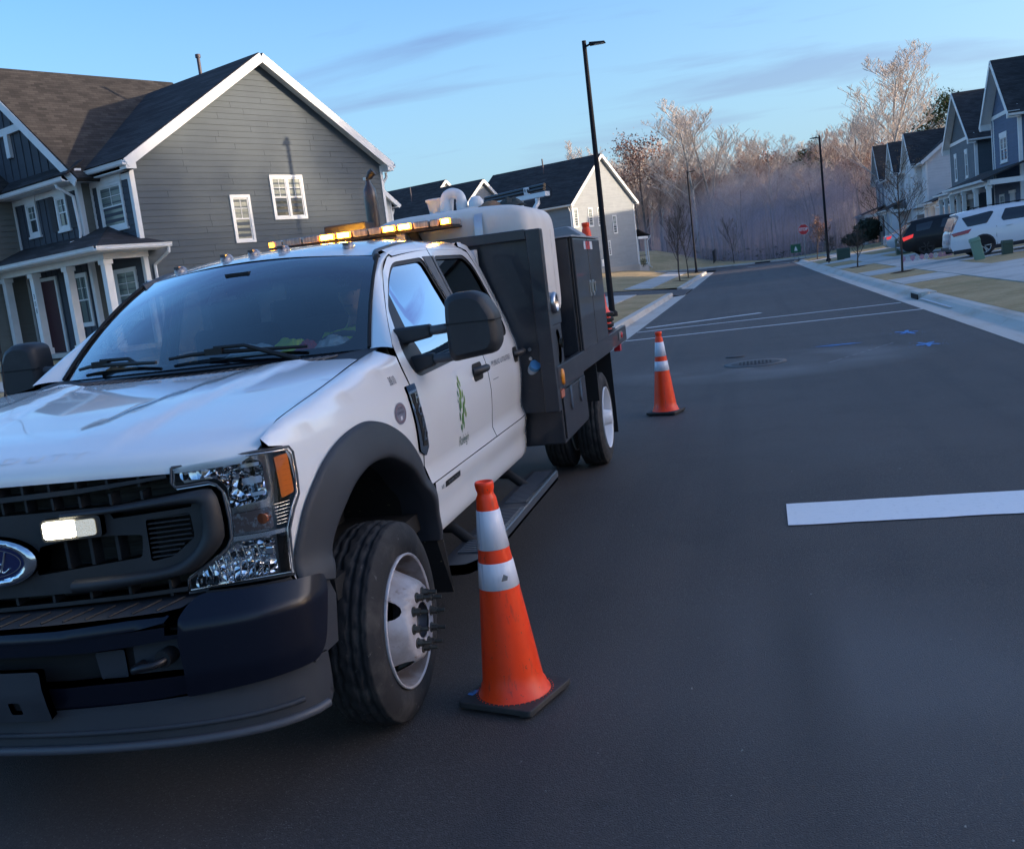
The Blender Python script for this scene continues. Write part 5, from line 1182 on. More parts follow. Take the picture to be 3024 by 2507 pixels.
# ---- wipers
for xs_ in (((-.10, 4.13), (.13, 4.17), (.52, 4.30)), ((-.68, 4.23), (-.52, 4.20), (-.20, 4.20))):
    def wp(x, y, d=.012): 
        u = x/.8; v = max(.0, (y-wsP(u, 0).y)/.6); p = wsP(u, v); return p+Vector((0, -.4, .7))*d*2
    a, b, c = xs_
    m = MB()
    A = wsP(a[0]/.8, .045)+Vector((0, -.012, .022)); B = wsP(b[0]/.8, .055)+Vector((0, -.014, .024)); C_ = wsP((c[0]+.03)/.8, .035)+Vector((0, -.012, .02))
    m.tube([A, (A+B)/2+Vector((0, 0, .004)), B, C_], [.008, .010, .012, .008], 6)
    m.box(B+Vector((0, 0, .004)), (.085, .03, .03)); m.tube([B+Vector((0, 0, .02)), B+Vector((.15, .0, .018)), cowlP(c[0]+.0, .55)+Vector((0, 0, .01))], [.010, .009, .014], 6)
    m.build('wiper', mat('wiper_black', (.008, .008, .009), .5), truck)
# ---- grille
P_RAD = mat('radiator', (.035, .033, .03), .5, metal=.6, bump=((1, 1, 160), .8, .006))
m = MB(); m.grid(lambda i, j: frontP(-.82+1.64*i/16, [.80, 1.235][j])+Vector((0, .10, 0)), 17, 2); m.build('radiator', P_RAD, truck)
m = MB(); m.grid(lambda i, j: Vector((frontP(-.98+1.96*i/16, 1).x, frontP(-.98+1.96*i/16, 1).y+.13, [.55, 1.26][j])), 17, 2); m.build('front_bulkhead', P_DARK, truck)
outer = [(0, 1.128), (.464, 1.134), (.75, 1.158), (.79, 1.160), (.812, 1.140), (.822, 1.047), (.812, .985), (.749, .926), (.679, .893), (.413, .865), (0, .853)]
oc = sym(outer)
lo = rounded([(.165, .925), (.366, .945), (.548, .962), (.560, 1.035), (.46, 1.040), (.30, 1.035), (.19, 1.02)], .012)
sg_ = rounded([(.576, 1.082), (.724, 1.091), (.728, 1.011), (.653, .957), (.576, .945)], .012)
us = rounded([(.47, 1.094), (.73, 1.108), (.735, 1.122), (.46, 1.112)], .003)
gf = panel('grille_frame', P_BLACKP, truck, oc, frontP, [lo, mir(lo), sg_, mir(sg_), us, mir(us)], step=.05, out=.018, th=.06)
# raised outer band
band_o = [(.30, 1.128), (.464, 1.134), (.75, 1.158), (.79, 1.160), (.812, 1.140), (.822, 1.047), (.812, .985), (.749, .926), (.679, .893), (.413, .865), (.30, .860)]
band_i = [(.30, .905), (.50, .915), (.66, .932), (.745, 1.0), (.755, 1.085), (.735, 1.118), (.46, 1.112), (.30, 1.108)]
for s in (1, -1):
    m = MB(); A = smoothpts([(a, b, 0) for a, b in band_o], 3); Bq = smoothpts([(a, b, 0) for a, b in reversed(band_i)], 4)
    nn = 40
    def rs(P, t):
        L_ = [0]
        for p, q in zip(P, P[1:]): L_.append(L_[-1]+(q-p).length)
        d = t*L_[-1]
        for i in range(len(P)-1):
            if d <= L_[i+1]+1e-9: return P[i].lerp(P[i+1], (d-L_[i])/max(1e-9, L_[i+1]-L_[i]))
        return P[-1]
    pf = [(0, .018), (.12, .040), (.5, .052), (.85, .044), (1, .018)]
    def GP(i, j):
        p = rs(A, i/(nn-1)).lerp(rs(Bq, i/(nn-1)), pf[j][0]); q = frontP(s*p.x, p.y); n_ = mnorm(frontP, s*p.x, p.y); return q+n_*pf[j][1]
    m.grid(GP, nn, 5, flip=s < 0); m.build('grille_band', P_BLACKP, gf)
    # louvres in the side vent
    for k in range(9):
        z = .955+k*.0155; x1 = .72 if z > 1.0 else .66+(z-.955)
        m = MB(); q = []
        for (a, zz) in ((.58, z), (x1, z+.004), (x1, z+.0085), (.58, z+.0045)): q.append(frontP(s*a, zz))
        m.hexa([p+Vector((0, .012, 0)) for p in q], [p+Vector((0, -.012, 0)) for p in q]); m.build('louvre', P_BLACKP, gf)
    for a in (.27, .36, .455):
        m = MB(); p = frontP(s*a, .985); m.box((p.x, p.y+.03, .985), (.012, .05, .12)); m.build('grille_rib', P_BLACKP, gf)
    for a in (.05, .14, .24, .34, .45, .56):
        m = MB(); p = frontP(s*a, 1.2); m.box((p.x, p.y+.03, 1.21), (.009, .05, .05)); m.box((p.x, p.y+.035, 1.145), (.009, .05, .05)); m.build('grille_rib', P_BLACKP, gf)
    for a in (.06, .20, .34, .48, .62):
        m = MB(); p = frontP(s*a, .85); m.box((p.x, p.y+.02, .852), (.01, .05, .055)); m.build('grille_rib', P_BLACKP, gf)
panel('grille_slat', P_BLACKP, gf, sym([(0, 1.168), (.363, 1.182), (.66, 1.206), (.66, 1.216), (.363, 1.198), (0, 1.186)]), frontP, step=.05, out=.004, th=.05)
panel('grille_slat', P_BLACKP, gf, sym([(0, .806), (.50, .829), (.675, .838), (.68, .852), (.50, .842), (0, .820)]), frontP, step=.05, out=.01, th=.08)
panel('grille_slat', P_BLACKP, gf, sym([(0, 1.222), (.66, 1.238), (.66, 1.245), (0, 1.232)]), frontP, step=.05, out=-.0, th=.05)
# oval badge
bc = (0.012, .983)
def ov(rx, rz, n=36): return [(bc[0]+rx*math.cos(2*math.pi*k/n), bc[1]+rz*math.sin(2*math.pi*k/n)) for k in range(n)]
def badgeP(a, b): p = frontP(0, b); return Vector((CX+a, 2.776-.045+.25*(a-bc[0])**2+.0*b, b))
bg_ = panel('badge', P_CHROME, truck, ov(.180, .083), badgeP, step=.02, out=.0, th=.03)
def chromeP(a, b):
    r = math.sqrt(((a-bc[0])/.18)**2+((b-bc[1])/.083)**2); return badgeP(a, b)+Vector((0, -.012*math.sin(min(1, max(0, (1-r)/.28))*math.pi), 0))
panel('badge_rim', P_CHROME, bg_, ov(.178, .081), chromeP, [ov(.138, .056)], step=.012, out=.001, th=0)
panel('badge_face', mat('badge_navy', (.012, .018, .075), .15, coat=1), bg_, ov(.140, .058), badgeP, step=.02, out=.004, th=0)
panel('badge_line', P_CHROME, bg_, ov(.126, .049), badgeP, [ov(.122, .0465)], step=.02, out=.0055, th=0)
def script_word(txt):
    """cursive-like slanted lettering drawn as strokes"""
    m = MB()
    ST = {'F': [[(-.105, .018), (-.085, .034), (-.055, .032), (-.03, .036)], [(-.06, .033), (-.075, .0), (-.09, -.028), (-.105, -.03), (-.108, -.018)], [(-.085, .004), (-.055, .006)]],
          'o': [[(-.035, .0), (-.048, -.012), (-.045, -.028), (-.030, -.03), (-.02, -.014), (-.026, .0), (-.035, .0)], [(-.022, -.004), (-.005, -.004)]],
          'r': [[(-.005, -.004), (.004, .003), (-.004, -.029)], [(.0, -.014), (.014, .002), (.024, -.004)]],
          'd': [[(.052, -.004), (.036, -.001), (.026, -.016), (.030, -.029), (.042, -.028), (.054, -.010), (.070, .034)], [(.062, .010), (.048, -.024), (.058, -.03), (.078, -.018)]]}
    for st in ST.values():
        for k in st: m.tube([badgeP(bc[0]+a*1.05, bc[1]+b*1.05)+Vector((0, -.006, 0)) for a, b in [(p.x, p.y) for p in smoothpts([(q[0], q[1], 0) for q in k], 5)]], .0036, 5)
    return m
script_word('').build('badge_script', P_CHROME, bg_)
# strobe in the grille
def stroke_rect(z0, z1, a0, a1): return rounded([(a0, z0), (a1, z0+.004), (a1, z1+.003), (a0, z1)], .012)
sb = panel('strobe_light', mat('strobe_housing', (.03, .03, .032), .4), truck, rounded([(.225, 1.038), (.44, 1.046), (.44, 1.115), (.225, 1.110)], .015), frontP, step=.03, out=.045, th=.03)
panel('lit_lens', mat('strobe_lit', (1, .97, .85), .3, emit=((1.0, .92, .66), 9)), sb, stroke_rect(1.048, 1.103, .238, .352), frontP, step=.03, out=.052, th=.004)
panel('clear_lens', mat('strobe_dim', (.5, .52, .5), .15, emit=((1, .95, .75), .12), bump=(160, 1, .01)), sb, stroke_rect(1.050, 1.104, .354, .425), frontP, step=.03, out=.052, th=.004)
# ---- headlights
HLO = [(.679, 1.236), (.672, 1.188), (.682, 1.172), (.788, 1.178), (.813, 1.166), (.830, 1.142), (.835, 1.09), (.838, 1.049), (.836, .991), (.820, .962), (.785, .934), (.680, .872), (.676, .828), (1.02, .832), (1.022, .923), (1.026, .979), (1.055, 1.04), (1.088, 1.082), (1.092, 1.148), (1.086, 1.224), (1.068, 1.244), (.953, 1.252)]
P_REFL = mat('faceted_reflector', (.80, .82, .85), .06, metal=1); 
def _refl():
    nt, N, L, b = nodes_of(P_REFL); tc = [n for n in N if n.type == 'TEX_COORD'][0]
    mp = N.new('ShaderNodeMapping'); mp.inputs['Scale'].default_value = (34, 20, 22); L.new(tc.outputs['Object'], mp.inputs[0])
    v = N.new('ShaderNodeTexVoronoi'); v.inputs['Scale'].default_value = 1; L.new(mp.outputs[0], v.inputs['Vector'])
    bp = N.new('ShaderNodeBump'); bp.inputs['Strength'].default_value = .6; bp.inputs['Distance'].default_value = .03; L.new(v.outputs['Distance'], bp.inputs['Height']); L.new(bp.outputs[0], b.inputs['Normal'])
_refl()
P_BEZ = mat('headlight_bezel', (.55, .57, .60), .22, metal=.8)
for s in (1, -1):
    T = (lambda q: q) if s > 0 else mir
    hl = panel('headlight', P_BEZ, truck, T(HLO), frontP, step=.04, out=-.075, th=.0)
    panel('lens_cover', P_LENS, hl, T([(a, b) for a, b in HLO]), frontP, step=.04, out=.004, th=0)
    # rim of the lens
    c_ = (.9, 1.02); ins = [(a+(.006 if a < .84 or b < .95 and a < .7 else -.008), b-.008 if b > 1.1 else b+.008) for a, b in HLO]
    m = MB(); pr = [frontP(s*a, b)+mnorm(frontP, s*a, b)*.002 for a, b in HLO]; m.tube(pr+[pr[0]], .0045, 6, False); m.build('lens_rim', P_GREYPLASTIC, hl)
    m = MB(); pr = [frontP(s*a, b)+mnorm(frontP, s*a, b)*.0 for a, b in ins]; m.tube(pr+[pr[0]], .004, 6, False); m.build('inner_rim', P_CHROME, hl)
    up = T(rounded([(.70, 1.222), (.84, 1.228), (.958, 1.222), (.975, 1.20), (.975, 1.092), (.845, 1.082), (.842, 1.15), (.81, 1.186), (.70, 1.192)], .012))
    def bowl(cx0, cz0, dep, rx, rz):
        def f(a, b):
            r = min(1, math.sqrt(((abs(a)-cx0)/rx)**2+((b-cz0)/rz)**2)); p = frontP(a, b); n_ = mnorm(frontP, a, b); return p-n_*(dep*(1-r*r)+.006)
        return f
    panel('reflector', P_REFL, hl, up, bowl(.915, 1.155, .05, .12, .09), step=.014, th=0)
    m = MB(); p = frontP(s*.925, 1.165); n_ = mnorm(frontP, s*.925, 1.165); m.cyl(p-n_*.05, p-n_*.012, .011, 12); m.build('bulb', P_CHROME, hl)
    for (a, z_, w_, h_) in ((.925, 1.150, .065, .022), (.925, 1.205, .06, .012), (.94, 1.11, .05, .012)):
        panel('reflector_step', P_CHROME, hl, T(rounded([(a-w_/2, z_), (a+w_/2, z_), (a+w_/2, z_+h_), (a-w_/2, z_+h_)], .004)), frontP, step=.02, out=-.012, th=.008)
    am = panel('amber_reflector', P_AMBER, hl, T(rounded([(1.004, 1.222), (1.058, 1.226), (1.066, 1.095), (1.012, 1.086)], .008)), frontP, step=.02, out=.0005, th=.01)
    for k in range(7):
        z_ = 1.105+k*.0175; m = MB(); m.tube([frontP(s*a, z_)+mnorm(frontP, s*a, z_)*-.001 for a in (1.008+(1.22-z_)*.06-.004, 1.035, 1.06)], .0018, 5); m.build('amber_rib', mat('amber_dark', (.30, .06, .005), .3), am)
    panel('turn_lamp', mat('turn_lamp_smoke', (.25, .17, .15), .1, metal=.5, coat=1, var=[(50, (.5, .5, .5), .5, .6)]), hl, T(rounded([(.848, 1.062), (.972, 1.066), (.976, 1.0), (.848, 1.0)], .008)), frontP, step=.02, out=-.008, th=.01)
    m = MB(); p = frontP(s*.94, 1.035); m.cyl(p+Vector((0, .03, 0)), p+Vector((0, -.003, 0)), .018, 12); m.build('bulb', mat('bulb_orange', (.30, .07, .02), .2, coat=1), hl)
    for k in range(7):
        z_ = 1.005+k*.011; m = MB(); m.tube([frontP(s*a, z_)+mnorm(frontP, s*a, z_)*-.006 for a in (.985, 1.01, 1.045)], .0022, 5); m.build('lamp_rib', P_CHROME, hl)
    panel('chrome_bar', mat('satin_silver', (.72, .74, .78), .2, metal=1), hl, T([(.842, .976), (1.022, .975), (1.024, .988), (.842, .992)]), frontP, step=.03, out=-.004, th=.012)
    lowp = T(rounded([(.845, .966), (.970, .966), (.980, .955), (.972, .858), (.945, .850), (.700, .842), (.700, .868), (.79, .925)], .01))
    panel('reflector', P_REFL, hl, lowp, bowl(.90, .915, .04, .14, .08), step=.014, th=0)
    for k in range(10):
        a = .735+k*.0225; zt_ = .885+min(.07, (a-.72)*.62); m = MB()
        m.tube([frontP(s*(a), .852)+mnorm(frontP, s*a, .9)*-.006, frontP(s*(a+.004), (.852+zt_)/2)+mnorm(frontP, s*a, .9)*-.002, frontP(s*(a-.006), zt_)+mnorm(frontP, s*a, .9)*-.006], .0028, 5); m.build('reflector_rib', P_CHROME, hl)
    m = MB(); p = frontP(s*.935, .93); m.box((p.x, p.y+.008, p.z), (.055, .02, .026)); m.build('reflector_step', P_CHROME, hl, bevel=.004)
# ---- bumper
endc = rounded([(.704, .774), (.72, .800), (.755, .828), (1.165, .812), (1.215, .77), (1.16, .603), (1.10, .555), (.86, .545), (.687, .535), (.699, .60), (.694, .72)], [.01, .02, .02, .03, .03, .03, .03, .02, .01, .02, .01])
bump = panel('bumper', P_BUMPER, truck, sym([(0, .744), (.30, .748), (.60, .765), (.655, .770), (.668, .786), (.655, .79), (.30, .772), (0, .768)]), bumpP, step=.04, out=.010, th=.03)
panel('bumper_face', P_BUMPER, bump, sym([(0, .50), (.40, .51), (.70, .535), (.700, .60), (.40, .595), (.30, .59), (.0, .59)]), bumpP, step=.05, out=.0, th=.04)
panel('bumper_face', P_BUMPER, bump, sym([(0, .700), (.40, .703), (.695, .722), (.70, .735), (.652, .735), (.655, .762), (0, .742)]), bumpP, step=.05, out=.004, th=.05)
panel('bumper_recess', P_DARK, bump, sym([(0, .50), (.72, .52), (.72, .74), (0, .74)]), bumpP, step=.06, out=-.055, th=.0)
def trayP(a, b):
    p = bumpP(a, .77); return Vector((CX+(p.x-CX)*(1-.0*b), p.y+.005+b, .788+.045*b+.02*min(1, abs(a)/.65)))
panel('step_pad', P_FLARE, bump, sym([(0, 0), (.655, .0), (.70, .02), (.72, .16), (0, .16)]), trayP, step=.05, th=.02)
m = MB()
for k in range(-8, 9):
    a = k*.078; m.tube([trayP(a, .015)+Vector((0, 0, .003)), trayP(a+.035, .12)+Vector((0, 0, .003))], .004, 5)
o = m.build('pad_ridges', P_BLACKP, bump); o['kind'] = 'stuff'
for s in (1, -1):
    T = (lambda q: q) if s > 0 else mir
    ec = panel('bumper_end', P_BUMPER, bump, T(endc), bumpP, step=.03, out=.022, th=.05)
    panel('bumper_corner', P_FLARE, bump, T([(1.12, .775), (1.30, .79), (1.36, .70), (1.33, .54), (1.12, .54)]), lambda a, b: Vector((CX+(1.0 if a > 0 else -1)*(1.025-.03*abs(b-.7)), 2.92+(abs(a)-1.12)*.9, b)), step=.05, out=.0, th=.04)
    panel('bumper_top', P_BLACKP, bump, T([(.70, .80), (.74, .832), (1.0, .828), (1.02, .80), (.9, .79)]), frontP, step=.04, out=.01, th=.08)
    # tow hook, recess insert
    panel('hook_plate', P_FLARE, bump, T(rounded([(.50, .60), (.50, .695), (.40, .69), (.41, .60)], .01)), bumpP, step=.03, out=-.03, th=.01)
    panel('hook_plate', P_FLARE, bump, T(rounded([(.525, .60), (.69, .605), (.685, .715), (.525, .700)], .015)), bumpP, step=.03, out=-.04, th=.01)
    p = bumpP(s*.60, .655); m = MB(); m.tube(smoothpts([p+Vector((.05*s, .05, .01)), p+Vector((.03*s, -.02, .0)), p+Vector((-.02*s, -.04, -.005)), p+Vector((-.05*s, -.03, -.015)), p+Vector((-.045*s, .02, -.01))], 4), .013, 8); m.build('tow_hook', mat('hook_steel', (.03, .03, .034), .35, metal=.6), bump)
    m = MB(); m.cyl(p+Vector((.035*s, .055, .006)), p+Vector((.035*s, .0, .006)), .028, 12); m.build('tow_boss', P_DARK, bump)
lp = panel('plate_bracket', P_FLARE, bump, rounded([(-.24, .505), (.25, .508), (.252, .668), (-.24, .668)], .012), bumpP, [rounded([(a, .535), (a+.042, .535), (a+.042, .578), (a, .578)], .008) for a in (.115, .03, -.055, -.14)], step=.04, out=.05, th=.03)
panel('plate_back', P_BLACKP, lp, [(-.22, .51), (.23, .51), (.23, .6), (-.22, .6)], bumpP, step=.1, out=.03, th=0)
dm = panel('air_dam', P_FLARE, truck, sym([(0, .505), (.50, .52), (.80, .53), (1.10, .556), (1.175, .55), (1.20, .40), (1.16, .376), (1.0, .372), (.60, .372), (0, .362)]), damP, step=.035, out=.0, th=.02)
m = MB(); pr = [damP(a, .374+.004*abs(a))+Vector((0, -.004, 0)) for a in frange(-1.14, 1.14, 40)]; m.tube(pr, .016, 8); m.build('dam_lip', mat('dam_lip_grey', (.07, .076, .09), .45), dm)
m = MB(); pr = [damP(a, .435-.0*abs(a))+Vector((0, -.0, 0)) for a in frange(-1.05, 1.05, 40)]; m.tube(pr, .010, 8); m.build('dam_ridge', P_FLARE, dm)
# ---- vents, badges and lettering on both front wings
BLACKTXT = mat('decal_dark', (.06, .07, .09), .5); GREENTXT = mat('decal_forest', (.02, .075, .05), .5); LEAF = [mat('decal_leaf_light', (.13, .24, .03), .5), mat('decal_leaf_mid', (.08, .20, .03), .5), mat('decal_leaf_dark', (.04, .13, .06), .5)]
for s in (1, -1):
    f = sideP(s); fl = s < 0
    def dec(y0, z0, shear=0.0, sy=1, out=.0016):
        def g(x, y, z): 
            yy = y0+s*x*sy; zz = z0+y+shear*x; p = f(yy, zz); n_ = mnorm(f, yy, zz)*(1 if not fl else -1); return p+n_*(out+z)
        return g
    vp = rounded([(4.175, 1.285), (4.295, 1.285), (4.300, 1.20), (4.370, .985), (4.330, .950), (4.245, .985)], [.012, .01, .02, .01, .01, .02])
    ve = panel('wing_vent', P_CHROME, truck, vp, f, step=.025, out=.010, th=.012, flip=fl)
    inn = rounded([(4.205, 1.245), (4.282, 1.245), (4.288, 1.19), (4.345, .995), (4.29, 1.0), (4.245, 1.12)], .006)
    panel('vent_mesh', P_DARK, ve, inn, f, step=.03, out=.012, th=0, flip=fl)
    for k, ch in enumerate('FORD'):
        yy = 4.245+.020*k; zz = 1.222-.058*k
        textmap('vent_letter', P_CHROME, ve, ch, .062, (lambda yy, zz: (lambda x, y, z: (lambda Y, Z_: f(Y, Z_)+mnorm(f, Y, Z_)*((1 if not fl else -1)*(.016+z)))(yy+s*(x*.9)-.0, zz+y)))(yy, zz), ext=.003, bold=.002)
    n810 = textmap('unit_number', BLACKTXT, truck, '3810', .052, dec(4.075, 1.325), sx=.8 if s > 0 else .8)
    dc = panel('round_sticker', mat('sticker_grey', (.16, .17, .22), .4), truck, [(4.055+.072*math.cos(2*math.pi*k/28), 1.186+.047*math.sin(2*math.pi*k/28)*1.0) for k in range(28)], f, step=.05, out=.0016, th=0, flip=fl)
    textmap('sticker_text', mat('sticker_ink', (.05, .03, .05), .5), dc, 'CERTIFIED\nCLEAN IDLE', .017, dec(4.055, 1.198, out=.0026), sx=.9)
    panel('sticker_ring', mat('sticker_red', (.22, .09, .10), .5), dc, [(4.055+.060*math.cos(2*math.pi*k/28), 1.186+.039*math.sin(2*math.pi*k/28)) for k in range(28)], f, [[(4.055+.055*math.cos(2*math.pi*k/28), 1.186+.036*math.sin(2*math.pi*k/28)) for k in range(28)]], step=.05, out=.0026, th=0, flip=fl)
    panel('sticker_patch', mat('sticker_white', (.6, .6, .62), .5), dc, [(4.045, 1.158), (4.066, 1.158), (4.066, 1.174), (4.045, 1.174)], f, step=.05, out=.0028, th=0, flip=fl)
    textmap('city_name', GREENTXT, truck, 'Raleigh', .072, dec(5.0, .903), sx=.92)
    textmap('department_name', BLACKTXT, truck, 'PUBLIC UTILITIES', .044, dec(5.91, 1.218, shear=0), sx=1.42)
    m = MB(); g = dec(5.72, 1.128); m.add([g(-.065, 0, 0), g(.065, 0, 0), g(.065, .005, 0), g(-.065, .005, 0)], [(0, 1, 2, 3)]); m.build('door_stripe', BLACKTXT, truck)
    g = dec(4.965, .945)
    tr = MB(); tr.add([g(-.004, 0, 0), g(.004, 0, 0), g(.003, .09, 0), g(-.003, .09, 0)], [(0, 1, 2, 3)]); trd = tr.build('tree_logo', LEAF[1], truck)
    lv = [(0, .262, .010, .030, 12, 0), (-.020, .235, .010, .026, 25, 1), (.018, .237, .008, .022, -15, 1), (-.045, .195, .010, .024, 25, 2), (0, .190, .015, .040, 5, 0), (.035, .185, .010, .030, -8, 1), (-.055, .158, .006, .016, 25, 2), (-.018, .145, .016, .042, 18, 1), (.058, .150, .010, .034, -5, 0), (-.032, .122, .011, .032, 22, 2), (.030, .112, .016, .045, -4, 1), (-.038, .075, .012, .034, 22, 2), (.010, .060, .017, .042, 12, 1), (.060, .085, .010, .032, -6, 0), (-.018, .020, .010, .022, 22, 2), (.034, .022, .009, .026, -12, 1), (.078, .07, .006, .02, -8, 0)]
    for (a, b, rx, rz, rot, ci) in lv:
        m = MB(); n_ = 12; q = []
        for k in range(n_):
            t = 2*math.pi*k/n_; x = rx*math.sin(t)*abs(math.sin(t))**.3; y = rz*.78*math.cos(t); c_, s_ = math.cos(R_(rot)), math.sin(R_(rot)); q.append(g((a+x*c_-y*s_), b+x*s_+y*c_+.01, 0))
        m.add(q, [tuple(range(n_))]); m.build('leaf', LEAF[ci], trd)
    db = panel('engine_badge', P_DARK, truck, [(4.555, .750), (4.80, .752), (4.805, .778), (4.56, .776)], f, step=.06, out=.004, th=.004, flip=fl)
    textmap('badge_text', P_BRUSH, db, 'POWER STROKE', .019, dec(4.682, .764, out=.006), sx=1.35)
    textmap('badge_text', P_CHROME, db, 'V8', .03, dec(4.50, .762, out=.004), sx=1.3)
    m = MB(); yb = 4.13; 
# antenna on the far wing
m = MB(); m.tube([(CX-.86, 3.98, 1.40), (CX-.853, 3.98, 1.46), (CX-.80, 4.0, 2.21)], [.012, .003, .0016], 6); m.build('antenna', P_DARK, truck)
# ---- wheels
def tyre_mesh(Rt, wid, rin, nseg=150):
    prof = []  # (x from outer face 0..wid, radius)
    side = [(.022, rin), (.004, rin+.012), (.0, rin+.05), (.0, Rt-.07), (.010, Rt-.035), (.022, Rt-.018)]
    tr = []
    n = 26
    for k in range(n+1): tr.append((.024+(wid-.048)*k/n, Rt))
    P = side+tr+[(wid-x, r) for x, r in reversed(side)]
    m = MB()
    gro = [.17, .36, .64, .83]
    def f(i, j):
        th = 2*math.pi*i/nseg; x, r = P[j]
        if 6 <= j < 6+len(tr):
            t = (j-6)/n; r -= .012*(2*t-1)**2
            zz = .006*(1 if (i % 6) < 3 else -1)
            for g in gro:
                if abs(t+zz-g) < .026: r -= .011
            if 0.02 < t < .98 and (i+int(t*9)*1) % 5 == 0 and min(abs(t-g) for g in gro) > .03: r -= .006
        elif j in (5, 6+len(tr)): 
            if i % 5 == 0: r -= .004
        return Vector((-x, r*math.cos(th), r*math.sin(th)))
    m.grid(f, nseg+1, len(P), smooth=True)
    return m
def rim_front(par, s, c):
    """dished steel wheel bulging outwards with hand holes and studs; c = wheel centre at the tyre's outer face"""
    X = lambda d: c.x+s*d
    m = MB(); pf = [(.262, -.022), (.268, .002), (.262, .006), (.255, -.004), (.247, -.03), (.240, -.07), (.236, -.12), (.232, -.16)]
    m.lathe([(r, s*d) for r, d in pf], c, 'X', 48); m.build('rim_barrel', P_RUST, par)
    m = MB(); m.lathe([(.262, s*-.02), (.2685, s*.003), (.262, s*.007), (.256, s*-.003)], c, 'X', 48); m.build('rim_lip', P_RIM, par)
    T = [(.0, .055), (.075, .055), (.135, .052), (.150, .045), (.170, .010), (.195, -.045), (.215, -.085), (.238, -.105)]
    def dsc(a, b):
        r = math.sqrt(a*a+b*b); return Vector((X(herm(T, r)), c.y+a, c.z+b))
    holes = []
    for k in range(4):
        a0 = math.pi/4+k*math.pi/2+.25; hx, hy = .192*math.cos(a0), .192*math.sin(a0)
        holes.append([(hx+(.030*math.cos(t))*math.cos(a0)-(.042*math.sin(t))*math.sin(a0), hy+(.030*math.cos(t))*math.sin(a0)+(.042*math.sin(t))*math.cos(a0)) for t in [2*math.pi*q/16 for q in range(16)]])
    holes.append([(.072*math.cos(t), .072*math.sin(t)) for t in [2*math.pi*q/20 for q in range(20)]])
    panel('rim_disc', P_RIM, par, [(.238*math.cos(t), .238*math.sin(t)) for t in [2*math.pi*q/40 for q in range(40)]], dsc, holes, step=.022, th=.006, flip=s < 0)
    m = MB(); m.lathe([(.071, s*.05), (.066, s*.02), (.05, s*.0), (.03, s*.01), (.0001, s*.012)], c, 'X', 20); hb = m.build('hub', mat('hub_dark', (.06, .06, .07), .4, metal=.5), par)
    for k in range(10):
        a = 2*math.pi*k/10; y, z = c.y+.108*math.cos(a), c.z+.108*math.sin(a)
        m = MB(); m.cyl((X(.045), y, z), (X(.058), y, z), .021, 12); m.cyl((X(.058), y, z), (X(.082), y, z), .0145, 6, smooth=False); m.cyl((X(.082), y, z), (X(.115), y, z), .0085, 8); m.build('lug_nut', P_LUG, par)
TM = tyre_mesh(.405, .235, .262)
for s in (1, -1):
    c = Vector((CX+s*1.068, YA, .402))
    wh_ = tyre_mesh(.405, .235, .262); wh_.v = [tuple(Vector((s*p[0], p[1], p[2]))+c) for p in wh_.v]
    w_ = wh_.build('front_wheel', P_TYRE, truck); rim_front(w_, s, c)
    m = MB(); m.cyl(c-Vector((s*.22, 0, 0)), c-Vector((s*.30, 0, 0)), .17, 20); m.build('brake_drum', P_DARK, w_)
    for q, off_ in enumerate((1.195, .905)):
        c = Vector((CX+s*off_, YR, .402)); t_ = tyre_mesh(.405, .235, .262, 120); t_.v = [tuple(Vector((s*p[0], p[1], p[2]))+c) for p in t_.v]
        w_ = t_.build('rear_wheel', P_TYRE, truck)
        m = MB(); m.lathe([(.262, s*-.02), (.2685, s*.003), (.262, s*.006), (.254, s*-.01), (.245, s*-.06), (.235, s*-.13), (.20, s*-.135), (.15, s*-.125), (.12, s*-.12), (.115, s*-.10), (.07, s*-.03), (.06, s*.03), (.0001, s*.04)], c, 'X', 40); m.build('rim', mat('clean_white_rim', (.62, .64, .68), .35), w_)
m = MB(); m.cyl((CX-.95, YR, .40), (CX+.95, YR, .40), .07, 12); m.cyl((CX-.8, YA, .40), (CX+.8, YA, .40), .06, 12); m.lathe([(.0001, -.2), (.15, -.12), (.18, 0), (.15, .12), (.0001, .2)], (CX, YR, .4), 'X', 16); m.build('axles', P_DARK, truck)
m = MB()
for s in (1, -1): m.bbox((CX+s*.43-.04, 2.95, .56), (CX+s*.43+.04, 10.2, .74))
m.build('chassis_rails', P_DARK, truck)
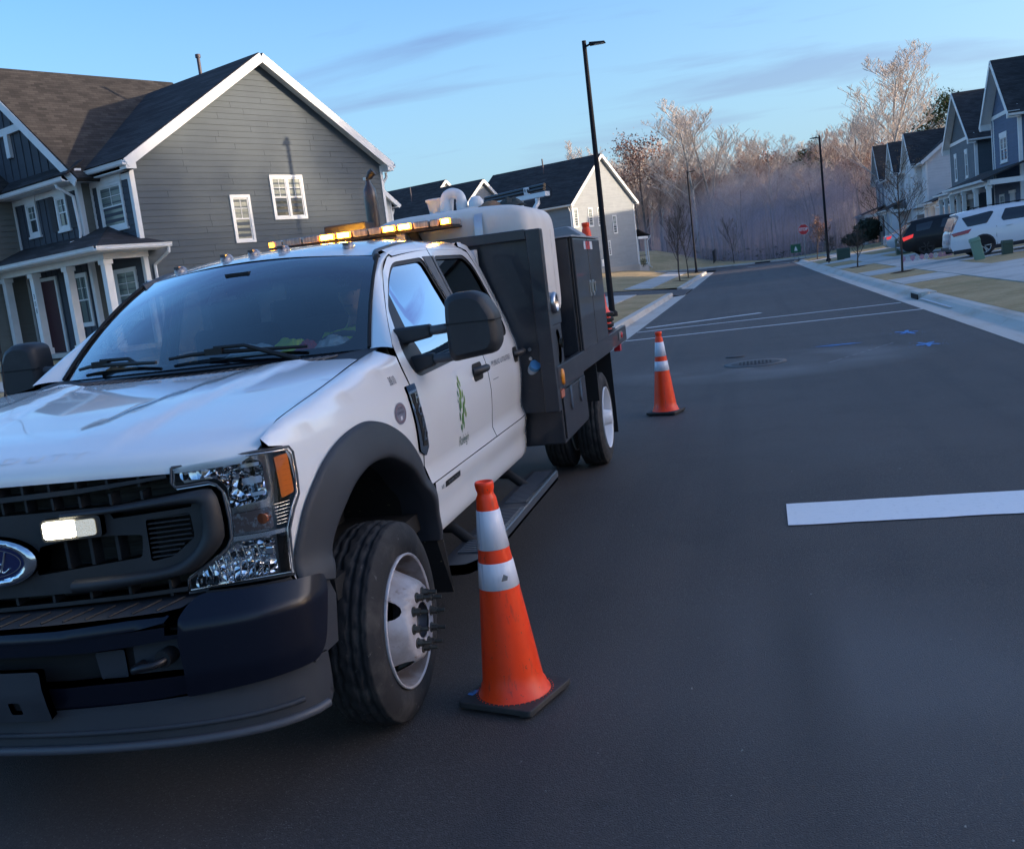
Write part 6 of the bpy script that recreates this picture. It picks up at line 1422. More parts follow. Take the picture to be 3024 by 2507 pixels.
# ---- flatbed
bed = MB(); bed.bbox((CX-1.18, 6.52, .965), (CX+1.18, 10.34, 1.05)); bd = bed.build('flatbed', P_BED, truck)
for s in (1, -1):
    m = MB(); m.bbox((CX+min(s*1.18, s*1.225), 6.50, .935), (CX+max(s*1.18, s*1.225), 10.36, 1.085)); m.build('side_rail', P_BED, bd, bevel=.006)
    m = MB(); m.lathe([(.055, 0), (.052, s*.010), (.0001, s*.014)], (CX+s*1.226, 6.66, 1.005), 'X', 20); m.v = [(p[0], 6.66+(p[1]-6.66)*.72, p[2]) for p in m.v]; m.build('amber_marker', mat('amber_marker', (.75, .25, .02), .3), bd)
    m = MB(); m.bbox((CX+min(s*1.2, s*1.23), 6.54, .875), (CX+max(s*1.2, s*1.23), 6.66, .925)); m.build('side_marker', mat('marker_salmon', (.45, .14, .08), .35), bd)
    m = MB(); m.bbox((CX+min(s*1.226, s*1.232), 9.72, .985), (CX+max(s*1.226, s*1.232), 9.98, 1.06)); m.build('side_marker', mat('marker_frame', (.12, .12, .12), .5), bd)
    m = MB(); m.lathe([(.03, s*.0), (.026, s*.012), (.0001, s*.014)], (CX+s*1.23, 9.9, 1.02), 'X', 14); m.build('red_marker', mat('marker_red', (.55, .02, .03), .3), bd)
    m = MB(); m.bbox((CX+s*1.17-.03, 9.95, .86), (CX+s*1.17+.03, 10.06, .93)); m.build('red_marker', MATS['marker_red'], bd)
    # underbed tool box
    m = MB(); x0, x1 = sorted((CX+s*.62, CX+s*1.21)); m.bbox((x0, 6.60, .56), (x1, 7.62, .935)); tb = m.build('underbed_box', P_BED, truck, bevel=.008)
    m = MB(); xx = CX+s*1.213; m.bbox((min(xx, xx+s*.008), 6.64, .585), (max(xx, xx+s*.008), 7.58, .905)); m.build('box_door', P_BED, tb, bevel=.004)
    for y in (6.86, 7.26):
        m = MB(); m.prism([(CX+s*1.222, y, .92), (CX+s*1.222, y+.055, .92), (CX+s*1.222, y+.055, .79), (CX+s*1.222, y+.0275, .745), (CX+s*1.222, y, .79)], (s*.012, 0, 0)); m.build('hinge_strap', P_CHROME, tb)
    # rear mud flap and fuel filler
    m = MB(); m.bbox((CX+s*1.03-.17, 9.22, .18), (CX+s*1.03+.17, 9.235, .93)); m.build('rear_mud_flap', P_DARK, truck)
    m = MB(); m.bbox((CX+s*1.03-.19, 8.18, .62), (CX+s*1.03+.19, 8.2, .93)); m.build('rear_mud_flap', P_DARK, truck)
m = MB(); m.cyl((CX+1.04, 6.545, 1.06), (CX+1.075, 6.50, 1.10), .036, 14); fc = m.build('fuel_cap', mat('cap_white', (.6, .62, .65), .4), truck); m = MB(); m.cyl((CX+1.075, 6.50, 1.10), (CX+1.092, 6.478, 1.12), .037, 14); m.build('cap_top', mat('cap_blue', (.12, .32, .55), .4), fc)
m = MB(); m.cyl((CX+1.0, 6.57, 1.0), (CX+1.04, 6.545, 1.06), .04, 12); m.build('filler_neck', P_DARK, fc)
# bulkhead with flanges
bk = MB(); bk.bbox((CX-1.19, 6.50, .80), (CX+1.19, 6.53, 1.985)); bh = bk.build('bulkhead', P_BED, truck)
m = MB(); m.bbox((CX+1.13, 6.44, .80), (CX+1.225, 6.53, 1.985)); m.build('bulkhead_post', P_BED, bh, bevel=.006)
m = MB(); m.bbox((CX-1.225, 6.44, .80), (CX-1.13, 6.53, 1.985)); m.build('bulkhead_post', P_BED, bh, bevel=.006)
m = MB(); m.bbox((CX-1.225, 6.44, 1.925), (CX+1.128, 6.53, 1.99)); m.build('bulkhead_header', P_BED, bh, bevel=.006)
for z in (1.22, 1.16): m = MB(); m.cyl((CX+1.06, 6.50, z), (CX+1.06, 6.49, z), .012, 8); m.build('bolt', P_BRUSH, bh)
# tank
def tank_shape():
    c = Vector((CX+.585, 7.05, 1.78)); hx, hy, hz_ = .555, .47, .405; m = MB()
    def f(i, j):
        u = 2*math.pi*i/64; v = -math.pi/2+math.pi*j/32
        def sp(x, e): return math.copysign(abs(x)**e, x)
        e = .17; x = hx*sp(math.cos(v), e)*sp(math.cos(u), e); y = hy*sp(math.cos(v), e)*sp(math.sin(u), e); z = hz_*sp(math.sin(v), e*1.3)
        if z > 0: z -= .035*(abs(x)/hx)**4
        return c+Vector((x, y, z))
    m.grid(f, 65, 33); return m
tk = tank_shape().build('water_tank', P_TANK, truck)
m = MB(); m.lathe([(.10, 0), (.10, .03), (.085, .05), (.0001, .055)], (CX+.62, 7.1, 2.165), n=20); m.build('tank_boss', P_TANK, tk)
for x in (.80,):
    m = MB(); q = [(6.55, 1.94), (6.57, 2.09), (6.66, 2.165), (6.9, 2.19), (7.2, 2.19), (7.46, 2.16), (7.54, 2.05), (7.55, 1.5)]
    st_ = smoothpts([(0, a, b) for a, b in q], 4); m.grid(lambda i, j: Vector((CX+x+[-.028, .028][j], st_[i].y, st_[i].z+.006)), len(st_), 2); m.build('tank_strap', mat('strap_steel', (.50, .52, .56), .3, metal=.5), tk)
# moulded ribs
for yy_ in (6.75, 7.25): m = MB(); m.tube([(CX+1.115, yy_, 1.45), (CX+1.12, yy_, 2.0)], .03, 10); m.build('tank_rib', P_TANK, tk)
m = MB(); m.bbox((CX+.02, 6.6, 1.05), (CX+1.1, 7.48, 1.40)); m.build('tank_cradle', P_BED, truck)
# tank fittings: pvc vent bend, dome cap, bucket (separate thing), rag
m = MB(); pv = smoothpts([(CX+.44, 7.1, 2.15), (CX+.44, 7.1, 2.27), (CX+.455, 7.1, 2.318), (CX+.50, 7.1, 2.335), (CX+.545, 7.1, 2.315), (CX+.560, 7.1, 2.27), (CX+.56, 7.1, 2.16)], 5); m.tube(pv, .036, 14); pvo = m.build('vent_bend', P_PVC, tk)
for (x, z) in ((.44, 2.24), (.56, 2.24)): m = MB(); m.cyl((CX+x, 7.1, z-.03), (CX+x, 7.1, z+.03), .041, 14); m.build('pipe_collar', P_PVC, pvo)
m = MB(); m.lathe([(.045, 0), (.05, .03), (.055, .07), (.052, .10), (.03, .128), (.0001, .135)], (CX+.665, 7.1, 2.16), n=20); m.build('dome_cap', P_PVC, tk)
# hose coupler + pipe bracket box
m = MB(); m.lathe([(.06, -.04), (.072, -.035), (.072, .03), (.064, .045), (.05, .045), (.045, .0), (.0001, .0)], (CX+1.20, 6.66, 1.50), 'X', 24); m.build('hose_coupler', P_BRUSH, bh)
m = MB(); m.bbox((CX+1.14, 6.56, 1.35), (CX+1.215, 6.92, 1.46)); m.build('pump_bracket', P_BED, bh, bevel=.01)
br = MB(); hole = [(CX, 0)]; 
brk = panel('pump_plate', P_BED, bh, [(6.58, 1.07), (6.90, 1.07), (6.92, 1.36), (6.58, 1.36)], lambda a, b: Vector((CX+1.205, a, b)), [[(6.76+.09*math.cos(t), 1.20+.12*math.sin(t)) for t in [2*math.pi*q/20 for q in range(20)]]], step=.06, th=.02)
m = MB(); m.cyl((CX+1.0, 6.62, 1.22), (CX+1.0, 6.9, 1.22), .03, 10); m.cyl((CX+1.14, 6.6, 1.215), (CX+1.14, 6.86, 1.215), .02, 10); m.lathe([(.035, -.01), (.035, .01)], (CX+1.21, 6.84, 1.22), 'X', 12); m.build('pump_valve', P_LUG, bh)
# cabinet with two doors
x0, x1 = CX+.62, CX+1.20
m = MB(); m.bbox((x0, 7.60, 1.052), (x1, 9.08, 1.945)); cb_ = m.build('tool_cabinet', P_BED, truck, bevel=.01)
m = MB(); m.bbox((x0-.02, 7.58, 1.945), (x1+.03, 9.10, 1.958)); m.build('cabinet_top', mat('cabinet_top_grey', (.30, .32, .35), .4), cb_)
for k, (y0, y1) in enumerate(((7.66, 8.345), (8.365, 9.05))):
    m = MB(); m.bbox((x1+.002, y0, 1.075), (x1+.028, y1, 1.935)); d_ = m.build('cabinet_door', P_BED, cb_, bevel=.008)
    yy = 8.27 if k == 0 else 8.44
    m = MB(); m.bbox((x1+.028, yy-.035, 1.47), (x1+.036, yy+.035, 1.60)); m.build('latch_plate', P_BRUSH, d_, bevel=.006); m = MB(); m.bbox((x1+.036, yy-.014, 1.50), (x1+.05, yy+.014, 1.585)); m.build('latch_paddle', P_CHROME, d_, bevel=.004)
    m = MB(); ys_ = (8.16, 8.345) if k == 0 else (8.365, 8.60)
    m.bbox((x1+.029, ys_[0], 1.85), (x1+.031, ys_[1], 1.915)); tp_ = m.build('reflective_tape', mat('tape_white', (.62, .66, .72), .3), d_)
    m = MB(); a0, a1 = (8.25, 8.345) if k == 0 else (8.365, 8.46); m.bbox((x1+.0312, a0, 1.85), (x1+.0325, a1, 1.915)); m.build('tape_red', mat('tape_red', (.50, .05, .05), .3), tp_)
m = MB(); m.bbox((x1+.002, 7.61, 1.06), (x1+.012, 7.64, 1.94)); m.build('hinge', P_DARK, cb_)
# grey chamfered hood of the machine behind the cabinet
m = MB(); pf = [(.70, 1.06), (.70, 1.95), (.80, 2.08), (.94, 2.09), (1.06, 2.0), (1.075, 1.93), (1.075, 1.06)]
m.prism([(CX+a, 9.14, b) for a, b in pf], (0, .32, 0)); m.build('machine_hood', mat('machine_grey', (.20, .215, .23), .5), truck, bevel=.01)
# light bar on stands

P_LBCLEAR = mat('lightbar_smoke', (.20, .16, .14), .15, coat=.9, var=[((60, 4, 4), (.34, .28, .24), .45, .6)])
P_LIT = mat('amber_led_lit', (1, .45, .05), .3, emit=((1.0, .30, .01), 8)); P_LITHOT = mat('amber_led_core', (1, .8, .3), .3, emit=((1.0, .46, .03), 130))
m = MB(); m.bbox((CX-.595, 6.36, 2.062), (CX+.685, 6.62, 2.076)); lb = m.build('light_bar', P_DARK, truck, bevel=.005)
segx = [-.595, -.50, -.36, -.235, -.115, .0, .11, .205, .31, .42, .53, .60, .685]
lit = {3, 4, 7, 8, 11}; half = {0}
for k in range(len(segx)-1):
    a, b = segx[k]+.004, segx[k+1]-.004; m = MB(); m.bbox((CX+a, 6.352, 2.078), (CX+b, 6.63, 2.122)); m.build('lightbar_lens', P_LBCLEAR, lb, bevel=.008)
    if k in lit:
        for (y0, y1) in ((6.342, 6.352), (6.63, 6.64)):
            m = MB(); m.bbox((CX+a+.006, y0, 2.083), (CX+b-.006, y1, 2.118)); m.build('lit_led', P_LIT, lb, bevel=.003)
            m = MB(); m.bbox((CX+a+.018, y0-.002 if y0 < 6.5 else y1, 2.089), (CX+b-.018, y0 if y0 < 6.5 else y1+.002, 2.112)); m.build('lit_core', P_LITHOT, lb)
    if k in half: m = MB(); m.bbox((CX+a, 6.345, 2.085), (CX+a+.03, 6.352, 2.115)); m.build('lit_led', P_LIT, lb)
for x in (-.42, .30):
    m = MB(); m.bbox((CX+x-.03, 6.44, 1.93), (CX+x+.03, 6.50, 2.062)); m.build('lightbar_stand', mat('stand_grey', (.45, .46, .5), .5), lb)
m = MB(); m.prism([(CX+.34, 6.46, 2.06), (CX+.40, 6.46, 2.06), (CX+.46, 6.46, 1.93), (CX+.40, 6.46, 1.93)], (0, .05, 0)); m.build('lightbar_brace', P_DARK, lb)
m = MB(); m.bbox((CX-.36, 6.75, 2.10), (CX-.05, 7.0, 2.20)); m.build('control_box', mat('control_box_black', (.02, .018, .02), .6), truck, bevel=.01)
# exhaust stack with cap (stands behind the light bar)
m = MB(); ex = [(.042, 1.95), (.047, 2.15), (.047, 2.37), (.042, 2.43), (.018, 2.475), (.016, 2.50)]; m.lathe(ex, (CX-.07, 6.98, 0), n=18); xs0 = m.build('exhaust_stack', mat('stack_dark', (.022, .02, .026), .35, coat=.3), truck)
m = MB(); m.cyl((CX-.07, 6.98, 2.50), (CX-.07, 6.98, 2.515), .026, 12); m.tube([(CX-.06, 6.98, 2.51), (CX-.045, 6.98, 2.535), (CX-.02, 6.98, 2.55)], [.022, .026, .028], 10); m.build('stack_elbow', mat('elbow_black', (.012, .012, .012), .5), xs0)
m = MB(); m.box((CX-.085, 6.96, 2.505), (.02, .02, .02)); m.build('clamp', P_BRUSH, xs0)
# ladder rack arm with black tubes
rk = MB(); A = Vector((CX+.38, 8.5, 2.315)); B = Vector((CX+1.01, 8.02, 2.312)); 
beam(truck, 'rack_arm', A, B, .05, .035, P_PVC)
ra = [o for o in truck.children if o.name.startswith('rack_arm')][-1]
for dz, dd in ((.035, 0), (.062, .03)):
    m = MB(); m.tube([A+Vector((0, dd, dz)), B+Vector((-.02, dd, dz+.008))], .016, 8); m.build('rack_tube', mat('tube_black', (.012, .012, .014), .35), ra)
m = MB(); p = A.lerp(B, .70); m.box(p+Vector((0, -.02, .045)), (.045, .03, .06)); sw_ = m.build('switch_plate', P_PVC, ra, bevel=.006)
for d in (-.01, .01): m = MB(); m.box(p+Vector((d, -.037, .05)), (.006, .006, .022)); m.build('switch', P_DARK, sw_)
for (t, zz) in ((.84, 2.06), (.60, 2.06)):
    p = A.lerp(B, t); m = MB(); m.tube([p, p+Vector((.0, 0, -.06)), p+Vector((-.035 if t > .7 else 0, -.05, -.12)), Vector((p.x-(.04 if t > .7 else 0), p.y-.1, zz))], .02 if t > .7 else .013, 8); m.build('rack_leg', P_PVC, ra)
m = MB(); m.tube(smoothpts([B+Vector((.0, .02, .06)), B+Vector((.03, .02, .03)), B+Vector((.03, 0, -.02)), B+Vector((.0, 0, -.04)), B+Vector((-.03, 0, -.01))], 4), .003, 5); m.build('cable', P_DARK, ra)

# ================================================================ TRAFFIC CONES
M_COLLAR = mat('reflective_white', (.72, .73, .78), .35, coat=.3, var=[((40, 40, 3), (.60, .60, .66), .5, .75), (20, (.5, .5, .52), .62, .8)], bump=((260, 260, 260), .2, .001))
M_RUB = mat('cone_base_rubber', (.035, .033, .033), .7, var=[(8, (.07, .055, .045), .5, .75)], bump=(90, .5, .003))
def cone_parts(root, c, rz, lean=(0, 0), grimy=True, collars=True, h=.914):
    c = Vector(c); Rz = Matrix.Rotation(rz, 3, 'Z')
    def T(p): p = Rz @ Vector(p); return c+p+Vector((lean[0]*p.z/h, lean[1]*p.z/h, 0))
    m = MB(); ol = rounded([(-.172, -.172), (.172, -.172), (.172, .172), (-.172, .172)], .022)
    m.prism([T((a, b, .012)) for a, b in ol], (0, 0, .026))
    for (a, b) in ((-.13, -.13), (.13, -.13), (.13, .13), (-.13, .13)): m.box(T((a, b, .006)), (.05, .05, .012))
    base = m.build('base_plate', M_RUB, root, bevel=.005)
    pr = [(.150, .038), (.147, .045), (.140, .052), (.134, .075), (.126, .085)]
    z = .085
    R = lambda z: .126+(.040-.126)*(z-.085)/(.85-.085)
    for k in range(1, 15): zz = .085+(.845-.085)*k/14; pr.append((R(zz), zz))
    pr += [(.039, .852), (.034, .862), (.033, .872), (.037, .885), (.0385, .905), (.036, .914), (.030, .914), (.027, .88), (.025, .80)]
    def lat(prof, n=40):
        m = MB(); vs = [T((r*math.cos(2*math.pi*j/n), r*math.sin(2*math.pi*j/n), z)) for r, z in prof for j in range(n)]
        m.add(vs, [(i*n+j, i*n+(j+1) % n, (i+1)*n+(j+1) % n, (i+1)*n+j) for i in range(len(prof)-1) for j in range(n)], True); return m
    lat(pr).build('cone_body', P_ORANGE, root)
    if collars:
        for (z0, z1) in ((.645, .80), (.485, .59)):
            lat([(R(z0)+.0005, z0-.001), (R(z0)+.0022, z0), (R(z1)+.0022, z1), (R(z1)+.0005, z1+.001)]).build('reflective_collar', M_COLLAR, root)
            m = MB(); a = -1.9; m.add([T(((R(zz)+.003)*math.cos(a+d), (R(zz)+.003)*math.sin(a+d), zz)) for zz, d in ((z0+.001, 0), (z0+.001, .10), (z1-.001, .10), (z1-.001, 0))], [(0, 1, 2, 3)]); m.build('collar_seam', mat('collar_seam', (.55, .57, .64), .5), root)
    return base
cn = thing('traffic_cone', (-1.075, 3.825, 0), 'large orange traffic cone with two white bands standing beside the front wheel', 'traffic cone', 'orange traffic cones')
bs = cone_parts(cn, (-1.075, 3.825, 0), R_(-18), (-.022, -.0))
m = MB()
for k in range(46):
    a = 2*math.pi*k/46; m.box((-1.075+.158*math.cos(a), 3.825+.158*math.sin(a), .0385), (.004, .004, .003))
o = m.build('base_dots', P_ORANGE, bs); o['kind'] = 'stuff'
m = MB(); m.add([(-1.075-.19+.0+.012*k[0], 3.825-.045+.02*k[1], .0392) for k in ((0, 0), (2, -.5), (3, 1), (3, 2.5), (1, 2), (0, 1))], [(0, 1, 2, 3, 4, 5)]); m.build('blue_smudge', M_BLUE, bs)
m = MB(); c0 = Vector((-1.04, 3.745, .535)); m.add([c0+Vector(q) for q in ((-.012, -.004, -.012), (.012, -.0, -.008), (.016, .0, .008), (.0, -.004, .018))], [(0, 1, 2, 3)]); m.build('tear', mat('tear_grey', (.28, .26, .25), .8), cn)
c2 = thing('traffic_cone', (-1.04, 11.31, 0), 'smaller-looking orange traffic cone with two white bands alone in the open street', 'traffic cone', 'orange traffic cones')
cone_parts(c2, (-1.04, 11.31, 0), R_(-17), (.0, 0))
for k in range(4):
    z = 1.052+k*.055
    o = thing('traffic_cone', (CX+1.0, 9.88, z), ('lowest', 'second lowest', 'second from the top', 'topmost')[k]+' orange cone of the stack on the truck bed', 'traffic cone', 'orange cones stacked on the truck bed')
    cone_parts(o, (CX+1.0, 9.88, z), R_(4+3*k), (.0, 0), collars=False)
# bucket, rag and bag on the tank
bk_ = thing('bucket', (CX+.40, 7.32, 2.185), 'white plastic bucket standing on the water tank behind the pipe bend', 'bucket')
m = MB(); m.lathe([(.078, 0), (.10, .135), (.108, .137), (.108, .150), (.098, .150), (.094, .135)], (CX+.36, 7.25, 2.17), n=28); m.build('bucket_body', P_PVC, bk_)
m = MB(); m.lathe([(.0001, .005), (.078, 0)], (CX+.36, 7.25, 2.17), n=28); m.build('bucket_bottom', P_PVC, bk_)
rn = random.Random(4)
def cloth(name, c, d, seed, mt, lab, cat):
    m = MB(); n = 22
    def f(i, j):
        u, v = i/(n-1)-.5, j/(n-1)-.5; h = noise.noise(Vector((u*5+seed, v*5, seed)))*.5+noise.noise(Vector((u*12, v*12+seed, 2)))*.25
        e = max(0, 1-(u*u+v*v)*4); return Vector(c)+Vector((u*d[0], v*d[1], d[2]*(e*.8+h*.6*min(1, e*2))))
    m.grid(f, n, n); o = m.build(name, mt); return tagp(o, lab, cat)
cloth('sack', (CX+.78, 7.05, 2.195), (.20, .24, .055), 3, mat('tan_sack', (.20, .12, .07), .9, bump=(60, .8, .01)), 'crumpled tan cloth sack lying on top of the water tank', 'sack')
cloth('tarp', (CX+.92, 7.08, 2.19), (.20, .2, .07), 9, mat('dark_tarp', (.035, .04, .035), .7, bump=(50, .8, .01)), 'dark folded tarp beside the tan sack on the water tank', 'tarp')
# things on the dashboard
cloth('plastic_bag', (CX+.08, 4.62, 1.475), (.30, .18, .06), 5, mat('clear_bag', (.45, .52, .52), .25, coat=.5, bump=(40, 1, .01)), 'pale crumpled plastic bag on the middle of the truck dashboard', 'bag')
cloth('snack_bag', (CX+.52, 4.60, 1.475), (.20, .16, .06), 8, mat('foil_bag', (.55, .58, .55), .3, metal=.3, bump=(40, 1, .01)), 'silver and white crumpled wrapper on the dashboard before the steering wheel', 'wrapper')
cloth('red_wrapper', (CX+.38, 4.60, 1.475), (.12, .14, .05), 2, mat('red_wrap', (.42, .03, .04), .4, bump=(40, 1, .01)), 'red crumpled wrapper on the dashboard left of the silver wrapper', 'wrapper')
cloth('safety_vest', (CX+.05, 5.1, 1.43), (.34, .2, .10), 7, mat('hi_vis', (.42, .62, .03), .7), 'yellow-green safety vest folded between the front seats', 'vest')
# ================================================================ DRIVER
def skinfig(name, nodes, edges, root_i, sub=2):
    me = bpy.data.meshes.new(name); me.from_pydata([n[0] for n in nodes], edges, []); o = bpy.data.objects.new(name, me); COL.objects.link(o)
    sk = o.modifiers.new('skin', 'SKIN'); sl = o.data.skin_vertices
    if not sl: 
        bm = bmesh.new(); bm.from_mesh(me); bm.verts.layers.skin.verify(); bm.to_mesh(me); bm.free()
    for i, n in enumerate(nodes):
        sv = me.skin_vertices[0].data[i]; sv.radius = (n[1], n[2] if len(n) > 2 else n[1]); sv.use_root = (i == root_i)
    sb = o.modifiers.new('sub', 'SUBSURF'); sb.levels = sub; sb.render_levels = sub
    bpy.context.view_layer.update()
    m2 = bpy.data.meshes.new_from_object(o.evaluated_get(bpy.context.evaluated_depsgraph_get()))
    bpy.data.objects.remove(o); return m2
DX, DY = CX+.42, 5.24
nodes = [((0, 0, 1.12), .17, .13), ((0, .02, 1.26), .165, .12), ((0, .02, 1.42), .19, .12), ((0, .0, 1.51), .12, .09), ((0, -.03, 1.575), .055, .055), ((0, -.05, 1.63), .05, .05),
         ((.19, -.0, 1.475), .07, .07), ((.245, -.12, 1.30), .055, .055), ((.19, -.32, 1.36), .045, .045), ((.165, -.36, 1.40), .03, .025), ((.150, -.40, 1.43), .032, .02),
         ((-.19, -.0, 1.475), .07, .07), ((-.25, -.10, 1.28), .055, .055), ((-.17, -.30, 1.34), .045, .045), ((-.155, -.35, 1.38), .03, .025), ((-.145, -.39, 1.42), .032, .02),
         ((.10, -.08, 1.10), .10, .10), ((.12, -.42, 1.12), .075, .075), ((.12, -.50, .80), .05, .05), ((-.10, -.08, 1.10), .10, .10), ((-.12, -.42, 1.12), .075, .075), ((-.12, -.50, .80), .05, .05)]
edges = [(0, 1), (1, 2), (2, 3), (3, 4), (4, 5), (2, 6), (6, 7), (7, 8), (8, 9), (9, 10), (2, 11), (11, 12), (12, 13), (13, 14), (14, 15), (0, 16), (16, 17), (17, 18), (0, 19), (19, 20), (20, 21)]
dr = thing('person', (DX, DY, 1.0), 'driver in a yellow-green safety jacket and dark cap sitting behind the steering wheel', 'person')
me = skinfig('body', nodes, edges, 0)
SKIN = mat('skin', (.30, .17, .12), .5); HV = mat('hi_vis', (.42, .62, .03), .7); TR = mat('dark_trousers', (.03, .035, .05), .8)
for m_ in (HV, SKIN, TR, mat('silver_stripe', (.5, .52, .54), .35)): me.materials.append(m_)
for p in me.polygons:
    c = p.center; p.use_smooth = True
    p.material_index = 1 if (c.z > 1.555 or c.y < -.335 and c.z > 1.33) else (2 if c.z < 1.17 else (3 if 1.28 < c.z < 1.33 else 0))
me.transform(Matrix.Translation(Vector((DX, DY, 0))-Vector(dr.location))); bo = bpy.data.objects.new('body', me); COL.objects.link(bo); bo.parent = dr
m = MB(); hc = Vector((DX, DY-.06, 1.705))
def headf(i, j):
    u = 2*math.pi*i/24; v = -math.pi/2+math.pi*j/16; x = .075*math.cos(v)*math.cos(u); y = .095*math.cos(v)*math.sin(u); z = .115*math.sin(v)
    if z < -.03: x *= .85; 
    if y < -.05 and abs(x) < .02 and -.035 < z < .012: y -= .02
    return hc+Vector((x, y, z))
m.grid(headf, 25, 17); hd_ = m.build('head', SKIN, dr)
m = MB()
for sx_ in (-1, 1): m.lathe([(.011, -.002), (.0001, .004)], hc+Vector((sx_*.03, -.085, .01)), 'Y', 8); 
m.box(hc+Vector((0, -.085, -.05)), (.045, .012, .008)); m.build('face_features', mat('eye_dark', (.05, .03, .03), .4), hd_)
for sx_ in (-1, 1): m = MB(); m.lathe([(.0001, -.01), (.02, -.004), (.024, .004), (.0001, .01)], hc+Vector((sx_*.076, .0, -.005)), 'X', 10); m.build('ear', SKIN, hd_)
CAPM = mat('cap_dark', (.02, .025, .035), .8)
m = MB(); m.lathe([(.085, 0), (.087, .04), (.07, .08), (.035, .10), (.0001, .104)], hc+Vector((0, .0, .03)), n=20); m.v = [(p[0], hc.y+(p[1]-hc.y)*1.18, p[2]) for p in m.v]
m.grid(lambda i, j: hc+Vector(((-1+2*i/8)*.07, -.09-.07*j/3*math.sqrt(max(0, 1-((-1+2*i/8)*.9)**2)), .035-.012*j/3)), 9, 4); m.build('cap', CAPM, dr)
textmap('cap_text', mat('cap_print', (.35, .38, .42), .6), dr, 'raleigh\nwater', .03, lambda x, y, z: hc+Vector((x, -.108-.0+.5*x*x, .075+y)))
for sx_ in (-1, 1):
    H0 = Vector((DX+sx_*.152, DY-.395, 1.425)); 
    m = MB()
    for q in range(4): m.tube([H0+Vector((0, -.01, .02-.016*q)), H0+Vector((sx_*.012, -.055, .022-.016*q)), H0+Vector((-sx_*.01, -.07, .01-.016*q)), H0+Vector((-sx_*.02, -.045, .0-.016*q))], [.009, .009, .008, .007], 6)
    m.tube([H0+Vector((-sx_*.01, 0, .02)), H0+Vector((-sx_*.03, -.02, .02)), H0+Vector((-sx_*.03, -.045, .01))], [.010, .010, .008], 6); m.build('fingers', SKIN, dr)
# ================================================================ STREET LAMPS AND SIGNS
M_POLE = mat('black_lamp_pole', (.012, .012, .016), .7, spec=.2)
def lamp(x, y, z, h, side, lab, r=.085, lean=0):
    t = thing('street_lamp', (x, y, z), lab, 'street lamp', 'black street lamps along the street')
    m = MB(); m.tube([(x, y, z-.2), (x, y, z+.1), (x, y, z+h)], [r*1.12, r*1.1, r*.72], 14); m.build('pole', M_POLE, t)
    m = MB(); m.lathe([(r*1.9, 0), (r*1.9, .12), (r*1.2, .18)], (x, y, z), n=14); m.build('base_cover', M_POLE, t)
    m = MB(); m.tube([(x, y, z+h-.18), (x+side*.22, y, z+h-.10)], .03, 8); m.build('arm', M_POLE, t)
    m = MB(); m.hexa([(x+side*.15, y-.13, z+h-.155), (x+side*.62, y-.13, z+h-.145), (x+side*.62, y+.13, z+h-.145), (x+side*.15, y+.13, z+h-.155)], [(x+side*.15, y-.10, z+h-.07), (x+side*.60, y-.12, z+h-.11), (x+side*.60, y+.12, z+h-.11), (x+side*.15, y+.10, z+h-.07)]); hd = m.build('lamp_head', M_POLE, t, bevel=.01)
    m = MB(); m.box((x+side*.42, y, z+h-.153), (.28, .2, .01)); m.build('led_panel', mat('led_panel_off', (.4, .4, .38), .3), hd)
lamp(-4.12, 30.6, TZ(-4.12, 30.6), 8.0, 1, 'nearest tall black street lamp rising behind the truck bed')
lamp(-4.1, 82.0, TZ(-4.1, 82), 7.9, 1, 'black street lamp at the far left street corner by the thin young trees', r=.075)
lamp(5.05, 70.8, LAWN_R(5.05, 70.8), 8.1, -1, 'black street lamp on the right-hand verge with its head pointing left')
lamp(-13.6, 150, TZ(-13.6, 150), 8.4, -1, 'distant faint street lamp by the far stop sign beyond the light grey house', r=.07)
M_RED = mat('sign_red', (.50, .02, .03), .4); M_SGNW = mat('sign_white', (.75, .75, .75), .4); M_GALV = mat('galvanised', (.30, .31, .33), .45, metal=.5)
def stopsign(x, y, z, top, sz, lab, yaw=0, grp='red stop signs'):
    t = thing('stop_sign', (x, y, z), lab, 'stop sign', grp)
    m = MB(); m.cyl((x, y, z-.2), (x, y, z+top-sz*.3), .032, 8); m.build('post', M_GALV, t)
    c = Vector((x, y-.05, z+top-sz/2)); R_M = Matrix.Rotation(yaw, 3, 'Z')
    def oct_(r, d): return [c+R_M @ Vector((r*math.cos(math.pi/8+k*math.pi/4), d, r*math.sin(math.pi/8+k*math.pi/4))) for k in range(8)]
    r = sz/2/math.cos(math.pi/8)
    m = MB(); m.prism(oct_(r, 0), R_M @ Vector((0, .006, 0))); pl = m.build('sign_plate', M_SGNW, t)
    m = MB(); m.add(oct_(r*.95, -.004), [tuple(range(8))]); m.build('sign_face', M_RED, pl)
    textmap('sign_text', M_SGNW, pl, 'STOP', sz*.42, lambda a, b, q: c+R_M @ Vector((a, -.008, b)), sx=.82, bold=.01)
stopsign(4.62, 90.5, LAWN_R(4.6, 90), 2.85, .86, 'red stop sign on the right before the misty woods')
stopsign(-13.9, 149, TZ(-13.9, 149), 2.5, .76, 'distant red stop sign beyond the light grey gabled house')
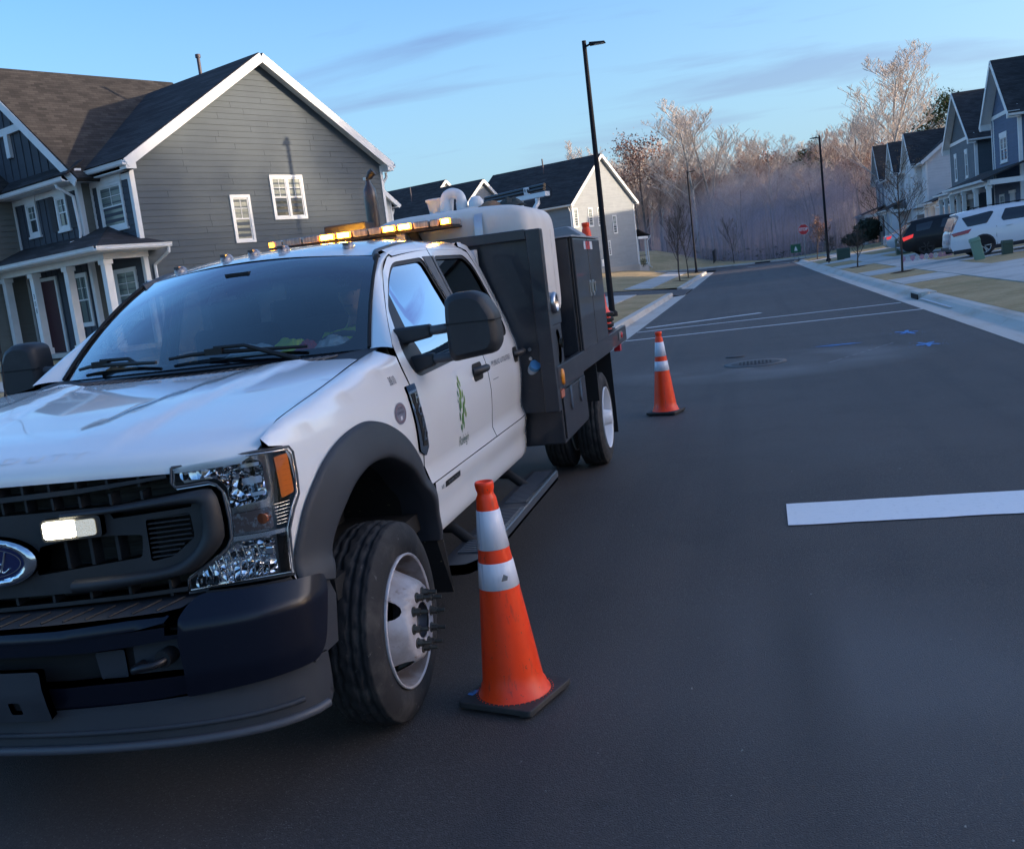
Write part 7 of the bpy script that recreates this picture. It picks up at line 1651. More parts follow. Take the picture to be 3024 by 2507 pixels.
# small green notice box beside the stop sign
nb = thing('notice_box', (3.95, 92.5, .3), 'small green pet-waste station with white emblem beside the right stop sign', 'notice box')
m = MB(); m.cyl((3.8, 92.5, .1), (3.8, 92.5, 1.5), .03, 6); m.cyl((4.15, 92.5, .1), (4.15, 92.5, 1.5), .03, 6); m.build('posts', M_GALV, nb)
m = MB(); m.bbox((3.55, 92.42, .85), (4.4, 92.5, 1.55)); m.build('panel', mat('sign_green', (.02, .13, .07), .5), nb)
m = MB(); m.add([(3.83, 92.41, 1.0), (4.12, 92.41, 1.0), (4.05, 92.41, 1.2), (4.0, 92.41, 1.38), (3.95, 92.41, 1.38), (3.88, 92.41, 1.2)], [(0, 1, 2, 3, 4, 5)]); m.build('emblem', M_SGNW, nb)
m = MB(); m.bbox((3.5, 92.35, 1.56), (4.5, 92.6, 1.62)); m.build('box_roof', M_GALV, nb)
bo_ = thing('bollard', (8.2, 118, .4), 'short yellow marker post near the far right lamp', 'bollard')
m = MB(); m.lathe([(.14, -.3), (.14, 1.25), (.10, 1.34), (.0001, 1.36)], (8.2, 118, .45), n=14); m.build('post', mat('bollard_yellow', (.65, .38, .04), .5), bo_)
m = MB(); m.lathe([(.145, .9), (.145, 1.05)], (8.2, 118, .45), n=14); m.build('band', M_SGNW, bo_)
# utility pedestals
def pedestal(x, y, w_, h, lean, mt, lab, d=.3):
    z = LAWN_R(x, y); t = thing('utility_box', (x, y, z), lab, 'utility box', 'green utility boxes on the lawns'); M_ = Matrix.Rotation(lean, 3, 'Y')
    def P(a, b, c): return Vector((x, y, z))+M_ @ Vector((a, b, c))
    m = MB(); m.hexa([P(-w_/2, -d/2, -.1), P(w_/2, -d/2, -.1), P(w_/2, d/2, -.1), P(-w_/2, d/2, -.1)], [P(-w_/2, -d/2, h-.12), P(w_/2, -d/2, h-.12), P(w_/2, d/2, h-.12), P(-w_/2, d/2, h-.12)]); m.build('cabinet', mt, t, bevel=.03)
    m = MB(); m.hexa([P(-w_/2-.02, -d/2-.02, h-.14), P(w_/2+.02, -d/2-.02, h-.14), P(w_/2+.02, d/2+.02, h-.14), P(-w_/2-.02, d/2+.02, h-.14)], [P(-w_/2, -d/2, h), P(w_/2, -d/2, h), P(w_/2, d/2, h), P(-w_/2, d/2, h)]); m.build('lid', mt, t, bevel=.02)
G1_ = mat('utility_green_light', (.16, .27, .20), .5); G2_ = mat('utility_green_dark', (.045, .075, .055), .55)
pedestal(7.98, 39.6, .32, .80, R_(-12), G1_, 'light green utility box leaning left in front of the white vehicle wheel')
pedestal(9.05, 40.3, .34, .50, 0, G2_, 'short dark green utility box right of the leaning one')
pedestal(8.25, 60.3, .7, .85, 0, G2_, 'wide dark green utility box between the silver sedan and the young tree', d=.6)
pedestal(5.9, 69.5, .8, .7, 0, G2_, 'dark utility box behind the small shrubby tree on the right verge', d=.5)
# plastic flower garden edging beside the black vehicle
fl_ = thing('garden_edging', (7.5, 47.9, LAWN_R(7.5, 47.9)), 'pink and white low decorative edging on the lawn in front of the black vehicle', 'garden edging')
rn = random.Random(3); zf = LAWN_R(7.5, 47.9)
for k in range(11):
    x = 6.55+k*.19; col_ = [mat('edging_pink', (.55, .30, .40), .6), mat('edging_white', (.6, .6, .62), .6)][k % 2 if k < 8 else 0]; m = MB()
    for a in range(8):
        t = math.pi*a/7; m.tube([(x, 47.9, zf-.03), (x+.085*math.cos(t)*.9, 47.9+rn.uniform(-.02, .02), zf+.10+.12*math.sin(t))], .009, 4)
    m.tube([(x+.085*math.cos(math.pi*a/8), 47.9, zf+.06+.17*math.sin(math.pi*a/8)) for a in range(9)], .014, 5); m.build('hoop', col_, fl_)
# ================================================================ PARKED CARS
def car(kind, x0, yc, lab, paint, prof, wheels, Wd, side_tbl, wins, lamps, slope=.055, R=.38, rimcol=None, cladding=None, arch=.44):
    """nose towards +x; prof = closed side outline (l, z); the roof skin follows its top"""
    z0 = LAWN_R(x0, yc); T = thing('parked_car', (x0, yc, z0), lab, 'car')
    L_ = max(p[0] for p in prof)
    def hw(l, z):
        w_ = herm(side_tbl, z)*Wd/2
        e = min(l, L_-l); 
        if e < .8: w_ *= 1-.14*((.8-e)/.8)**2.2
        return w_
    def W_(l, w_, z): return Vector((x0+l, yc+w_, z0+z+slope*l))
    for s in (-1, 1):
        f = lambda l, z, s=s: W_(l, s*hw(l, z), z)
        sp_ = smoothpts([(a, b, 0) for a, b in prof], 4, True); pl = [(p.x, p.y) for p in sp_]
        ah = [[(wx+arch*math.cos(t), R+arch*math.sin(t)) for t in [math.pi*2*k/20 for k in range(20)]] for wx in wheels]
        # cut arches: clip outline with arch polygons as holes (holes reach below the sill)
        body_pl = [p for p in pl]
        panel('body_side', paint, T, body_pl, f, [[q for q in h] for h in []], step=.13, th=.0, flip=s > 0)
        for h, wx in zip(ah, wheels):
            pn = [(a, max(.16, b)) for a, b in h]
            panel('wheel_arch', cladding or P_DARK, T, pn, f, step=.09, out=.006, th=.0, flip=s > 0)
            ins = [(wx+(a-wx)*.88, max(.16, R+(b-R)*.88)) for a, b in h]
            panel('wheel_well', P_DARK, T, ins, f, step=.1, out=.010, th=.0, flip=s > 0)
        if cladding: panel('sill_cladding', cladding, T, [(.1, .22), (L_-.1, .22), (L_-.1, .36), (.1, .36)], f, step=.15, out=.005, th=0, flip=s > 0)
        for wn in wins:
            panel('side_window', mat('car_dark_glass', (.010, .012, .016), .06, spec=.8, coat=.5), T, rounded(wn, .04), f, step=.12, out=.006, th=0, flip=s > 0)
        for (lp_, mt_) in lamps: panel('tail_lamp', mt_, T, rounded(lp_, .02), f, step=.06, out=.012, th=.01, flip=s > 0)
        for wx in wheels:
            c = Vector((x0+wx, yc+s*(Wd/2-.02), z0+R+slope*wx)); m = MB()
            m.lathe([(R*.68, -.0), (R*.74, s*.012), (R*.92, s*.01), (R, -s*.02), (R, -s*.18), (R*.7, -s*.2)], c, 'Y', 28); w_ = m.build('wheel', P_TYRE, T)
            m = MB(); m.lathe([(R*.69, s*.004), (R*.64, -s*.03), (.0001, -s*.04)], c, 'Y', 28); m.build('rim_dish', P_DARK, w_)
            if rimcol:
                for q in range(5):
                    a = 2*math.pi*q/5+.3; m = MB()
                    for da in (-.16, .16):
                        m.prism([c+Vector((r*math.cos(a+dd)*1, s*.0, r*math.sin(a+dd))) for r, dd in ((.04, da-.5), (.04, da+.5), (R*.66, da+.12), (R*.66, da-.12))], (0, s*.012, 0))
                    m.build('spoke', rimcol, w_)
                m = MB(); m.lathe([(R*.70, -s*.01), (R*.70, s*.012), (R*.65, s*.012), (R*.65, -s*.01)], c, 'Y', 28); m.build('rim_ring', rimcol, w_)
    sp_ = smoothpts([(a, b, 0) for a, b in prof], 4, True)
    n = len(sp_); m = MB(); K = 9
    def skin(i, j):
        p = sp_[i % n]; t = -1+2*j/(K-1); w_ = hw(p.x, p.y); crown = .035*(1-t*t) if p.y > .9 else .05*(1-t*t)
        nx_, nz_ = 0, 1
        q = sp_[(i+1) % n]-sp_[i-1]; nn = Vector((q.y, -q.x, 0)).normalized()
        return W_(p.x+nn.x*crown, t*w_, p.y+nn.y*crown)
    m.grid(skin, n+1, K); m.build('body_shell', paint, T)
    return T, W_, hw
WP = mat('pearl_white_paint', (.66, .68, .72), .25, coat=1); BP = mat('black_car_paint', (.008, .009, .012), .35, coat=.25, spec=.3); SP = mat('silver_paint', (.45, .48, .52), .3, metal=.3, coat=1)
RL_ = mat('tail_red', (.35, .015, .02), .2, coat=1); RLIT = mat('tail_red_bright', (.8, .03, .03), .2, emit=((1, .05, .04), .2))
tbl = [(.15, .90), (.35, .97), (.6, 1.0), (.95, .99), (1.1, .955), (1.4, .86), (1.65, .74), (1.76, .60), (1.84, .45)]
prof_w = [(.10, .34), (.02, .45), (.0, .62), (.02, .85), (.05, 1.02), (.12, 1.12), (.24, 1.38), (.36, 1.60), (.28, 1.70), (.60, 1.75), (1.4, 1.79), (2.3, 1.78), (3.0, 1.70), (3.5, 1.45), (3.95, 1.18), (4.4, 1.10), (4.9, 1.0), (5.12, .82), (5.18, .55), (5.10, .28), (4.6, .22), (2.6, .22), (.6, .24), (.25, .28)]
CL_ = mat('dark_cladding', (.03, .03, .035), .6)
T1, W1, hw1 = car('suv', 7.44, 42.75, 'white sport utility vehicle parked in the driveway behind the leaning green box', WP, prof_w, (1.13, 4.19), 1.98, tbl,
    [[(.62, 1.17), (1.30, 1.20), (1.58, 1.58), (1.50, 1.62), (.45, 1.53)], [(1.86, 1.19), (2.85, 1.17), (2.85, 1.60), (1.98, 1.62), (1.80, 1.30)], [(2.9, 1.17), (3.95, 1.13), (3.40, 1.44), (2.9, 1.58)]],
    [([(.04, 1.0), (.75, 1.08), (.62, .93), (.12, .88)], RL_)], R=.385, rimcol=mat('alloy', (.6, .62, .65), .25, metal=.8), cladding=CL_)
def rearpatch(T, W__, hw_, pts, mt, name, y0=-.8, y1=.8, out=.02):
    m = MB(); m.grid(lambda i, j: W__(pts[i][0]-out, (y0+(y1-y0)*j/6), pts[i][1]), len(pts), 7); return m.build(name, mt, T)
rearpatch(T1, W1, hw1, [(.08, 1.13), (.18, 1.38), (.28, 1.60)], mat('rear_glass_bright', (.10, .14, .2), .04, spec=1, coat=1), 'rear_window', -.78, .78, .03)
rearpatch(T1, W1, hw1, [(.0, .62), (.0, .78)], mat('plate_grey', (.35, .35, .36), .5), 'number_plate', -.26, .26, .06)
rearpatch(T1, W1, hw1, [(.02, .36), (-.02, .44), (-.0, .5)], CL_, 'rear_bumper', -.85, .85, .05)
m = MB()
for s in (-1, 1): m = MB(); m.tube([W1(.9, s*.62, 1.80), W1(1.1, s*.62, 1.84), W1(2.6, s*.62, 1.83), W1(2.8, s*.62, 1.79)], .02, 6); m.build('roof_rail', P_DARK, T1)
for l in (1.95, 3.0): m = MB(); m.tube([W1(l, -hw1(l, 1.0)-.02, 1.0), W1(l+.2, -hw1(l+.2, 1.0)-.02, 1.01)], .02, 6); m.build('door_handle', WP, T1)
for l in (1.62, 2.88): m = MB(); m.tube([W1(l, -hw1(l, 1.05)-.002, 1.05), W1(l-.02, -hw1(l, .7)-.002, .7), W1(l, -hw1(l, .36)-.002, .36)], .006, 4); m.build('door_gap', P_DARK, T1)
prof_b = [(.12, .34), (.03, .45), (.0, .60), (.02, .85), (.06, 1.02), (.16, 1.15), (.34, 1.42), (.50, 1.60), (.46, 1.68), (.8, 1.73), (1.5, 1.77), (2.3, 1.75), (2.9, 1.68), (3.4, 1.45), (3.85, 1.18), (4.3, 1.10), (4.75, 1.02), (4.95, .85), (5.0, .55), (4.92, .28), (4.5, .22), (2.6, .22), (.6, .24), (.25, .28)]
T2, W2, hw2 = car('suv', 7.28, 54.3, 'black sport utility vehicle with a glowing tail lamp parked beyond the white one', BP, prof_b, (1.1, 3.98), 2.0, tbl,
    [[(.68, 1.17), (1.30, 1.20), (1.50, 1.55), (.72, 1.50)], [(1.78, 1.19), (2.75, 1.17), (2.75, 1.58), (1.95, 1.60)], [(2.8, 1.17), (3.8, 1.13), (3.3, 1.42), (2.8, 1.56)]], [([(.04, .98), (.55, 1.08), (.5, .92), (.08, .80)], RLIT)], R=.38, cladding=None)
rearpatch(T2, W2, hw2, [(.10, 1.15), (.24, 1.38), (.38, 1.58)], MATS['rear_glass_bright'], 'rear_window', -.74, .74, .03); rearpatch(T2, W2, hw2, [(.0, .5), (-.02, .56)], P_CHROME, 'bumper_strip', -.6, .6, .05); rearpatch(T2, W2, hw2, [(.0, .75), (.02, .92)], MATS['plate_grey'], 'number_plate', -.25, .25, .06)
for q in range(6):
    for wx in (1.1,):
        a = q*math.pi/3; c = W2(wx, -1.0, .38); m = MB(); m.prism([c+Vector((r*math.cos(a+dd), -.012, r*math.sin(a+dd))) for r, dd in ((.04, -.5), (.04, .5), (.25, .12), (.25, -.12))], (0, .01, 0)); m.build('spoke', mat('black_alloy', (.03, .03, .033), .4), T2)
prof_s = [(.12, .32), (.02, .45), (.0, .65), (.04, .88), (.14, 1.0), (.5, 1.05), (.95, 1.22), (1.35, 1.38), (1.9, 1.45), (2.5, 1.43), (3.0, 1.28), (3.4, 1.08), (4.0, 1.0), (4.5, .86), (4.8, .65), (4.82, .4), (4.6, .22), (2.5, .2), (.5, .22)]
tbs = [(.15, .90), (.35, .97), (.6, 1.0), (.85, .98), (1.0, .93), (1.3, .78), (1.42, .68), (1.5, .5)]
T3, W3, hw3 = car('sedan', 8.35, 68.6, 'silver sedan half hidden behind the dark green box and the black vehicle', SP, prof_s, (1.0, 3.85), 1.82, tbs, [[(.75, 1.05), (2.3, 1.03), (2.3, 1.36), (1.5, 1.36)], [(2.35, 1.03), (3.25, 1.03), (2.6, 1.34), (2.35, 1.36)]], [([(.02, .92), (.34, .96), (.26, .80), (.04, .76)], RLIT)], R=.33, arch=.38)
rearpatch(T3, W3, hw3, [(.5, 1.09), (.95, 1.27), (1.3, 1.39)], MATS['rear_glass_bright'], 'rear_window', -.62, .62, .01)



# ================================================================ TREES
def bark(n, c, c2): return mat(n, c, .9, var=[(2.2, c2, .42, .62), ((3, 3, .5), tuple(x*.7 for x in c), .5, .7)], bump=(20, .7, .02), spec=.15)
BK_PALE = bark('pale_bark', (.50, .46, .41), (.22, .195, .175)); BK_BRN = bark('brown_bark', (.16, .125, .105), (.22, .18, .155)); BK_DARK = bark('dark_bark', (.06, .045, .04), (.10, .08, .07)); BK_GREY = bark('grey_bark', (.24, .22, .205), (.17, .15, .135))
TW_PALE = mat('pale_twigs', (.52, .45, .40), .9, spec=.1); TW_RUST = mat('rust_leaves', (.30, .15, .11), .9, var=[(1.2, (.36, .22, .16), .45, .65)], spec=.1); TW_BRN = mat('brown_twigs', (.40, .31, .27), .9, spec=.1)
LF_PINE = mat('pine_needles', (.045, .07, .028), .8, var=[(1.5, (.085, .10, .04), .45, .7)], spec=.2)
def bare(seed, H, spread=.38, levels=4, r0=None, kids=(9, 6, 5, 4), trunkf=.95, fork=.25, droop=0, upness=.55, lean=0, tw=.012):
    rn = random.Random(seed); TK = MB(); CR = MB(); r0 = r0 or H*.013
    tips = []
    def seg(m, a, b, ra, rb, n):
        t = (b-a).normalized(); u = t.cross(Vector((.3, .2, .9))); 
        if u.length < 1e-4: u = t.cross(Vector((1, 0, 0)))
        u.normalize(); v = t.cross(u)
        vs = [a+(u*math.cos(2*math.pi*k/n)+v*math.sin(2*math.pi*k/n))*ra for k in range(n)]+[b+(u*math.cos(2*math.pi*k/n)+v*math.sin(2*math.pi*k/n))*rb for k in range(n)]
        m.add(vs, [(k, (k+1) % n, n+(k+1) % n, n+k) for k in range(n)], True)
    def branch(p, d, L, r, lev):
        k = 5 if lev == 0 else (4 if lev < 3 else 2); q = p; dd = d.normalized(); pts = [(q, dd)]; rr = r; m = TK if lev == 0 else CR
        for i in range(k):
            dd = (dd+Vector((rn.gauss(0, 1), rn.gauss(0, 1), rn.gauss(0, .6)))*(.05 if lev == 0 else .13)+Vector((0, 0, .05*lev*upness-droop*.05))).normalized()
            n_ = q+dd*(L/k); r2 = r*(1-(i+1)/k*(.62 if lev == 0 else .7)); seg(m, q, n_, rr, max(r2, tw*.5), 7 if lev == 0 else (5 if lev == 1 else 3)); q = n_; rr = max(r2, tw*.5); pts.append((q, dd))
        tips.append(q)
        if lev >= levels: return
        nk = kids[min(lev, len(kids)-1)]
        for c in range(nk):
            t = (.32+.66*(c+rn.random()*.7)/nk) if lev == 0 else (.25+.73*(c+rn.random()*.6)/nk); f = t*k; i = min(k-1, int(f)); b = pts[i][0].lerp(pts[i+1][0], f-i)
            a = rn.uniform(0, 2*math.pi); out_ = Vector((math.cos(a), math.sin(a), 0)); base_d = pts[i][1]
            sp_ = spread*(1.5 if lev == 0 else 1.2)
            nd = (base_d*(1-sp_*.5)+out_*sp_+Vector((0, 0, upness*.35))).normalized()
            l2 = L*(.50 if lev == 0 else .55)*(1.25-.75*t)*rn.uniform(.75, 1.2)
            rb = max(tw, r*(1-.6*t)*rn.uniform(.38, .6))
            branch(b, nd, l2, rb, lev+1)
    d0 = Vector((lean, rn.uniform(-.02, .02), 1)); branch(Vector((0, 0, -.2)), d0, H*trunkf, r0, 0)
    return TK, CR, tips
def leaves(m, tips, n, size, seed, jit=.3):
    rn = random.Random(seed)
    for k in range(n):
        p = rn.choice(tips)+Vector((rn.gauss(0, jit), rn.gauss(0, jit), rn.gauss(0, jit*.8))); a = Vector((rn.gauss(0, 1), rn.gauss(0, 1), rn.gauss(0, 1))).normalized(); b = a.cross(Vector((rn.gauss(0, 1), rn.gauss(0, 1), rn.gauss(0, 1)))).normalized(); s_ = size*rn.uniform(.6, 1.3)
        m.add([p-a*s_, p-b*s_*.45, p+a*s_, p+b*s_*.45], [(0, 1, 2, 3)])
def proto(TK, CR, bk, tw, LV=None, lm=None):
    t = TK.build('trunk', bk); c = CR.build('crown', tw if LV is None else tw); l = LV.build('foliage', lm) if LV else None
    return t.data, c.data, (l.data if l else None), [t, c]+([l] if l else [])
PROTO = {}
def mk(name, seed, H, bk, twm, leafn=0, leafm=None, lsize=.12, jit=.5, **kw):
    TK, CR, tips = bare(seed, H, **kw); LV = None
    if leafn: LV = MB(); leaves(LV, tips, leafn, lsize, seed+1, jit)
    a, b, c, objs = proto(TK, CR, bk, twm, LV, leafm)
    for o in objs: bpy.data.objects.remove(o)
    PROTO[name] = (a, b, c)
def plant(name, pr, x, y, z, s, rz, lab, cat='tree', grp=None, sz=None, leafmat=None):
    t = thing(name, (x, y, z), lab, cat, grp); t.rotation_euler = (0, 0, rz); t.scale = (s, s, sz or s)
    a, b, c = PROTO[pr]
    for nm, me in (('trunk', a), ('crown', b), ('foliage', c)):
        if me is None: continue
        o = bpy.data.objects.new(nm, me); COL.objects.link(o); o.parent = t
    return t
mk('pale1', 1, 17, BK_PALE, TW_PALE, spread=.62, upness=.75, kids=(12, 7, 6, 4), tw=.022, levels=4, fork=.3)
mk('pale2', 2, 17, BK_PALE, TW_PALE, spread=.68, upness=.7, kids=(11, 7, 6, 4), tw=.022)
mk('brown1', 3, 16, BK_BRN, TW_BRN, spread=.6, upness=.65, kids=(13, 7, 6, 4), tw=.02)
mk('brown2', 4, 16, BK_GREY, TW_BRN, spread=.5, upness=.9, kids=(12, 8, 5, 4), tw=.02)
mk('rust1', 5, 14, BK_BRN, TW_BRN, 2300, TW_RUST, .17, .7, spread=.45, upness=.6, kids=(12, 6, 5, 3), levels=3, tw=.02)
mk('pine1', 6, 17, BK_BRN, TW_BRN, 9000, LF_PINE, .20, .75, spread=.5, upness=.3, kids=(12, 6, 4), levels=2, tw=.03)
mk('thin1', 7, 12, BK_GREY, TW_BRN, spread=.25, upness=1.1, kids=(12, 6, 4, 3), levels=3, tw=.016, r0=.09)
mk('street1', 8, 3.9, BK_DARK, mat('street_twigs', (.085, .065, .055), .9), 420, mat('sere_leaves', (.20, .12, .06), .8), .03, .12, spread=.48, upness=.6, kids=(17, 6, 5, 3), levels=3, tw=.006, r0=.045)
mk('street2', 9, 2.3, BK_DARK, MATS['street_twigs'], spread=.55, upness=.8, kids=(13, 6, 5, 3), levels=3, tw=.005, r0=.04, trunkf=.8)
mk('street3', 10, 4.6, BK_DARK, MATS['street_twigs'], spread=.36, upness=1.0, kids=(16, 6, 4, 3), levels=3, tw=.007, r0=.05)
mk('redleaf', 12, 2.6, BK_DARK, MATS['street_twigs'], 900, TW_RUST, .05, .14, spread=.4, upness=.7, kids=(12, 6, 4), levels=3, tw=.006, r0=.035)
# young street trees
plant('young_tree', 'street1', 5.36, 39.7, LAWN_R(5.36, 39.7), 1, .5, 'bare young tree with a few brown leaves on the verge before the silver sedan', grp='young street trees')
plant('young_tree', 'street2', 5.05, 52.2, LAWN_R(5.05, 52.2), 1, 2.1, 'small bushy bare tree in the second grass island from the lamp on the right', grp='young street trees')
plant('young_tree', 'street2', 4.75, 66.4, LAWN_R(4.75, 66.4), 1.15, 4.0, 'thin bare sapling just left of the right-hand street lamp', grp='young street trees')
plant('young_tree', 'redleaf', 4.95, 80.5, LAWN_R(4.95, 80.5), 1.05, 1.0, 'sapling with rust-red leaves beside the right stop sign', grp='young street trees')
plant('young_tree', 'street3', -4.2, 63.5, TZ(-4.2, 63.5), .95, 0, 'bare young tree on the left verge, nearest of three by the far lamp', grp='young street trees')
plant('young_tree', 'street3', -4.05, 69.5, TZ(-4.05, 69.5), .88, 2.5, 'bare young tree on the left verge, middle one by the far lamp', grp='young street trees')
plant('young_tree', 'street3', -5.9, 88.5, TZ(-5.9, 88.5), .95, 4.5, 'bare young tree farthest back of three by the far left lamp', grp='young street trees')
plant('young_tree', 'street3', -1.5, 106.5, TZ(-1.5, 105), .95, 1.5, 'lone thin bare tree on the mound in front of the mesh fence', grp='young street trees')
for (x, y) in ((5.36, 39.7), (5.05, 52.2), (4.75, 66.4), (4.95, 80.5)):
    m = MB(); q = [(x+.42*math.cos(2*math.pi*k/20)*random.Random(k).uniform(.85, 1.1), y+.5*math.sin(2*math.pi*k/20)) for k in range(20)]; m.add([(a, b, LAWN_R(a, b)+.012) for a, b in q], [tuple(range(20))]); setg(m.build('mulch_ring', M_MULCH))
for (x, y) in ((-4.2, 63.5), (-4.05, 69.5), (-4.1, 82)):
    m = MB(); q = [(x+.5*math.cos(2*math.pi*k/20), y+.6*math.sin(2*math.pi*k/20)) for k in range(20)]; m.add([(a, b, TZ(a, b)+.015) for a, b in q], [tuple(range(20))]); setg(m.build('mulch_ring', M_MULCH))
# woods beyond the cross street: front rank placed, deeper ranks scattered
rn = random.Random(77)
def gz_(x, y): return base_z(x, y)
big = [(-5.2, 128, 'rust1', 1.0, 'rust-leaved tree at the left end of the woods beside the light grey house'), (-4.6, 150, 'pale1', 1.05, 'tall pale bare tree rising behind the rust-leaved tree'),
       (-2.6, 124, 'pale2', .98, 'pale bare tree with a broad forked crown behind the left lamp'), (-1.4, 128, 'pale1', 1.05, 'tall pale bare tree in the middle of the woods above the mesh fence'),
       (.2, 130, 'brown2', .88, 'slender grey bare tree right of the tall pale one'), (1.6, 126, 'pale2', .80, 'crooked white-trunked tree leaning right in the mist'),
       (3.1, 150, 'pine1', .78, 'lone evergreen pine crown standing above the bare woods'), (4.6, 150, 'brown2', .98, 'tall bare tree between the pine and the right lamp'),
       (6.85, 118, 'pale1', 1.02, 'tall white-trunked bare tree just right of the right-hand lamp'), (7.7, 128, 'pale2', 1.15, 'tallest pale bare tree beside the farthest townhouse')]
for az_, d, pr, s, lab in big:
    p = pos(az_, d); plant('bare_tree' if 'pine' not in pr else 'pine_tree', pr, p.x, p.y, gz_(p.x, p.y)-.3, s, rn.uniform(0, 6), lab, grp='trees of the far woods')
p = pos(10.6, 128); plant('pine_tree', 'pine1', p.x, p.y, gz_(p.x, p.y), .80, 1.0, 'green pine crown showing above the long townhouse roof', grp='trees of the far woods')
LAB = {'pale1': 'pale bare tree deep among the misty far woods', 'pale2': 'pale spreading bare tree deep among the misty far woods', 'brown1': 'brown-twigged bare tree deep among the misty far woods', 'brown2': 'slim grey-brown bare tree deep among the misty far woods', 'rust1': 'rust-leaved tree deep among the misty far woods', 'thin1': 'thin straight young tree at the edge of the misty far woods'}
GRP = {'pale1': 'pale trees of the far woods', 'pale2': 'spreading pale trees of the far woods', 'brown1': 'brown trees of the far woods', 'brown2': 'slim trees of the far woods', 'rust1': 'rust-leaved trees of the far woods', 'thin1': 'thin trees at the wood edge'}
for k in range(140):
    az_ = rn.uniform(-8, 11.5); d = rn.choice((rn.uniform(118, 140), rn.uniform(135, 185), rn.uniform(150, 200)))
    p = pos(az_, d)
    if p.x < -8 and p.y < 128: continue
    pr = rn.choice(('brown1', 'brown1', 'brown2', 'brown2', 'pale1', 'pale2', 'rust1', 'thin1', 'thin1')); s = rn.uniform(.68, .95)*(d/150)**.5
    if d < 130 and pr != 'thin1': s *= .75
    plant('bare_tree', pr, p.x, p.y, gz_(p.x, p.y)-.2, s, rn.uniform(0, 6), LAB[pr], grp=GRP[pr])
# tree belt beyond the open lots behind and to the right of the camera (it throws the long morning shade over the street)
for k in range(96):
    t = k/(96-1); x = 72+rn.uniform(-8, 22); y = -75+150*t+rn.uniform(-3, 3)
    pr = rn.choice(('brown1', 'rust1', 'rust1', 'pine1')); s = rn.uniform(.95, 1.3)
    plant('bare_tree' if pr != 'pine1' else 'pine_tree', pr, x, y, 1.0, s, rn.uniform(0, 6), {'brown1': 'brown bare tree in the belt east of the street', 'pale1': 'pale bare tree in the belt east of the street', 'rust1': 'rust-leaved tree in the belt east of the street', 'pine1': 'pine in the belt east of the street'}[pr], grp='tree belt east of the street, '+pr.rstrip('1'))
m = MB(); rn = random.Random(9)
for k in range(9000):
    x = 70+rn.uniform(-3, 12); y = rn.uniform(-80, 78); z = rn.random()**1.1*11+1.5; a = Vector((rn.gauss(0, 1), rn.gauss(0, 1), rn.gauss(0, 1))).normalized(); b = a.cross(Vector((rn.gauss(0, 1), rn.gauss(0, 1), rn.gauss(0, 1)))).normalized(); s_ = rn.uniform(.35, .75)
    m.add([Vector((x, y, z))+q for q in (-a*s_, -b*s_*.6, a*s_, b*s_*.6)], [(0, 1, 2, 3)])
o = m.build('thicket', LF_PINE); tagp(o, 'unseen evergreen thicket added under the eastern tree belt to block the low sun', 'thicket', kind='stuff')  # out of view, added and sized to keep low sun off truck and street
# understorey of the far woods
m = MB(); rn = random.Random(21)
for k in range(5200):
    az_ = rn.uniform(-9, 12.5); d = rn.uniform(112, 190); p = pos(az_, d)
    if p.x < -6 and p.y < 126: continue
    z = gz_(p.x, p.y)-.1; h = rn.uniform(1.0, 7.5)*rn.random()**.3; r = rn.uniform(.012, .035); q = p+Vector((rn.gauss(0, .3), rn.gauss(0, .3), 0)); m.tube([(p.x, p.y, z), (q.x, q.y, z+h)], [r, r*.4], 3, False)
    for j in range(3):
        t = rn.uniform(.3, .95); c = Vector((p.x, p.y, z)).lerp(Vector((q.x, q.y, z+h)), t); m.tube([c, c+Vector((rn.gauss(0, .7), rn.gauss(0, .7), rn.uniform(.2, 1.1)))], [r*.5, r*.25], 3, False)
o = m.build('understorey', TW_BRN); tagp(o, 'tangle of bare brown saplings and brush filling the far woods', 'brush', kind='stuff')
m = MB()
for k in range(2600):
    az_ = rn.uniform(-9, 12.5); d = rn.uniform(112, 150); p = pos(az_, d)
    if p.x < -6 and p.y < 126: continue
    z = gz_(p.x, p.y); c = Vector((p.x, p.y, z+rn.random()**2*1.3)); a = Vector((rn.gauss(0, 1), rn.gauss(0, 1), rn.gauss(0, .6))).normalized()*rn.uniform(.1, .35); b = Vector((rn.gauss(0, 1), rn.gauss(0, 1), rn.gauss(0, 1))).normalized()*rn.uniform(.05, .2); m.add([c-a, c-b, c+a, c+b], [(0, 1, 2, 3)])
o = m.build('undergrowth', mat('undergrowth_brown', (.10, .07, .055), .9, var=[(.4, (.14, .11, .08), .45, .6)])); tagp(o, 'low brown brambles and leaf litter along the edge of the far woods', 'undergrowth', kind='stuff')
# back ridge of the wood: dense distant trunks and twigs as one mass
m = MB(); rn = random.Random(31)
for k in range(5200):
    az_ = rn.uniform(-11, 15); d = rn.uniform(190, 235); p = pos(az_, d); z = gz_(p.x, p.y); h = rn.uniform(7, 14.5)
    m.tube([(p.x, p.y, z), (p.x+rn.gauss(0, .5), p.y, z+h)], [rn.uniform(.06, .16), .02], 3, False)
    for j in range(3):
        c = Vector((p.x, p.y, z+h*rn.uniform(.3, .95))); m.tube([c, c+Vector((rn.gauss(0, 1.3), rn.gauss(0, 1), rn.uniform(.4, 2.2)))], [.05, .015], 3, False)
o = m.build('distant_wood', TW_BRN); tagp(o, 'far mass of bare trees closing the view behind the woods', 'woods', kind='stuff')
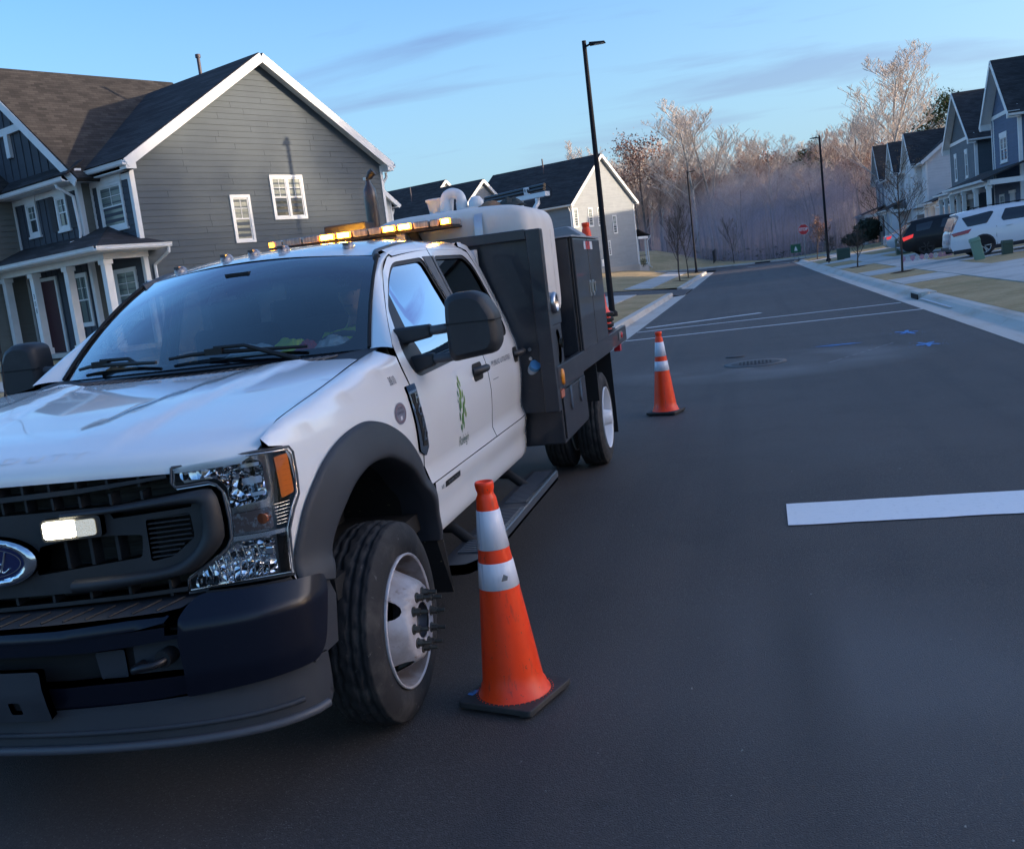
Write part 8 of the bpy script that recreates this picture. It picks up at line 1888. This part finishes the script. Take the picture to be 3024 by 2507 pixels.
# shrubs
def shrub(x, y, z, rx, rz, n, mt, lab, seed, cat='shrub', leaf=.05, name='shrub', grp=None, stems=True):
    rn = random.Random(seed); t = thing(name, (x, y, z), lab, cat, grp); m = MB()
    for k in range(n):
        d = Vector((rn.gauss(0, 1), rn.gauss(0, 1), rn.gauss(0, 1))).normalized(); r = rn.random()**.35*(1+.25*noise.noise(d*2.5+Vector((seed, 0, 0)))); p = Vector((x+d.x*rx*r, y+d.y*rx*r, z+rz+d.z*rz*r)); a = Vector((rn.gauss(0, 1), rn.gauss(0, 1), rn.gauss(0, 1))).normalized()*leaf*rn.uniform(.6, 1.3); b = a.cross(d).normalized()*leaf*.45 if a.cross(d).length > 0 else a*.4
        m.add([p-a, p-b, p+a, p+b], [(0, 1, 2, 3)])
    m.build('foliage', mt, t)
    s_ = MB()
    for k in range(6): s_.tube([(x, y, z-.05), (x+rn.uniform(-.5, .5)*rx, y+rn.uniform(-.5, .5)*rx, z+rz*1.2)], .012, 4)
    s_.build('stems', BK_DARK, t)
SHG = mat('shrub_green', (.045, .065, .025), .7, var=[(4, (.09, .095, .04), .45, .7)]); SHD = mat('shrub_dark', (.02, .03, .016), .7)
shrub(11.0, 102, 1.0, 1.2, 1.1, 2600, SHD, 'rounded dark evergreen bush at the left foot of the farthest townhouse', 1, leaf=.16)
shrub(9.2, 96, .8, 1.2, .55, 900, SHD, 'low dark hedge left of the rounded evergreen bush', 2, leaf=.14)
for k, (f, b) in enumerate(((FP+.45, 3.4), (FP+.5, 4.4), (FP+.5, 6.6), (FP+.55, 7.6))):
    p = Q(f, b, 0); shrub(p.x, p.y, .72, .22, .32, 260, SHG, ('sparse little green shrub below the second porch column of the nearest house', 'leafy little shrub below the house number column', 'green shrub at the foot of the stone wall', 'green shrub at the left picture edge before the stone wall')[k], 5+k, leaf=.03)
shrub(-8.9, 89.6, 1.2, .4, .4, 200, SHG, 'small shrub by the downspout of the light grey gabled house', 12, leaf=.06)
shrub(9.1, 49.5, .45, .42, .55, 900, SHD, 'dark round topiary shrub showing above the rear of the white vehicle', 14, leaf=.07, cat='shrub')
# mesh fence on the mound
fe = thing('fence', (-1.0, 116, 1.0), 'black mesh fence stepping down the grassy mound', 'fence')
M_FEN = mat('fence_black', (.015, .02, .018), .6)
FP_ = [(-9, 119), (-7, 118.5), (-5, 118), (-3.5, 117.5), (-3.5, 112), (-3.6, 108.5)]
for i in range(len(FP_)-1):
    a, b = FP_[i], FP_[i+1]; k = max(1, int(math.dist(a, b)/2))
    for j in range(k+1):
        x, y = a[0]+(b[0]-a[0])*j/k, a[1]+(b[1]-a[1])*j/k; z = base_z(x, y); m = MB(); m.cyl((x, y, z-.1), (x, y, z+1.3), .04, 6); m.build('post', M_FEN, fe)
    m = MB(); nn = 26
    for j in range(nn):
        x, y = a[0]+(b[0]-a[0])*j/nn, a[1]+(b[1]-a[1])*j/nn; z = base_z(x, y); m.tube([(x, y, z), (x, y, z+1.25)], .012, 3, False)
    for hh in (.1, .35, .6, .85, 1.1, 1.25): m.tube([(a[0]+(b[0]-a[0])*j/6, a[1]+(b[1]-a[1])*j/6, base_z(a[0]+(b[0]-a[0])*j/6, a[1]+(b[1]-a[1])*j/6)+hh) for j in range(7)], .012, 3, False)
    o = m.build('mesh_wire', M_FEN, fe); o['kind'] = 'stuff'
# ---------------------------------------------------------------- mist hanging in front of the woods
mm = bpy.data.materials.new('mist'); mm.use_nodes = True; nt = mm.node_tree; nt.nodes.clear(); N = nt.nodes; L = nt.links
o_ = N.new('ShaderNodeOutputMaterial'); v = N.new('ShaderNodeVolumePrincipled'); v.inputs['Color'].default_value = (.80, .76, .90, 1); v.inputs['Anisotropy'].default_value = .1
tc = N.new('ShaderNodeTexCoord'); g = N.new('ShaderNodeTexGradient'); g.gradient_type = 'SPHERICAL'; mp = N.new('ShaderNodeMapping'); L.new(tc.outputs['Object'], mp.inputs[0]); L.new(mp.outputs[0], g.inputs[0])
nz = N.new('ShaderNodeTexNoise'); nz.inputs['Scale'].default_value = 2.2; nz.inputs['Detail'].default_value = 3; L.new(tc.outputs['Object'], nz.inputs['Vector'])
r = N.new('ShaderNodeMapRange'); r.inputs[1].default_value = .25; r.inputs[2].default_value = .75; r.inputs[3].default_value = .35; r.inputs[4].default_value = 1.3; L.new(nz.outputs[0], r.inputs[0])
mu = N.new('ShaderNodeMath'); mu.operation = 'MULTIPLY'; L.new(g.outputs['Fac'], mu.inputs[0]); L.new(r.outputs[0], mu.inputs[1]); m2 = N.new('ShaderNodeMath'); m2.operation = 'MULTIPLY'; m2.inputs[1].default_value = 0.18; L.new(mu.outputs[0], m2.inputs[0]); L.new(m2.outputs[0], v.inputs['Density']); L.new(v.outputs[0], o_.inputs['Volume'])
m = MB(); m.lathe([(math.cos(a), math.sin(a)) for a in [math.pi*(-.5+k/12) for k in range(13)]], (0, 0, 0), n=24)
mo = m.build('mist', mm); mo.location = (4.5, 122, 1.0); mo.scale = (20, 17, 10); tagp(mo, 'lavender morning mist bank hanging low before the far woods', 'mist', kind='stuff')
